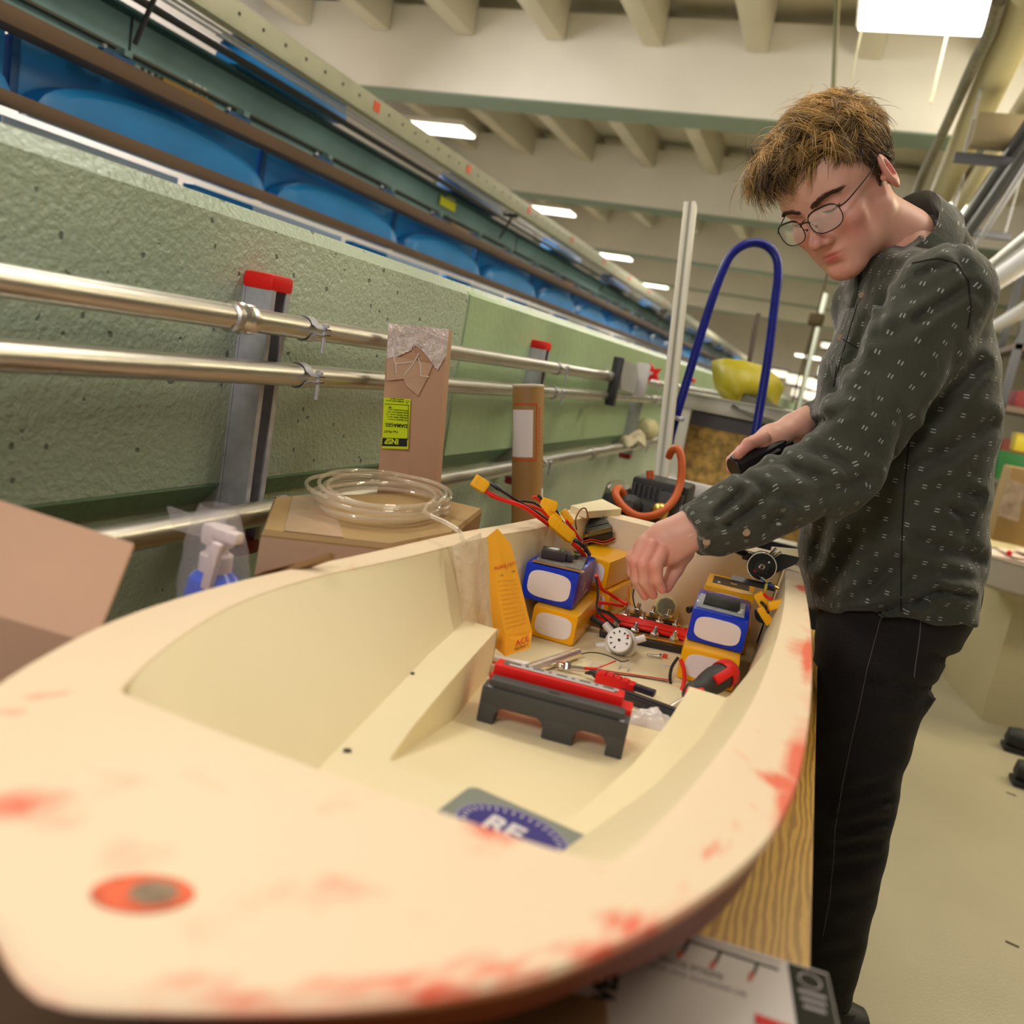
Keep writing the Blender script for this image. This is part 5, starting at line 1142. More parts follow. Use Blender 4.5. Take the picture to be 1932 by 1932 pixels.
one('paper_sheet', MB().box(P(1390, 745, 2.75)+V(0, .1, 0), (.12, .1, .05), .01), mat('mustard', (.45, .36, .05), .6), 'mustard coloured scrap behind the yellow sheet', 'scrap')
# compressor with orange hose
cpx = P(1246, 930, 2.000)
cp = thing('air_compressor', 'dark grey air compressor with ribbed housing on the floor', 'compressor', V(cpx.x, cpx.y-.03, 0))
gm = mat('machine_grey', (.035, .037, .035), .5, .3, var=.3, vscale=20); gm2 = mat('machine_slate', (.075, .08, .085), .5)
MB().box((.01, 0, .78), (.13, .12, .34), .01).build('housing', gm, cp)
MB().box((.04, -.063, .80), (.055, .012, .26), .003).build('panel', gm2, cp)
for k in range(6): MB().box((-.045+.012*k, -.062, .80), (.004, .012, .27)).build('rib', gm2, cp)
MB().box((-.09, -.02, .78), (.016, .05, .22), .005).build('side_plate', gm2, cp)
MB().lathe([(.0, -.25), (.10, -.24), (.12, -.2), (.12, .2), (.10, .24), (0, .25)], (.0, .02, .45), (1, 0, 0), 24).build('air_tank', gm, cp)
for s in (-.15, .15):
    for t in (-.1, .1): MB().cyl((s, t, .35), (s, t, 0), .012, 8).build('leg', gm, cp)
q = P(1163, 935, 1.953)
MB().lathe([(.0, -.03), (.028, -.03), (.030, -.02), (.030, .02), (.022, .03), (0, .03)], q, (.2, -.3, 1), 18).build('motor_cap', chrome, cp, world=True)
MB().box(P(1200, 975, 1.953), (.16, .10, .10), .02).lathe([(.022, 0), (.026, .01), (.024, .03), (.01, .04)], P(1192, 955, 1.906), (0, -1, .2), 14).build('motor_body', gm, cp, world=True)
MB().sphere(P(1245, 965, 1.860), .02, 8).build('valve', brass, cp, world=True)
hose = [P(1262, 862, 1.934), P(1268, 850, 1.916), P(1280, 848, 1.897), P(1286, 872, 1.888), P(1284, 910, 1.879), P(1270, 945, 1.860), P(1240, 970, 1.841), P(1205, 974, 1.841), P(1178, 958, 1.860), P(1162, 935, 1.879), P(1166, 922, 1.906), P(1176, 932, 1.916), P(1180, 952, 1.925), P(1198, 950, 1.934), P(1216, 930, 1.934), P(1226, 905, 1.934), P(1226, 888, 1.934)]
one('orange_hose', MB().tube(hose, .0088, 12, smooth=6), mat('hose_orange', (.55, .10, .015), .45), 'orange air hose looping around the compressor', 'hose')
one('black_cable', MB().tube([P(1140, 975, 1.953), P(1142, 950, 1.953), P(1152, 938, 1.953), P(1175, 934, 1.972), P(1190, 950, 1.972), P(1196, 970, 1.953)], .005, 8, smooth=5), wblk, 'black cable curling beside the compressor cap', 'cable')
# hand over: dark case on the floor beyond, cream panels
one('dark_case', MB().box((.02, 3.2, .30), (.24, .3, .60), .02), dark, 'dark case standing on the floor between the hull and the man', 'case')
one('cream_board', MB().box((.28, 4.6, .35), (.50, .06, .70), .005), mat('cream_panel', (.50, .44, .27), .7), 'upright cream panel on the floor behind the man', 'panel')
# cream tank at right
tk = thing('cream_tank', 'large cream plywood tank on the floor at the right edge', 'tank', (1.75, 5.0, 0))
tc_ = mat('tank_cream', (.56, .49, .30), .6, var=.06, vscale=2)
zt_ = PY(1908, 1108, 4.05).z
MB().prism([(.93, 4.02, 0), (2.6, 3.75, 0), (2.8, 6.2, 0), (.55, 6.6, 0)], (0, 0, zt_-.04)).build('tank_body', tc_, tk, world=True)
MB().prism([(.91, 3.99, zt_-.04), (2.62, 3.72, zt_-.04), (2.84, 6.24, zt_-.04), (.52, 6.66, zt_-.04)], (0, 0, .03)).build('tank_lid', mat('lid_cream', (.66, .57, .33), .5), tk, world=True)
q = P(1912, 1040, 3.6)
tub = thing('round_tub', 'pale grey round tub with papers on the cream tank', 'tub', V(q.x+.08, q.y, zt_-.008))
MB().lathe([(.20, 0), (.24, .02), (.25, .13), (.255, .135), (.235, .135), (.225, .03), (0, .025)], n=36).build('tub_wall', mat('tub_grey', (.42, .37, .32), .5), tub)
for k in range(4): MB().box((-.10+.05*k, -.05+.03*k, .14+.012*k), (.16, .11, .004), rot=Matrix.Rotation(.5*k, 3, 'Z') @ Matrix.Rotation(.12, 3, 'X')).build('paper', mat('paper_pink', (.8, .66, .58), .7), tub)
MB().sphere((-.11, -.08, .155), .012, 8).build('red_print', red_plastic, tub)
one('leaning_board', MB().prism([P(1880, 972, 3.9), P(1903, 903, 3.9), P(1935, 915, 3.9), P(1922, 985, 3.9)], (0, .02, 0)), mat('weathered', (.32, .24, .18), .8, var=.4, vscale=20), 'weathered board leaning behind the round tub', 'board')
one('tan_box', MB().box(P(1925, 955, 4.1), (.20, .2, .36), .005), card_y, 'tan box behind the weathered board at the right edge', 'box')
# rack of clutter on the right
DXR = PY(1888, 700, 7.0).x-1.50
rk = thing('storage_rack', 'tall steel rack at the right edge behind the man', 'rack', (2.35+DXR, 7.2, 0))
for x in (1.55+DXR, 3.3+DXR):
    for y in (6.9, 7.6): MB().box((x, y, 1.25), (.05, .05, 2.5)).build('post', dark_metal, rk, world=True)
for z in (.62, 1.02, 1.42, 1.85): MB().box((2.42+DXR, 7.25, z), (1.8, .75, .04)).build('shelf', mat('rack_shelf', (.14, .10, .07), .6), rk, world=True)
rr_ = random.Random(5); cols = [('maroon', (.16, .03, .02)), ('brown', (.12, .06, .03)), ('dark red', (.22, .02, .03)), ('black', (.02, .02, .02)), ('cream', (.5, .45, .3)), ('grey', (.25, .23, .2))]
kk = 0
for z in (1.06+.0, 1.46, 1.89, .66):
    x = 1.62+DXR; jj = 0
    while x < 3.1+DXR:
        w_ = rr_.uniform(.12, .22); c = cols[kk % 6] if z > .7 else cols[(kk+3) % 6]; h = rr_.uniform(.10, .20)
        m = mat('rack_'+c[0], c[1], .7, var=.3, vscale=12)
        if kk % 2: mb = MB().lathe([(0, 0), (w_*.42, .0), (w_*.42, .45), (w_*.36, .45), (w_*.34, .43), (0, .43)], (x+w_/2, 6.95, z-.02+w_*.44), (0, 1, 0), 16)
        else: mb = MB().box((x+w_/2, 7.15, z-.02+h/2), (w_*.92, .42, h), .012)
        one('cloth_roll' if kk % 2 else 'storage_box', mb, m, '%s %s on the %s shelf of the right rack, %s from the left' % (c[0], 'roll' if kk % 2 else 'box', {1.06: 'second', 1.46: 'third', 1.89: 'top', .66: 'bottom'}[z], ORD[jj]), 'roll' if kk % 2 else 'box', group='clutter on the right rack'); kk += 1; jj += 1; x += w_+.01
q = P(1934, 838, 5.2); one('yellow_bin', MB().box(q, (.13, .12, .10), .01, taper=1.1).box(q+V(0, 0, .052), (.15, .14, .010), .003), mat('bin_yellow', (.45, .36, .02), .5), 'yellow bin hanging on the right rack front', 'bin')
q = P(1925, 885, 5.6); one('green_bin', MB().box(q, (.30, .2, .18), .01, taper=1.1).box(q+V(0, 0, .092), (.33, .22, .012), .003), mat('bin_green', (.01, .12, .03), .5), 'dark green bin below the yellow bin', 'bin')
# ceiling services upper right
pale = mat('pipe_cream', (.50, .44, .24), .5)
def run(name, a, b_, Z, r, m_, label, cat='pipe', y1=None, n=18):
    p0, p1 = PZ(*a, Z), PZ(*b_, Z); x = (p0.x+p1.x)/2; d = (p1-p0); p0 = p0-d*.6; p1 = p1+d*.9
    return one(name, MB().tube([p0, p1], r, n), m_, label, cat, base=p0)
run('overhead_pipe', (1895, 100), (1790, 335), 2.9, .085, pale, 'thick cream pipe running overhead above the collar of the man')
one('cable_bundle', MB().tube([PZ(1885, 0, 2.85), PZ(1862, 60, 2.85)+V(.01, 0, -.01), PZ(1838, 120, 2.85), PZ(1800, 215, 2.85)+V(-.01, 0, .01), PZ(1770, 270, 2.85), PZ(1735, 345, 2.85), PZ(1715, 420, 2.85)], .028, 10, smooth=6), mat('cable_grey', (.16, .14, .08), .6, var=.4, vscale=30), 'grey cable bundle hung left of the thick cream pipe', 'cable')
for i, (a, b_, r, m_, lb) in enumerate([((1932, 250), (1815, 425), .030, dark_metal, 'upper dark conduit of the pair on the trapeze hangers'), ((1945, 272), (1834, 430), .030, dark_metal, 'lower dark conduit of the pair on the trapeze hangers'), ((1932, 200), (1800, 400), .045, pale, 'cream pipe between the thick pipe and the dark conduits'), ((1945, 300), (1850, 450), .014, galv, 'thin steel conduit below the dark pair'), ((1935, 455), (1872, 505), .040, steel, 'grey steel pipe just above the shoulder of the man'), ((1940, 488), (1875, 532), .050, MATS['rail_white'], 'white pipe at the shoulder of the man'), ((1932, 585), (1885, 612), .045, MATS['rail_white'], 'flat white duct right of the shoulder')]):
    run('overhead_pipe', a, b_, [2.55, 2.46, 2.78, 2.38, 2.1, 2.0, 2.0][i], r, m_, lb)
for k, (px, py) in enumerate([(1888, 305), (1842, 440)]):
    q = PZ(px, py, 2.50); th = thing('trapeze_hanger', ['near', 'far'][k]+' trapeze hanger bar under the dark conduits', 'hanger', q)
    MB().box((0, 0, 0), (.42, .045, .045), .004).build('bar', mat('hanger_slate', (.10, .10, .12), .5, .3), th)
    for s in (-.17, .17): MB().cyl((s, 0, 0), (s, 0, 1.5), .006, 8).build('rod', galv, th)
q = PZ(1905, 252, 2.62); one('junction_box', MB().box(q, (.32, .16, .13), .006), mat('box_taupe', (.30, .24, .14), .6), 'taupe junction box above the trapeze hangers', 'junction box')
# hanging cords
for k, (a, b_, r, m_, lb) in enumerate([((1577, 0), (1570, 182), .007, mat('cord_green', (.20, .22, .12), .6), 'dark green cord hanging above the hair of the man'), ((1583, 0), (1575, 182), .005, mat('cord_cream', (.7, .66, .45), .6), 'cream cord hanging beside the dark green cord'), ((1636, 0), (1606, 150), .006, MATS['cord_cream'], 'faint cream cord right of the pair over the hair'), ((1793, 38), (1756, 195), .008, mat('cord_white', (.85, .80, .60), .6), 'white cord hanging from the bright ceiling lamp')]):
    z = 4.6 if k < 2 else 5.2; p0, p1 = P(*a, z), P(*b_, z)
    p0 = p0+(p0-p1)*(max(0, (4.1-p0.z))/max(.1, (p0-p1).z)) if p0.z < 4.1 and k < 3 else p0
    one('hanging_cord', MB().tube([p0, p1], r, 8), m_, lb, 'cord')
# chain hoist and rods in the middle distance
q = P(1540, 603, 7); hs = thing('pulley_block', 'dark round pulley block with hanging ropes in the hall', 'pulley', q)
MB().lathe([(.02, -.05), (.055, -.05), (.06, 0), (.055, .05), (.02, .05)], (0, 0, 0), (1, -.2, 0), 16).build('wheel', mat('rust_dark', (.08, .055, .02), .7), hs)
for a in ((-.03, 0, -.7), (.01, 0, -.95)): MB().cyl((a[0]*.3, 0, 0), a, .010, 8).build('rope', MATS['rust_dark'], hs)
MB().cyl((0, 0, 0), (.0, 0, 4.15-q.z), .008, 8).build('hook_rod', MATS['rust_dark'], hs)
one('threaded_rod', MB().tube([P(1432, 592, 3.4), P(1424, 625, 3.4), P(1412, 690, 3.4), V(P(1412, 690, 3.4).x-.0, P(1412, 690, 3.4).y, 0)], [.010, .012, .009, .009], 8), mat('rod_brown', (.10, .07, .05), .6), 'dark rod standing behind the yellow sheet', 'rod')
fr = thing('dark_rack', 'open dark frame rack against the bright end of the hall', 'rack', (.20, 9.0, 0))
for x in (-.02, .42): MB().box((x, 9, .98), (.03, .03, 1.96)).build('post', dark_metal, fr, world=True)
for z in (.9, 1.10, 1.38, 1.62): MB().box((.2, 9, z), (.44, .03, .025)).build('bar', dark_metal, fr, world=True)
for i in range(3): one('white_post', MB().cyl((-.28+.22*i, 10+i, 0), (-.28+.22*i, 10+i, 2.4), .035, 10), mat('post_white', (.62, .68, .58), .5), ['left', 'middle', 'right'][i]+' pale post standing far down the hall', 'post', group='pale posts')
# dark steel bracket under the third beam
one('dark_duct', MB().box((.6, 13.2, 3.30), (1.6, .5, 1.68), .02), mat('duct_dark', (.05, .055, .05), .6), 'dark duct under the beams behind the chin of the man', 'duct')
# feet of a second person at the right edge
q = PZ(1915, 1405, .03)
for k, (px, py) in enumerate(((1925, 1405), (1945, 1470))):
    q = PZ(px, py, .03); m = MB()
    m.lathe([(0, -.13), (.030, -.125), (.046, -.09), (.050, -.03), (.044, .03), (.048, .08), (.040, .12), (0, .13)], V(q.x+.07, q.y, .045), (-1, .1, 0), 18)
    m.box((q.x+.07, q.y, .010), (.26, .09, .02), .008)
    one('shoe', m, dark, ['far', 'near'][k]+' black shoe on the floor at the right edge', 'shoe', group='black shoes at the right edge')
# specks on the floor
for k, a in enumerate(((1908, 1498), (1910, 1781))):
    q = PZ(*a, .0015); one('floor_scrap', MB().box(q, (.03, .006, .002), rot=Matrix.Rotation(-.2, 3, 'Z')), mat('scrap_brown', (.12, .09, .05), .8), ['far', 'near'][k]+' tiny brown scrap on the floor near the right edge', 'scrap')

# bright window panes at the end of the hall
for k, (px, py, w_, h_) in enumerate([(1499, 716, .7, .45), (1522, 722, .7, .5), (1545, 728, .6, .5), (1508, 742, .7, .4), (1534, 748, .6, .4), (1470, 705, .8, .3), (1560, 652, .5, .25), (1555, 700, .5, .5)]):
    q = PY(px, py, 28.93); r = thing('lit_window', '%s bright window from the left on the end wall of the hall' % ['third', 'fourth', 'sixth', 'lower left', 'lower right', 'first', 'second', 'seventh'][k], 'window', q, group='bright windows at the end of the hall')
    w_ *= .62; h_ *= .62; MB().box((0, 0, 0), (w_, .03, h_), .005).build('pane', mat('window_glow', (1, .93, .74), emit=1.6), r); MB().box((0, .03, h_/2+.03), (w_+.1, .06, .05)).box((0, .03, -h_/2-.03), (w_+.1, .06, .05)).build('frame', dark_metal, r)
# ------------------------------------------------------------------ the man
man = thing('person', 'young man in dark green patterned shirt, black jeans and glasses reaching into the hull', 'person', (.20, 1.60, 0))
def va(v): return np.array(v, dtype=np.float32)
EM = P(1537, 402, 1.325)
lv = va(MW @ np.array([.5155, -.0690, -.8541])); lv /= np.linalg.norm(lv)
uv = va(MW @ np.array([-.5545, -.7868, -.2711])); uv -= lv*(uv@lv); uv /= np.linalg.norm(uv)
rv = -lv; fv = np.cross(uv, rv)
HM = np.stack([rv, fv, uv], 1)                    # head axes: x his right, y forward, z up
h2w = lambda p: np.asarray(p) @ HM.T+va(EM)
w2h = lambda p: (va(p)-va(EM)) @ HM
NBw = P(1697, 452, 1.40)
nb = w2h(NBw)
def head_sdf(p):
    S = lambda c, r, A=None: sd_ell(p, c, r, A)
    d = S((0, -.088, .030), (.0735, .099, .090))
    d = smin(d, S((0, -.036, .040), (.060, .046, .052)), .03)
    d = smin(d, S((0, -.046, -.030), (.055, .056, .072)), .025)
    for s in (-1, 1):
        d = smin(d, sd_cap(p, (s*.052, -.078, -.050), (s*.017, -.012, -.098), .014, .016), .026)
        d = smin(d, S((s*.041, -.016, -.030), (.022, .020, .017)), .022)
        d = smin(d, sd_cap(p, (s*.014, .002, .020), (s*.044, -.012, .022), .0095), .014)
        d = smin(d, S((s*.031, -.022, -.062), (.020, .020, .028)), .02)
    d = smin(d, S((0, -.052, -.078), (.046, .052, .034)), .02)
    d = smin(d, S((0, -.008, -.102), (.021, .020, .017)), .020)
    d = smin(d, S((0, -.012, -.068), (.028, .022, .026)), .016)
    for s in (-1, 1): d = smax(d, -S((s*.031, .017, .001), (.018, .016, .012)), .012)
    for s in (-1, 1):
        d = smin(d, S((s*.031, -.008, -.001), (.0155, .0135, .0115)), .005)         # lids over the eyeballs
    n_ = sd_cap(p, (0, .003, .008), (0, .029, -.036), .0060, .0080)
    n_ = smin(n_, S((0, .0315, -.039), (.0100, .0100, .0092)), .008)
    for s in (-1, 1): n_ = smin(n_, S((s*.0115, .017, -.044), (.0070, .0115, .0075)), .006)
    d = smin(d, n_, .010)
    for s in (-1, 1): d = smax(d, -S((s*.0060, .0235, -.0525), (.0030, .0060, .0045)), .002)
    lip = smin(S((0, .0075, -.0665), (.021, .0075, .0042)), S((0, .0068, -.0760), (.0185, .0078, .0052)), .002)
    d = smin(d, lip, .005)
    d = smax(d, -sd_cap(p, (-.022, .0145, -.0716), (.022, .0145, -.0716), .0016), .0012)
    d = smax(d, -S((0, .013, -.089), (.018, .006, .005)), .006)
    d = smin(d, sd_cap(p, (0, -.080, -.035), nb, .050, .054), .030)
    d = smin(d, sd_cap(p, (-.030, -.085, -.040), nb+va((-.012, .035, .0)), .012, .010), .02)
    for s in (-1, 1):
        A = Matrix.Rotation(s*.42, 3, 'Z') @ Matrix.Rotation(.22, 3, 'X'); A = np.array(A)
        c = (s*.0795, -.090, -.006)
        e = S(c, (.0080, .0200, .0320), A)
        e = smax(e, -S((s*.0880, -.089, -.001), (.0075, .0130, .0195), A), .003)
        e = smin(e, S((s*.0825, -.0945, -.004), (.003, .003, .014), A), .003)
        e = smin(e, S((s*.077, -.075, -.010), (.005, .004, .006)), .003)
        e = smax(e, -S((s*.0845, -.0835, -.010), (.006, .0055, .008), A), .002)
        d = smin(d, e, .004)
    return d
def skinmat():
    m = bpy.data.materials.new('skin'); n, N, L, b = nt(m)
    at = N.new('ShaderNodeAttribute'); at.attribute_name = 'tint'
    tc = N.new('ShaderNodeTexCoord'); no = N.new('ShaderNodeTexNoise'); no.inputs['Scale'].default_value = 35; no.inputs['Detail'].default_value = 4; L.new(tc.outputs['Object'], no.inputs['Vector'])
    mr = N.new('ShaderNodeMapRange'); mr.inputs[3].default_value = .88; mr.inputs[4].default_value = 1.08; L.new(no.outputs[0], mr.inputs[0])
    mx = N.new('ShaderNodeVectorMath'); mx.operation = 'SCALE'; L.new(at.outputs['Color'], mx.inputs[0]); L.new(mr.outputs[0], mx.inputs['Scale'])
    vo = N.new('ShaderNodeTexVoronoi'); vo.inputs['Scale'].default_value = 75; L.new(tc.outputs['Object'], vo.inputs['Vector'])
    sp = N.new('ShaderNodeSeparateColor'); L.new(vo.outputs['Color'], sp.inputs[0])
    r_ = N.new('ShaderNodeMapRange'); r_.inputs[1].default_value = .86; r_.inputs[2].default_value = 1; r_.inputs[3].default_value = 0; r_.inputs[4].default_value = .13; L.new(sp.outputs[0], r_.inputs[0])
    lt = N.new('ShaderNodeMath'); lt.operation = 'LESS_THAN'; L.new(vo.outputs['Distance'], lt.inputs[0]); L.new(r_.outputs[0], lt.inputs[1])
    fr_ = N.new('ShaderNodeMath'); fr_.operation = 'MULTIPLY'; fr_.inputs[1].default_value = .55; L.new(lt.outputs[0], fr_.inputs[0])
    m2 = N.new('ShaderNodeMixRGB'); m2.inputs[2].default_value = (.22, .07, .04, 1); L.new(fr_.outputs[0], m2.inputs[0]); L.new(mx.outputs[0], m2.inputs[1])
    L.new(m2.outputs[0], b.inputs['Base Color']); b.inputs['Roughness'].default_value = .45
    b.inputs['Subsurface Weight'].default_value = .12; b.inputs['Subsurface Radius'].default_value = (.010, .004, .002); b.inputs['Subsurface Scale'].default_value = .5
    n2 = N.new('ShaderNodeTexNoise'); n2.inputs['Scale'].default_value = 500; L.new(tc.outputs['Object'], n2.inputs['Vector'])
    bp = N.new('ShaderNodeBump'); bp.inputs['Strength'].default_value = .10; bp.inputs['Distance'].default_value = .001; L.new(n2.outputs[0], bp.inputs['Height']); L.new(bp.outputs[0], b.inputs['Normal'])
    return m
skin = skinmat()
hv, hq = field(head_sdf, (-.095, -.205, -.235), (.095, .05, .135), .0021)
hv = relax(hv, hq, 1, .4)
SK = va((.80, .43, .33)); PINK = va((.76, .24, .20)); LIP = va((.62, .14, .13)); PALE = va((.80, .50, .38))
def g3(p, c, r): q = (p-va(c))/va(r); return np.exp(-.5*(q*q).sum(1))[:, None]
tint = np.tile(SK, (len(hv), 1))
def mixc(t, c, w_): return t*(1-w_)+c*w_
tint = mixc(tint, PALE, .5*g3(hv, (0, .0, .055), (.05, .05, .03)))
for s in (-1, 1):
    tint = mixc(tint, PINK, .62*g3(hv, (s*.046, -.010, -.040), (.020, .03, .018)))
    tint = mixc(tint, PINK, .9*g3(hv, (s*.084, -.100, -.008), (.012, .022, .032)))
    tint = mixc(tint, va((.55, .20, .15)), .5*g3(hv, (s*.031, .0, .004), (.014, .02, .007)))
tint = mixc(tint, PINK, .6*g3(hv, (0, .030, -.042), (.012, .015, .012)))
lipw = np.maximum(g3(hv, (0, .017, -.0680), (.012, .010, .0026)), g3(hv, (0, .015, -.0755), (.0115, .010, .0036)))
tint = mixc(tint, LIP, np.clip(1.25*lipw, 0, 1))
tint = mixc(tint, PINK, .35*g3(hv, (0, .005, -.105), (.02, .02, .01)))
head_w = h2w(hv)
# ---- hands (room axes)
def hand_field(caps, extra, h, pad=.012, k=.0045):
    pts = np.array([list(c[0]) for c in caps]+[list(c[1]) for c in caps]); lo = pts.min(0)-.035; hi = pts.max(0)+.035
    def fn(p):
        d = None
        for c in caps:
            e = sd_cap(p, va(c[0]), va(c[1]), c[2], c[3], c[4] if len(c) > 4 else None)
            kk = c[5] if len(c) > 5 else k
            d = e if d is None else smin(d, e, kk)
        for c, r in extra: d = smax(d, -(np.sqrt(((p-va(c))**2).sum(-1))-r), .003)
        return d
    v, q = field(fn, lo, hi, h); return relax(v, q, 1, .4), q
W1 = P(1296, 1004, 1.190)
view = (va(W1)-EYE); view /= np.linalg.norm(view)
def chain(pts, rs, k=.003): return [(pts[i], pts[i+1], rs[i], rs[i+1], None, k) for i in range(len(pts)-1)]
palm_n = tuple((va(view)).tolist())
near = [(P(1330, 985, 1.20), W1, .030, .0275, (palm_n, 1.35), .012), (W1, P(1262, 1022, 1.190), .0265, .030, (palm_n, 1.6), .012), (P(1262, 1022, 1.19), P(1232, 1038, 1.193), .029, .027, (palm_n, 1.9), .012)]
near += chain([P(1250, 1038, 1.180), P(1238, 1068, 1.168), P(1240, 1093, 1.172), P(1250, 1112, 1.180)], [.0105, .0092, .0080, .0066])     # index
near += chain([P(1232, 1030, 1.183), P(1215, 1066, 1.172), P(1216, 1096, 1.176), P(1232, 1122, 1.186)], [.0108, .0094, .0082, .0068])     # middle
near += chain([P(1218, 1024, 1.192), P(1199, 1060, 1.184), P(1201, 1094, 1.188), P(1217, 1124, 1.198)], [.0102, .0090, .0078, .0066])     # ring
near += chain([P(1213, 1022, 1.205), P(1192, 1052, 1.203), P(1192, 1080, 1.207), P(1204, 1104, 1.214)], [.0095, .0080, .0070, .0060])     # little
near += [(P(1290, 1018, 1.200), P(1290, 1042, 1.206), .018, .0145, None, .010)]+chain([P(1290, 1042, 1.206), P(1274, 1074, 1.212), P(1257, 1108, 1.204)], [.0140, .0112, .0085], .004)   # thumb
hv1, hq1 = hand_field(near, [], .0016)
t1 = np.tile(SK, (len(hv1), 1))
for a in ((1250, 1112, 1.18), (1232, 1122, 1.186), (1217, 1124, 1.198), (1257, 1108, 1.204), (1238, 1068, 1.168), (1215, 1066, 1.172), (1199, 1060, 1.184), (1250, 1038, 1.18), (1228, 1030, 1.18)): t1 = mixc(t1, PINK, .55*g3(hv1, P(*a), (.011,)*3))
W2 = P(1500, 806, 1.50)
far = [(P(1560, 775, 1.56), W2, .028, .0260, None, .012), (W2, P(1462, 822, 1.475), .026, .027, ((0, 0, 1), 1.35), .012), (P(1462, 822, 1.475), P(1432, 836, 1.46), .026, .022, ((0, 0, 1), 1.5), .012)]
far += chain([P(1440, 826, 1.445), P(1412, 838, 1.435), P(1393, 858, 1.43)], [.0125, .0105, .0088], .005)          # thumb over the top
far += chain([P(1428, 838, 1.475), P(1398, 850, 1.48), P(1379, 868, 1.475), P(1379, 886, 1.462)], [.0100, .0090, .0080, .0075])
far += chain([P(1440, 850, 1.475), P(1416, 868, 1.490), P(1404, 884, 1.475), P(1413, 886, 1.455)], [.0100, .0090, .0082, .0078])
far += chain([P(1456, 850, 1.475), P(1440, 872, 1.490), P(1432, 888, 1.478), P(1440, 890, 1.455)], [.0098, .0088, .0080, .0074])
far += chain([P(1468, 846, 1.475), P(1460, 866, 1.490), P(1452, 884, 1.478), P(1460, 886, 1.46)], [.0090, .0080, .0072, .0068])
hv2, hq2 = hand_field(far, [], .0018)
t2 = np.tile(SK, (len(hv2), 1))
for a in ((1393, 858, 1.43), (1412, 838, 1.435), (1379, 886, 1.462), (1413, 886, 1.455)): t2 = mixc(t2, PINK, .6*g3(hv2, P(*a), (.012,)*3))
# ---- trunk, arms and legs under the clothes
Sh = V(.122, 1.40, 1.365); El = P(1572, 893, 1.215); Wr_ = P(1302, 1002, 1.19)
Sf = V(.03, 1.70, 1.37); Ef = V(.17, 1.74, 1.12); Wf = P(1520, 792, 1.52)
TY = [(1165, 1530, 1820), (1100, 1512, 1832), (1000, 1509, 1843), (900, 1522, 1853), (800, 1540, 1855), (700, 1562, 1854), (620, 1590, 1848), (560, 1612, 1826), (500, 1632, 1806), (460, 1652, 1774)]
tc_z, tc_c, tc_h = [], [], []
for py, xl, xr in TY:
    c = PY((xl+xr)/2, py, 1.56); zz = float((MW.T @ (np.array(c)-EYE))[2]); tc_z.append(c.z); tc_c.append((c.x, 1.56)); tc_h.append((xr-xl)/2*zz/F_PX)
tc_z = np.array(tc_z); tx = np.array([c[0] for c in tc_c]); th = np.array(tc_h)
th0 = math.radians(20); bf = np.array([-math.cos(th0), -math.sin(th0)]); bl = np.array([math.sin(th0), -math.cos(th0)])
def torso_sdf(p, grow=0):
    z = p[..., 2]; cx = np.interp(z, tc_z, tx); h = np.interp(z, tc_z, th)
    dx = p[..., 0]-cx; dy = p[..., 1]-(1.545+.02*np.clip((1.4-z)/.5, 0, 1))
    a = np.interp(z, tc_z[::-1] if tc_z[0] > tc_z[-1] else tc_z, th[::-1] if tc_z[0] > tc_z[-1] else th)
    b_ = np.interp(z, [.80, 1.0, 1.25, 1.36, 1.44], [.185, .185, .195, .165, .10])
    f = dx*bf[0]+dy*bf[1]; l = dx*bl[0]+dy*bl[1]
    a_ = np.sqrt(np.maximum(.0016, (a**2-(b_*.34)**2)))/.94
    a_ = a_+grow; b_ = b_+grow
    k0 = np.sqrt((f/a_)**2+(l/b_)**2); return (k0-1)*np.minimum(a_, b_)*.9
def body_sdf(p):
    d = torso_sdf(p, -.050); d = smax(d, np.abs(p[..., 2]-1.14)-.27, .03)
    d = smin(d, sd_cap(p, Sh, El, .040, .032), .03); d = smin(d, sd_cap(p, El, Wr_, .032, .024), .02)
    d = smin(d, sd_cap(p, Sf, Ef, .040, .032), .03); d = smin(d, sd_cap(p, Ef, Wf, .032, .022), .02)
    d = smin(d, sd_cap(p, NBw, (.10, 1.545, 1.36), .050, .07), .03)
    for a, b_, c in (LEGN, LEGF): d = smin(d, sd_cap(p, a, b_, .070, .045), .04); d = smin(d, sd_cap(p, b_, c, .045, .032), .02)
    return d
LEGN = (PY(1650, 1225, 1.52), PY(1602, 1500, 1.545), PY(1552, 1900, 1.60))
LEGF = (PY(1680, 1210, 1.68), V(.17, 1.74, .50), V(.17, 1.78, .08))
bv, bq = field(body_sdf, (-.20, 1.10, .03), (.42, 1.95, 1.48), .014)
allv = np.concatenate([head_w, hv1, hv2, bv]); o1, o2, o3 = len(head_w), len(head_w)+len(hv1), len(head_w)+len(hv1)+len(hv2)
allq = np.concatenate([hq, hq1+o1, hq2+o2, bq+o3])
bo_ = np_obj('body', allv, allq, skin, man)
ca = bo_.data.color_attributes.new('tint', 'FLOAT_COLOR', 'POINT'); tt_ = np.concatenate([tint, t1, t2, np.tile(SK, (len(bv), 1))]); ca.data.foreach_set('color', np.concatenate([tt_, np.ones((len(tt_), 1))], 1).astype(np.float32).ravel())
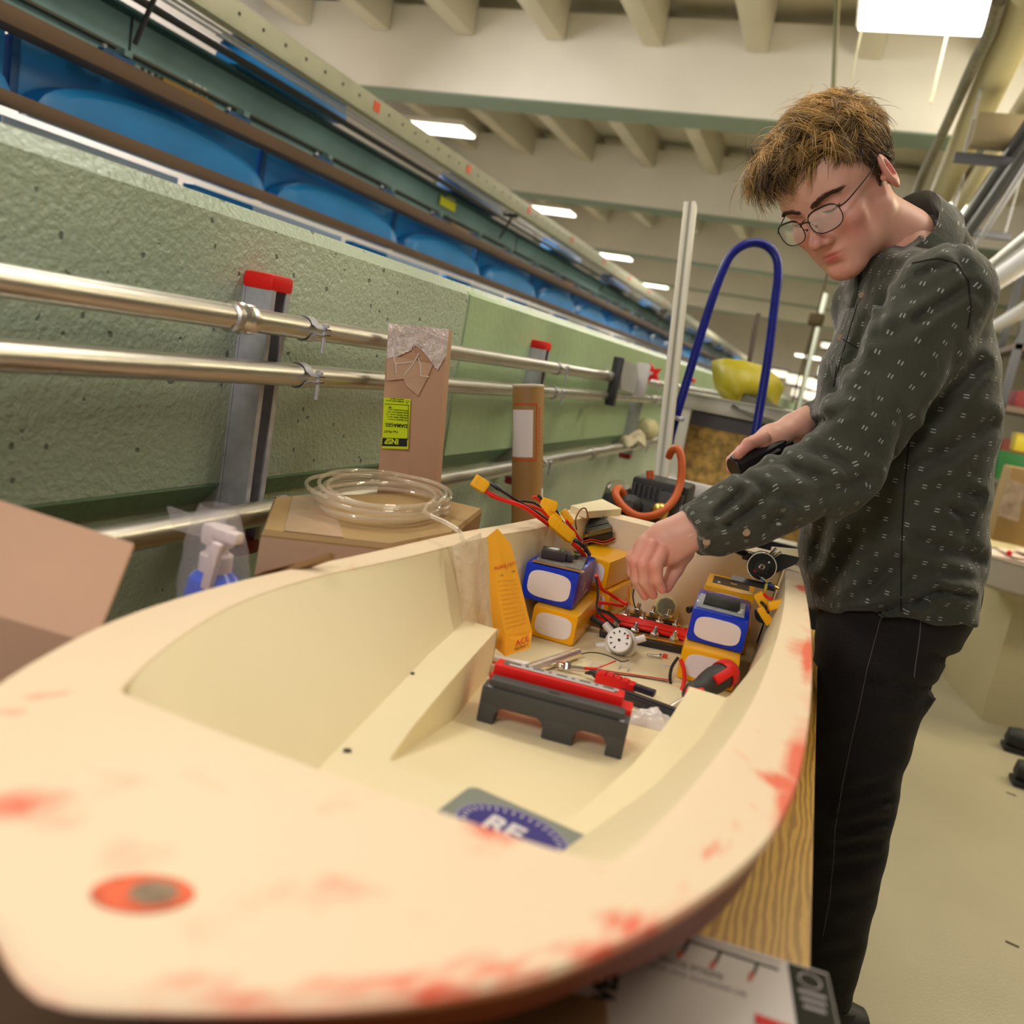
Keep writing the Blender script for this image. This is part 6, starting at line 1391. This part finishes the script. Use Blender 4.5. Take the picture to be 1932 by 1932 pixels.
# ---- eyes, lashes, brows
eyem = mat('eye_white', (.75, .70, .66), .15, coat=.6); iris = mat('iris', (.06, .045, .03), .2)
hw = lambda *p: Vector(h2w(np.array(p)).tolist())
hairbrown = mat('brow_brown', (.085, .035, .018), .7)
from mathutils.bvhtree import BVHTree
bh = BVHTree.FromPolygons([Vector(p) for p in hv.tolist()], hq.tolist())
def fy(x, z):
    h_ = bh.ray_cast(Vector((x, .12, z)), Vector((0, -1, 0)))[0]; return h_.y if h_ is not None else 0
for s in (-1, 1):
    m = MB(); m.tube([hw(s*(.017+.028*t), fy(s*(.017+.028*t), -.0025-.0035*math.sin(PI*t))+.0004, -.0025-.0035*math.sin(PI*t)) for t in [k/8 for k in range(9)]], [.0006, .0012, .0014, .0015, .0015, .0015, .0014, .0012, .0008], 6); m.build('eyelash', hairbrown, man, world=True)
    br = MB(); rb2 = random.Random(9+s)
    for k in range(330):
        t = rb2.random(); z0 = .0125+.0075*math.sin(PI*t*.66)-.006*max(0, t-.7)+rb2.gauss(0, .0020)*(1-.5*t); x0 = s*(.0095+.040*t); y0 = fy(x0, z0)
        dx = s*(.0035+.002*rb2.random()); dz = rb2.uniform(.0, .0030)*(1-1.6*t)
        br.tube([hw(x0, y0+.0005, z0), hw(x0+dx, y0+.0018, z0+dz), hw(x0+2*dx, fy(x0+2*dx, z0+dz*1.1)+.0008, z0+dz*1.1)], [.00034, .00034, .0001], 3, cap=False)
    br.build('eyebrow', hairbrown, man, world=True)['kind'] = 'stuff'
# ---- hair
def hl(y): return np.interp(y, [-.20, -.165, -.115, -.100, -.078, -.062, -.045, -.02, .02], [-.075, -.072, -.036, .018, -.016, .024, .048, .066, .074])
def hair_sdf(p):
    d = sd_ell(p, (0, -.090, .038), (.0805, .106, .094)); d = smin(d, sd_ell(p, (.010, -.030, .082), (.055, .050, .030)), .03)
    return smax(d, (hl(p[..., 1])-p[..., 2])*.8, .008)
av, aq = field(hair_sdf, (-.10, -.215, -.10), (.10, .05, .15), .0032)
def hairmat():
    m = bpy.data.materials.new('hair'); n, N, L, b = nt(m); at = N.new('ShaderNodeAttribute'); at.attribute_name = 'tint'
    L.new(at.outputs['Color'], b.inputs['Base Color']); b.inputs['Roughness'].default_value = .42; b.inputs['Specular IOR Level'].default_value = .6; return m
hm = hairmat()
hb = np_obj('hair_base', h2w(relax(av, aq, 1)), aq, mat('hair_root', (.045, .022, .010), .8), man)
rs = np.random.RandomState(12); NS = 15000
fc = av[aq].mean(1); nn = np.cross(av[aq[:, 2]]-av[aq[:, 0]], av[aq[:, 3]]-av[aq[:, 1]]); ar = np.linalg.norm(nn, axis=1); nn = nn/ar[:, None]
ok = (fc[:, 2] > hl(fc[:, 1])+.001) & ((nn*(fc-np.array([0, -.09, .03]))).sum(1) > 0); wgt = ar*ok; idx = rs.choice(len(aq), NS, p=wgt/wgt.sum())
root = fc[idx]+rs.randn(NS, 3)*.0008; nrm = nn[idx]
SEG = 7; pts = [root-nrm*.002]; cur = root.copy()
top = np.clip((root[:, 2]-.045)/.05, 0, 1); front = np.clip((root[:, 1]+.075)/.06, 0, 1)*top
Ls = .014+.028*top+.016*front+.006*rs.rand(NS); Ls *= rs.uniform(.7, 1.15, NS)*np.where(rs.rand(NS) < .04, 1.5, 1)
# tufts: strands near one another share a random lean
cell = np.floor((root+.5)/.013).astype(int); key = (cell*np.array([73856093, 19349663, 83492791])).sum(1) % 9973
tab = np.random.RandomState(3).randn(9973, 3); lean = tab[key]
flow_top = np.array([.30, .85, -.05]); flow_side = np.array([0, -.30, -.9])
d = flow_side+(flow_top-flow_side)*top[:, None]
d = d+front[:, None]*np.array([.35, .30, -.35])+.95*lean*top[:, None]+.28*lean+rs.randn(NS, 3)*.10
sidefw = (np.clip((root[:, 1]+.085)/.03, 0, 1)*(1-top))[:, None]; d = d+sidefw*np.array([0, .5, .0])
lift = .55*top+.18
for k in range(SEG):
    t = k/SEG; n_ = nrm
    dd = d-(d*n_).sum(1)[:, None]*n_; dd /= np.linalg.norm(dd, axis=1)[:, None]
    st_ = dd+n_*(lift*(1-1.7*t))[:, None]+rs.randn(NS, 3)*.05+np.array([0, 0, -.35])*t*front[:, None]
    st_ /= np.linalg.norm(st_, axis=1)[:, None]; cur = cur+st_*(Ls/SEG)[:, None]
    q = (cur-np.array([0, -.090, .038]))/np.array([.082, .1075, .0955]); r_ = np.linalg.norm(q, axis=1); ins_ = r_ < 1
    cur[ins_] = (cur/1)[ins_]+(q[ins_]/r_[ins_][:, None]*np.array([.082, .1075, .0955])+np.array([0, -.090, .038])-cur[ins_])
    pts.append(cur.copy())
pts = np.stack(pts, 1); n1 = pts.shape[1]
tan = np.gradient(pts, axis=1); tan /= np.linalg.norm(tan, axis=2)[..., None]+1e-9
sd1 = np.cross(tan, rs.randn(NS, 1, 3)+0*tan); sd1 /= np.linalg.norm(sd1, axis=2)[..., None]+1e-9; sd2 = np.cross(tan, sd1)
rad = np.linspace(1, .12, n1)**.7*.00062
V_ = np.stack([pts+(sd1*math.cos(2*PI*k/3)+sd2*math.sin(2*PI*k/3))*rad[None, :, None] for k in range(3)], 2).reshape(-1, 3)
base_i = (np.arange(NS)*n1*3)[:, None, None]+(np.arange(n1-1)*3)[None, :, None]+np.arange(3)[None, None, :]
nx = (np.arange(NS)*n1*3)[:, None, None]+(np.arange(n1-1)*3)[None, :, None]+((np.arange(3)+1) % 3)[None, None, :]
Q_ = np.stack([base_i, nx, nx+3, base_i+3], -1).reshape(-1, 4)
hs_ = np_obj('hair_strands', h2w(V_), Q_, hm, man); hs_['kind'] = 'stuff'
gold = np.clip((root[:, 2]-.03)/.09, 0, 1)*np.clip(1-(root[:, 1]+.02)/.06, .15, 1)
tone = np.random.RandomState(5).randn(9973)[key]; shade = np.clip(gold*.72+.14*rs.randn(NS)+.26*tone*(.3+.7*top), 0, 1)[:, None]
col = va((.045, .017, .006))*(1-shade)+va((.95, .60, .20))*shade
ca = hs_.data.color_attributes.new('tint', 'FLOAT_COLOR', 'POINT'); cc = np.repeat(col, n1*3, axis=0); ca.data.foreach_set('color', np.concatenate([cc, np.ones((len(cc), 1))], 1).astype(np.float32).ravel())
# ---- glasses (a thing worn by the man)
gl = thing('glasses', 'thin dark framed glasses on the face of the man', 'glasses', hw(0, .02, -.004))
fm = mat('frame_black', (.008, .005, .005), .5)
lens_m = bpy.data.materials.new('lens_glass'); n_t, N_, L_n, b0 = nt(lens_m); b0.inputs['Base Color'].default_value = (.9, .92, .9, 1); b0.inputs['Roughness'].default_value = .03; b0.inputs['Alpha'].default_value = .14; b0.inputs['Specular IOR Level'].default_value = .8
def lens_pts(s, n=36, sc=1):
    out = []
    for k in range(n):
        t = 2*PI*k/n; c_, s_ = math.cos(t), math.sin(t); x = .0250*sc*abs(c_)**.72*(1 if c_ > 0 else -1); z = .0195*sc*abs(s_)**(.62 if s_ > 0 else .85)*(1 if s_ > 0 else -1)
        out.append((s*(.0320)+x, .0330-.012*((s*.0320+x)/.06)**2+.10*z*.3, -.009+z))
    return out
for s in (-1, 1):
    lp = lens_pts(s); MB().tube([hw(*p) for p in lp], .00085, 6, closed=True).build('rim', fm, gl, world=True)
    MB().tube([hw(*p) for p in lp if p[2] > .004], .0014, 6).build('brow_bar', fm, gl, world=True) if True else None
    vs = [hw(*p) for p in lens_pts(s, sc=.98)]; m = MB(); m.add(vs+[p-Vector(fv.tolist())*.001 for p in vs], [tuple(range(36)), tuple(range(71, 35, -1))]+[(i, (i+1) % 36, 36+(i+1) % 36, 36+i) for i in range(36)]); m.build('lens', lens_m, gl, world=True, smooth=None)
    MB().tube([hw(s*.0565, .0235, -.001), hw(s*.067, .010, .000), hw(s*.078, -.045, .010), hw(s*.0795, -.074, .017), hw(s*.0805, -.095, .020), hw(s*.079, -.112, .004)], [.0015, .0011, .0010, .0011, .0014, .0012], 6, smooth=4).build('temple', fm, gl, world=True)
    MB().tube([hw(s*.0095, .031, -.008), hw(s*.0095, .028, -.011), hw(s*.009, .024, -.014)], .0006, 5).sphere(hw(s*.009, .023, -.015), .0018, 6).build('nose_pad', MATS['frame_black'], gl, world=True)
MB().tube([hw(-.0095, .033, -.004), hw(-.004, .0345, -.0005), hw(.004, .0345, -.0005), hw(.0095, .033, -.004)], .0011, 6, smooth=4).build('bridge', fm, gl, world=True)
# ---- shirt
def crease(x): return 1-np.abs(np.sin(x))
def armc(p, a, b_):
    a, b_ = va(a), va(b_); ab = b_-a; t = np.clip(((p-a)@ab)/(ab@ab), 0, 1); return t, p-a-t[..., None]*ab
def arm_part(p):
    t, o_ = armc(p, Sh, El); ang = np.arctan2(o_[..., 2], o_[..., 1])
    d1 = sd_cap(p, Sh, El, .066, .055)+.011*crease(8*t+1.8*np.sin(ang)+1)*np.clip(t*1.5, .25, 1)-.005
    t2, o2_ = armc(p, El, Wr_); ang2 = np.arctan2(o2_[..., 2], o2_[..., 1])
    r2 = np.interp(t2, [0, .35, .7, .93, 1], [.053, .054, .046, .0355, .034])
    d2 = np.sqrt((o2_**2).sum(-1))-r2+.011*crease(1.5*ang2+6*t2+1.0)*np.sin(PI*np.clip(t2, 0.02, .98))-.004+.010*crease(12*t2+2*ang2)*np.clip(1-3*t2, 0, 1)
    t3 = np.dot(p-va(Wr_), va((Wr_-El).normalized()))
    d2 = smax(d2, t3+.000, .003)
    d2 = smin(d2, sd_cap(p, P(1400, 1000, 1.20), P(1360, 1024, 1.195), .028, .018), .02)
    return d1, d2
def far_part(p):
    d1 = sd_cap(p, Sf, Ef, .064, .052); d2 = sd_cap(p, Ef, Wf, .050, .034); t3 = np.dot(p-va(Wf), va((Wf-Ef).normalized())); return d1, smax(d2, t3-.004, .003)
hem_z = lambda p: np.interp(p[..., 0], [.05, .134, .176, .31], [.828, .878, .886, .888])+.12*(p[..., 1]-1.4)*(p[..., 1] > 1.56)*0+.004*np.sin(11*np.arctan2(p[..., 1]-1.56, p[..., 0]-.19))
def shirt_parts(p):
    w1 = wob(p, 13, 4); w2 = wob(p*np.array([1, 1, .45], dtype=np.float32), 30, 8)
    dt = torso_sdf(p)+.009*w1+.010*crease(4.5*w1+9*p[..., 2]*1.5+14*(p[..., 0]+p[..., 1]))*np.interp(p[..., 2], [.85, 1.1, 1.35], [1.0, .6, .3])+.0025*w2
    dt = smax(dt, hem_z(p)-p[..., 2], .006); dt = smax(dt, p[..., 2]-1.425, .02)
    sh = smin(sd_cap(p, V(.085, 1.535, 1.375), Sh+V(0, .02, .0), .060, .060), sd_cap(p, V(.085, 1.55, 1.375), Sf, .058, .058), .02)
    sh = smin(sh, sd_cap(p, V(.095, 1.54, 1.36), NBw-(NBw-V(.095, 1.54, 1.36))*.25, .07, .052), .03)
    sh = smin(sh, sd_cap(p, P(1768, 450, 1.45), P(1800, 540, 1.43), .044, .052), .04)
    dt = smin(dt, sh+.003*w1, .035)
    return dt, arm_part(p), far_part(p), w1
FOLD = [(1402, 926, 1350, 977, 7, .014), (1439, 926, 1509, 946, 8, .010), (1449, 938, 1377, 990, 7, .012), (1377, 990, 1336, 998, 6, .009), (1468, 857, 1501, 888, 9, .008), (1501, 888, 1567, 905, 9, .008), (1398, 897, 1460, 926, 7, .007), (1576, 701, 1580, 752, 12, .010), (1533, 803, 1594, 774, 9, .009), (1545, 850, 1600, 880, 9, .008),
        (1732, 520, 1785, 499, 7, .009), (1732, 603, 1825, 543, 9, .012), (1660, 640, 1740, 600, 12, .006), (1732, 1022, 1846, 1056, 12, .008), (1790, 1082, 1835, 1090, 8, .006), (1600, 1165, 1732, 1138, 7, .008), (1732, 1138, 1773, 1115, 7, .010), (1773, 1115, 1831, 1127, 7, .010), (1821, 929, 1848, 937, 8, .009), (1790, 960, 1825, 978, 7, .008), (1620, 1010, 1560, 1110, 14, .010), (1560, 960, 1540, 1060, 10, .008),
        (1690, 1060, 1640, 1120, 12, .008), (1760, 780, 1850, 690, 12, .010), (1780, 860, 1870, 800, 14, .008), (1700, 900, 1790, 850, 14, .007), (1745, 395, 1700, 470, 8, .006), (1640, 600, 1600, 700, 9, .008), (1670, 560, 1650, 640, 8, .007), (1800, 470, 1850, 560, 9, .006), (1480, 970, 1440, 1000, 8, .008), (1300, 990, 1330, 1020, 5, .004), (1560, 930, 1640, 900, 10, .008)]
FOLDJ = [(1590, 1532, 1672, 1508, 9, .010), (1585, 1562, 1668, 1548, 9, .010), (1600, 1500, 1665, 1478, 9, .008), (1560, 1642, 1650, 1622, 10, .008), (1575, 1600, 1655, 1588, 8, .008), (1690, 1292, 1760, 1300, 9, .012), (1680, 1325, 1745, 1318, 9, .010), (1640, 1290, 1700, 1310, 10, .006), (1570, 1700, 1640, 1690, 10, .006), (1600, 1400, 1680, 1430, 14, .006), (1560, 1800, 1610, 1790, 9, .006), (1750, 1235, 1800, 1245, 9, .008)]
def folds(p, FO=None):
    c = (p-EYE.astype(np.float32)) @ MW.astype(np.float32); x = HALF+F_PX*c[..., 0]/c[..., 2]; y = HALF+F_PX*c[..., 1]/c[..., 2]; out = np.zeros_like(x)
    for x0, y0, x1, y1, w_, a_ in (FO or FOLD):
        dx, dy = x1-x0, y1-y0; L2 = dx*dx+dy*dy; t = ((x-x0)*dx+(y-y0)*dy)/L2; tc = np.clip(t, 0, 1); qx, qy = x-x0-tc*dx, y-y0-tc*dy; r2 = qx*qx+qy*qy
        nrm = np.abs(qx*dy-qy*dx)/math.sqrt(L2)
        out += a_*np.exp(-r2/(w_*w_))*(.35+.65*np.sin(PI*np.clip(t*.8+.1, 0, 1)))-a_*.55*np.exp(-((np.sqrt(r2)-2.3*w_)/(1.3*w_))**2)
    return out
def shirt_sdf(p):
    dt, (a1, a2), (f1, f2), w1 = shirt_parts(p)
    fo = folds(p)
    d = smin(a1, a2, .018); d = smin(d, smin(f1, f2, .02), .015) if True else d
    d = smin(dt, d, .012)+.0015*w1+fo
    return smax(d, -(sd_cap(p, NBw, va(NBw)+(va(h2w(np.array([0, -.08, -.03])))-va(NBw))*1.2, .056, .060)), .004)
sv, sq = field(shirt_sdf, (-.20, 1.10, .78), (.46, 1.92, 1.52), .0054)
sv = relax(sv, sq, 1, .4)
def shirt_mat():
    m = bpy.data.materials.new('shirt_cloth'); n, N, L, b = nt(m)
    uvn = N.new('ShaderNodeUVMap'); uvn.uv_map = 'UVMap'
    mp = N.new('ShaderNodeMapping'); mp.inputs['Scale'].default_value = (1, 1, 1); mp.inputs['Rotation'].default_value = (0, 0, 0); L.new(uvn.outputs[0], mp.inputs[0])
    vo = N.new('ShaderNodeTexVoronoi'); vo.voronoi_dimensions = '2D'; vo.inputs['Scale'].default_value = 36; vo.inputs['Randomness'].default_value = .40; L.new(mp.outputs[0], vo.inputs['Vector'])
    sc_ = N.new('ShaderNodeVectorMath'); sc_.operation = 'SCALE'; sc_.inputs['Scale'].default_value = 36; L.new(mp.outputs[0], sc_.inputs[0])
    # local offset from the cell point, in cells
    pos = N.new('ShaderNodeVectorMath'); pos.operation = 'SCALE'; pos.inputs['Scale'].default_value = 36; L.new(vo.outputs['Position'], pos.inputs[0])
    df = N.new('ShaderNodeVectorMath'); df.operation = 'SUBTRACT'; L.new(sc_.outputs[0], df.inputs[0]); L.new(pos.outputs[0], df.inputs[1])
    sx = N.new('ShaderNodeSeparateXYZ'); L.new(df.outputs[0], sx.inputs[0])
    ax_ = N.new('ShaderNodeMath'); ax_.operation = 'ABSOLUTE'; L.new(sx.outputs[0], ax_.inputs[0])
    ay = N.new('ShaderNodeMath'); ay.operation = 'ABSOLUTE'; L.new(sx.outputs[1], ay.inputs[0])
    s1 = N.new('ShaderNodeMath'); s1.operation = 'SUBTRACT'; s1.inputs[1].default_value = .075; L.new(ay.outputs[0], s1.inputs[0])
    s2 = N.new('ShaderNodeMath'); s2.operation = 'ABSOLUTE'; L.new(s1.outputs[0], s2.inputs[0])
    l1 = N.new('ShaderNodeMath'); l1.operation = 'LESS_THAN'; l1.inputs[1].default_value = .028; L.new(s2.outputs[0], l1.inputs[0])
    l2 = N.new('ShaderNodeMath'); l2.operation = 'LESS_THAN'; l2.inputs[1].default_value = .105; L.new(ax_.outputs[0], l2.inputs[0])
    mk = N.new('ShaderNodeMath'); mk.operation = 'MULTIPLY'; L.new(l1.outputs[0], mk.inputs[0]); L.new(l2.outputs[0], mk.inputs[1])
    mk2 = N.new('ShaderNodeMath'); mk2.operation = 'MULTIPLY'; mk2.inputs[1].default_value = .75; L.new(mk.outputs[0], mk2.inputs[0])
    no = N.new('ShaderNodeTexNoise'); no.inputs['Scale'].default_value = 9; L.new(mp.outputs[0], no.inputs['Vector'])
    cr = N.new('ShaderNodeValToRGB'); e = cr.color_ramp.elements; e[0].color = (.044, .050, .036, 1); e[1].color = (.090, .092, .074, 1); L.new(no.outputs[0], cr.inputs[0])
    mx = N.new('ShaderNodeMixRGB'); mx.inputs[2].default_value = (.50, .54, .52, 1); L.new(mk2.outputs[0], mx.inputs[0]); L.new(cr.outputs[0], mx.inputs[1]); L.new(mx.outputs[0], b.inputs['Base Color'])
    b.inputs['Roughness'].default_value = .85; b.inputs['Sheen Weight'].default_value = .35; b.inputs['Sheen Roughness'].default_value = .4; b.inputs['Specular IOR Level'].default_value = .2
    wn = N.new('ShaderNodeTexNoise'); wn.inputs['Scale'].default_value = 600; L.new(mp.outputs[0], wn.inputs['Vector'])
    w3 = N.new('ShaderNodeTexNoise'); w3.inputs['Scale'].default_value = 22; w3.inputs['Detail'].default_value = 4; w3.inputs['Distortion'].default_value = 1.2; L.new(mp.outputs[0], w3.inputs['Vector'])
    ad = N.new('ShaderNodeMath'); ad.operation = 'MULTIPLY_ADD'; ad.inputs[1].default_value = .12; L.new(wn.outputs[0], ad.inputs[0]); L.new(w3.outputs[0], ad.inputs[2])
    bp = N.new('ShaderNodeBump'); bp.inputs['Strength'].default_value = .5; bp.inputs['Distance'].default_value = .010; L.new(ad.outputs[0], bp.inputs['Height']); L.new(bp.outputs[0], b.inputs['Normal'])
    return m
shm = shirt_mat()
sh_o = np_obj('shirt', sv, sq, shm, man)
fcs = sv[sq].mean(1).astype(np.float32); dt, (a1, a2), (f1, f2), _w = shirt_parts(fcs)
lab = np.argmin(np.stack([dt, a1, a2, f1, f2]), 0); corner = sv[sq].reshape(-1, 3).astype(np.float32); labc = np.repeat(lab, 4)
UV = np.zeros((len(corner), 2))
ang = np.arctan2(corner[:, 1]-1.56, -(corner[:, 0]-.15)); ang = np.where(ang > 2.4, ang-2*PI, ang)
UV[:, 0] = ang*.17; UV[:, 1] = corner[:, 2]
for li, (a, b_, off) in {1: (Sh, El, 5.), 2: (El, Wr_, 5.), 3: (Sf, Ef, 9.), 4: (Ef, Wf, 9.)}.items():
    a_, d_ = va(a), va((b_-a).normalized()); o_ = corner-a_; s_ = o_@d_; rr2 = o_-s_[:, None]*d_
    e1 = va(-view); e1 = e1-d_*(e1@d_); e1 /= np.linalg.norm(e1); e2 = np.cross(d_, e1); an = np.arctan2(rr2@e2, rr2@e1)
    mk = labc == li; UV[mk, 1] = (an*.055+off)[mk]; UV[mk, 0] = (s_+(0 if li in (1, 3) else (El-Sh).length))[mk]
ul = sh_o.data.uv_layers.new(name='UVMap'); ul.data.foreach_set('uv', UV.astype(np.float32).ravel())
# collar: stand and folded leaf swept round the neck
nax = Vector((va(h2w(np.array([0, -.085, -.035])))-va(NBw)).tolist()).normalized()
cB, cF, cN = P(1738, 398, 1.435), P(1648, 508, 1.350), P(1702, 484, 1.33)
cen = (cB+cF)/2; fwd_ = (cF-cB).normalized(); e2 = (cN-cen); e2 -= fwd_*e2.dot(fwd_); e2.normalize(); nax = fwd_.cross(e2); nax = nax if nax.z > 0 else -nax; lft = e2; rC = (cF-cB).length/2
m = MB(); n = 44; vs = []
for i in range(n+1):
    a = -2.75+5.5*i/n; c_, s_ = math.cos(a+PI), math.sin(a+PI)      # a = 0 is the back of the neck
    back = max(0, math.cos(a)); fr = 1-back
    def cp(r, h): return cen+fwd_*(c_*r*rC/.060)+lft*(s_*r)+nax*h
    top_h = .030*(.7+.3*back)-.006*fr
    for r, h in ((.060, -.030), (.0605, top_h*.55), (.062, top_h), (.065, top_h+.002), (.070, top_h-.008), (.076, top_h-.024), (.082+.008*fr, top_h-.038-.006*fr)): vs.append(cp(r, h-.012*fr))
m.add(vs, [(i*7+j, i*7+j+1, (i+1)*7+j+1, (i+1)*7+j) for i in range(n) for j in range(6)])
co = m.build('collar', shm, man, world=True, smooth=60); co.modifiers.new('s', 'SOLIDIFY').thickness = .002
uvl = co.data.uv_layers.new(name='UVMap')
for lp_ in co.data.loops: i_ = lp_.vertex_index; uvl.data[lp_.index].uv = ((i_//7)*.009, (i_ % 7)*.010+3)
# placket, pocket, buttons, cuff
def button(q, nrm_, r=.0052): 
    return MB().lathe([(r*.3, 0), (r, 0), (r, .0014), (r*.75, .0018), (r*.7, .0012), (r*.2, .0012)], q, nrm_, 18).build('button', mat('button_horn', (.42, .30, .20), .3), man, world=True)
toE = lambda q: (Vector(EYE)-q).normalized()
from mathutils.bvhtree import BVHTree
bvh = BVHTree.FromPolygons([Vector(p) for p in sv.tolist()], sq.tolist())
def on_shirt(px, py, off=.0006):
    o_ = Vector(EYE); d_ = (P(px, py, 1)-o_).normalized(); h_, n_, i_, ds = bvh.ray_cast(o_, d_); 
    return (h_+n_*off, n_) if h_ is not None else (P(px, py, 1.3), -d_)
for px, py in ((1627, 557), (1586, 637), (1408, 1004), (1333, 1022)):
    q, nn_ = on_shirt(px, py); button(q, (nn_+toE(q)).normalized())
def seam(pts, name, r=.0009, m_=None, k=6):
    q = []
    for a, b_ in zip(pts, pts[1:]):
        for j in range(k): q.append(on_shirt(a[0]+(b_[0]-a[0])*j/k, a[1]+(b_[1]-a[1])*j/k, .0002)[0])
    q.append(on_shirt(*pts[-1], .0002)[0])
    ok_ = [q[0]]
    for a in q[1:]:
        if (a-ok_[-1]).length < .05: ok_.append(a)
    if len(ok_) > 2: MB().tube(ok_, r, 5).build(name, m_ or shm, man, world=True)
seamd = mat('seam_dark', (.012, .014, .010), .9)
seam([(1722, 497), (1770, 487), (1805, 497), (1826, 530), (1832, 580), (1826, 620)], 'sleeve_seam', .0014, seamd)
seam([(1716, 830), (1708, 900), (1702, 1000), (1700, 1100), (1700, 1165)], 'side_seam', .0012, seamd)
seam([(1590, 640), (1615, 655), (1640, 665)], 'pocket_edge', .0011, seamd); seam([(1578, 690), (1575, 720)], 'pocket_edge', .0009, seamd)
seam([(1618, 575), (1595, 650), (1572, 730)], 'placket_edge', .0012, seamd)
# ---- jeans
def jeans_sdf(p):
    w1 = wob(p, 16, 21); d = None
    for (a, b_, c), s in ((LEGN, 1), (LEGF, 1)):
        t, o_ = armc(p, a, b_); e = sd_cap(p, a, b_, .098, .073)+.006*crease(8*t+2.2*w1+10*p[..., 0])*np.clip(2.4*t-1.1, 0, 1)+.005*crease(9*t+2*w1)*np.clip(.45-t, 0, 1)*2
        t2, o2_ = armc(p, b_, c); r2 = np.interp(t2, [0, .25, 1], [.073, .070, .050]); e2 = np.sqrt((o2_**2).sum(-1))-r2+.006*crease(11*t2+2.5*w1+8*p[..., 0])*np.clip(1-2.2*t2, 0, 1)+.004*crease(14*t2+w1)*np.clip(2*t2-1, 0, 1)
        e2 = smax(e2, .095-p[..., 2], .004); e = smin(e, e2, .02); d = e if d is None else smin(d, e, .02)
    pv = sd_ell(p, V(.185, 1.59, .90), (.132, .180, .155)); pv = smax(pv, p[..., 2]-.97, .02)
    return smin(d, pv, .03)+.002*w1+folds(p, FOLDJ)
jv, jq = field(jeans_sdf, (.0, 1.34, .07), (.42, 1.95, 1.0), .0085); jv = relax(jv, jq, 1, .4)
denim = mat('black_denim', (.013, .010, .012), .85, bump=.25, bscale=260, var=.5, vscale=9)
jo = np_obj('jeans', jv, jq, denim, man)
bj = BVHTree.FromPolygons([Vector(p) for p in jv.tolist()], jq.tolist())
def stitch(pts, r=.0006):
    q = []
    for a, b_ in zip(pts, pts[1:]):
        for j in range(6):
            px, py = a[0]+(b_[0]-a[0])*j/6, a[1]+(b_[1]-a[1])*j/6; o_ = Vector(EYE); h_, n_, i_, ds = bj.ray_cast(o_, (P(px, py, 1)-o_).normalized())
            if h_ is not None and (not q or (h_-q[-1]).length < .08): q.append(h_+n_*.0004)
    if len(q) > 2: MB().tube(q, r, 4).build('stitching', mat('stitch_grey', (.16, .14, .14), .8), man, world=True)
stitch([(1662, 1165), (1650, 1210), (1636, 1262), (1622, 1330), (1606, 1400), (1590, 1480), (1576, 1560), (1573, 1620), (1565, 1700), (1550, 1780)])
stitch([(1738, 1155), (1735, 1200), (1727, 1255), (1724, 1282)], .0009)
# ---- shoes
for k, (a, b_, c) in enumerate((LEGN, LEGF)):
    m = MB(); m.lathe([(0, -.075), (.036, -.070), (.046, -.035), (.046, .02), (.050, .09), (.044, .15), (0, .175)], V(c.x+.01, c.y-.01, .055), (-.94, -.34, 0), 20)
    m.box((c.x-.045, c.y-.03, .012), (.24, .09, .024), .01, rot=Matrix.Rotation(.35, 3, 'Z')); m.tube([c+V(.01, 0, .09-c.z), V(c.x+.01, c.y-.01, .06)], [.048, .050], 16)
    m.build('shoe', dark, man, world=True)
# ---- controller in his far hand
ctr = thing('controller', 'black hand controller gripped in the far hand of the man', 'controller', P(1430, 858, 1.455), rot=basis(P(1480, 832, 1.47)-P(1382, 884, 1.44), (0, -.6, 1)))
cm = mat('controller_black', (.016, .015, .02), .38)
MB().box((0, 0, 0), (.105, .036, .036), .012).build('grip', cm, ctr); MB().box((.040, .0, -.006), (.05, .038, .034), .008).build('head_block', cm, ctr)
MB().prism([(-.004, -.022, .008), (.026, -.026, .014), (.03, -.02, .008), (.0, -.018, .002)], (0, .006, 0)).build('trigger', cm, ctr)
MB().lathe([(.0165, -.002), (.0180, 0), (.0165, .002)], (-.052, 0, 0), (1, 0, 0), 18).build('end_ring', cm, ctr)
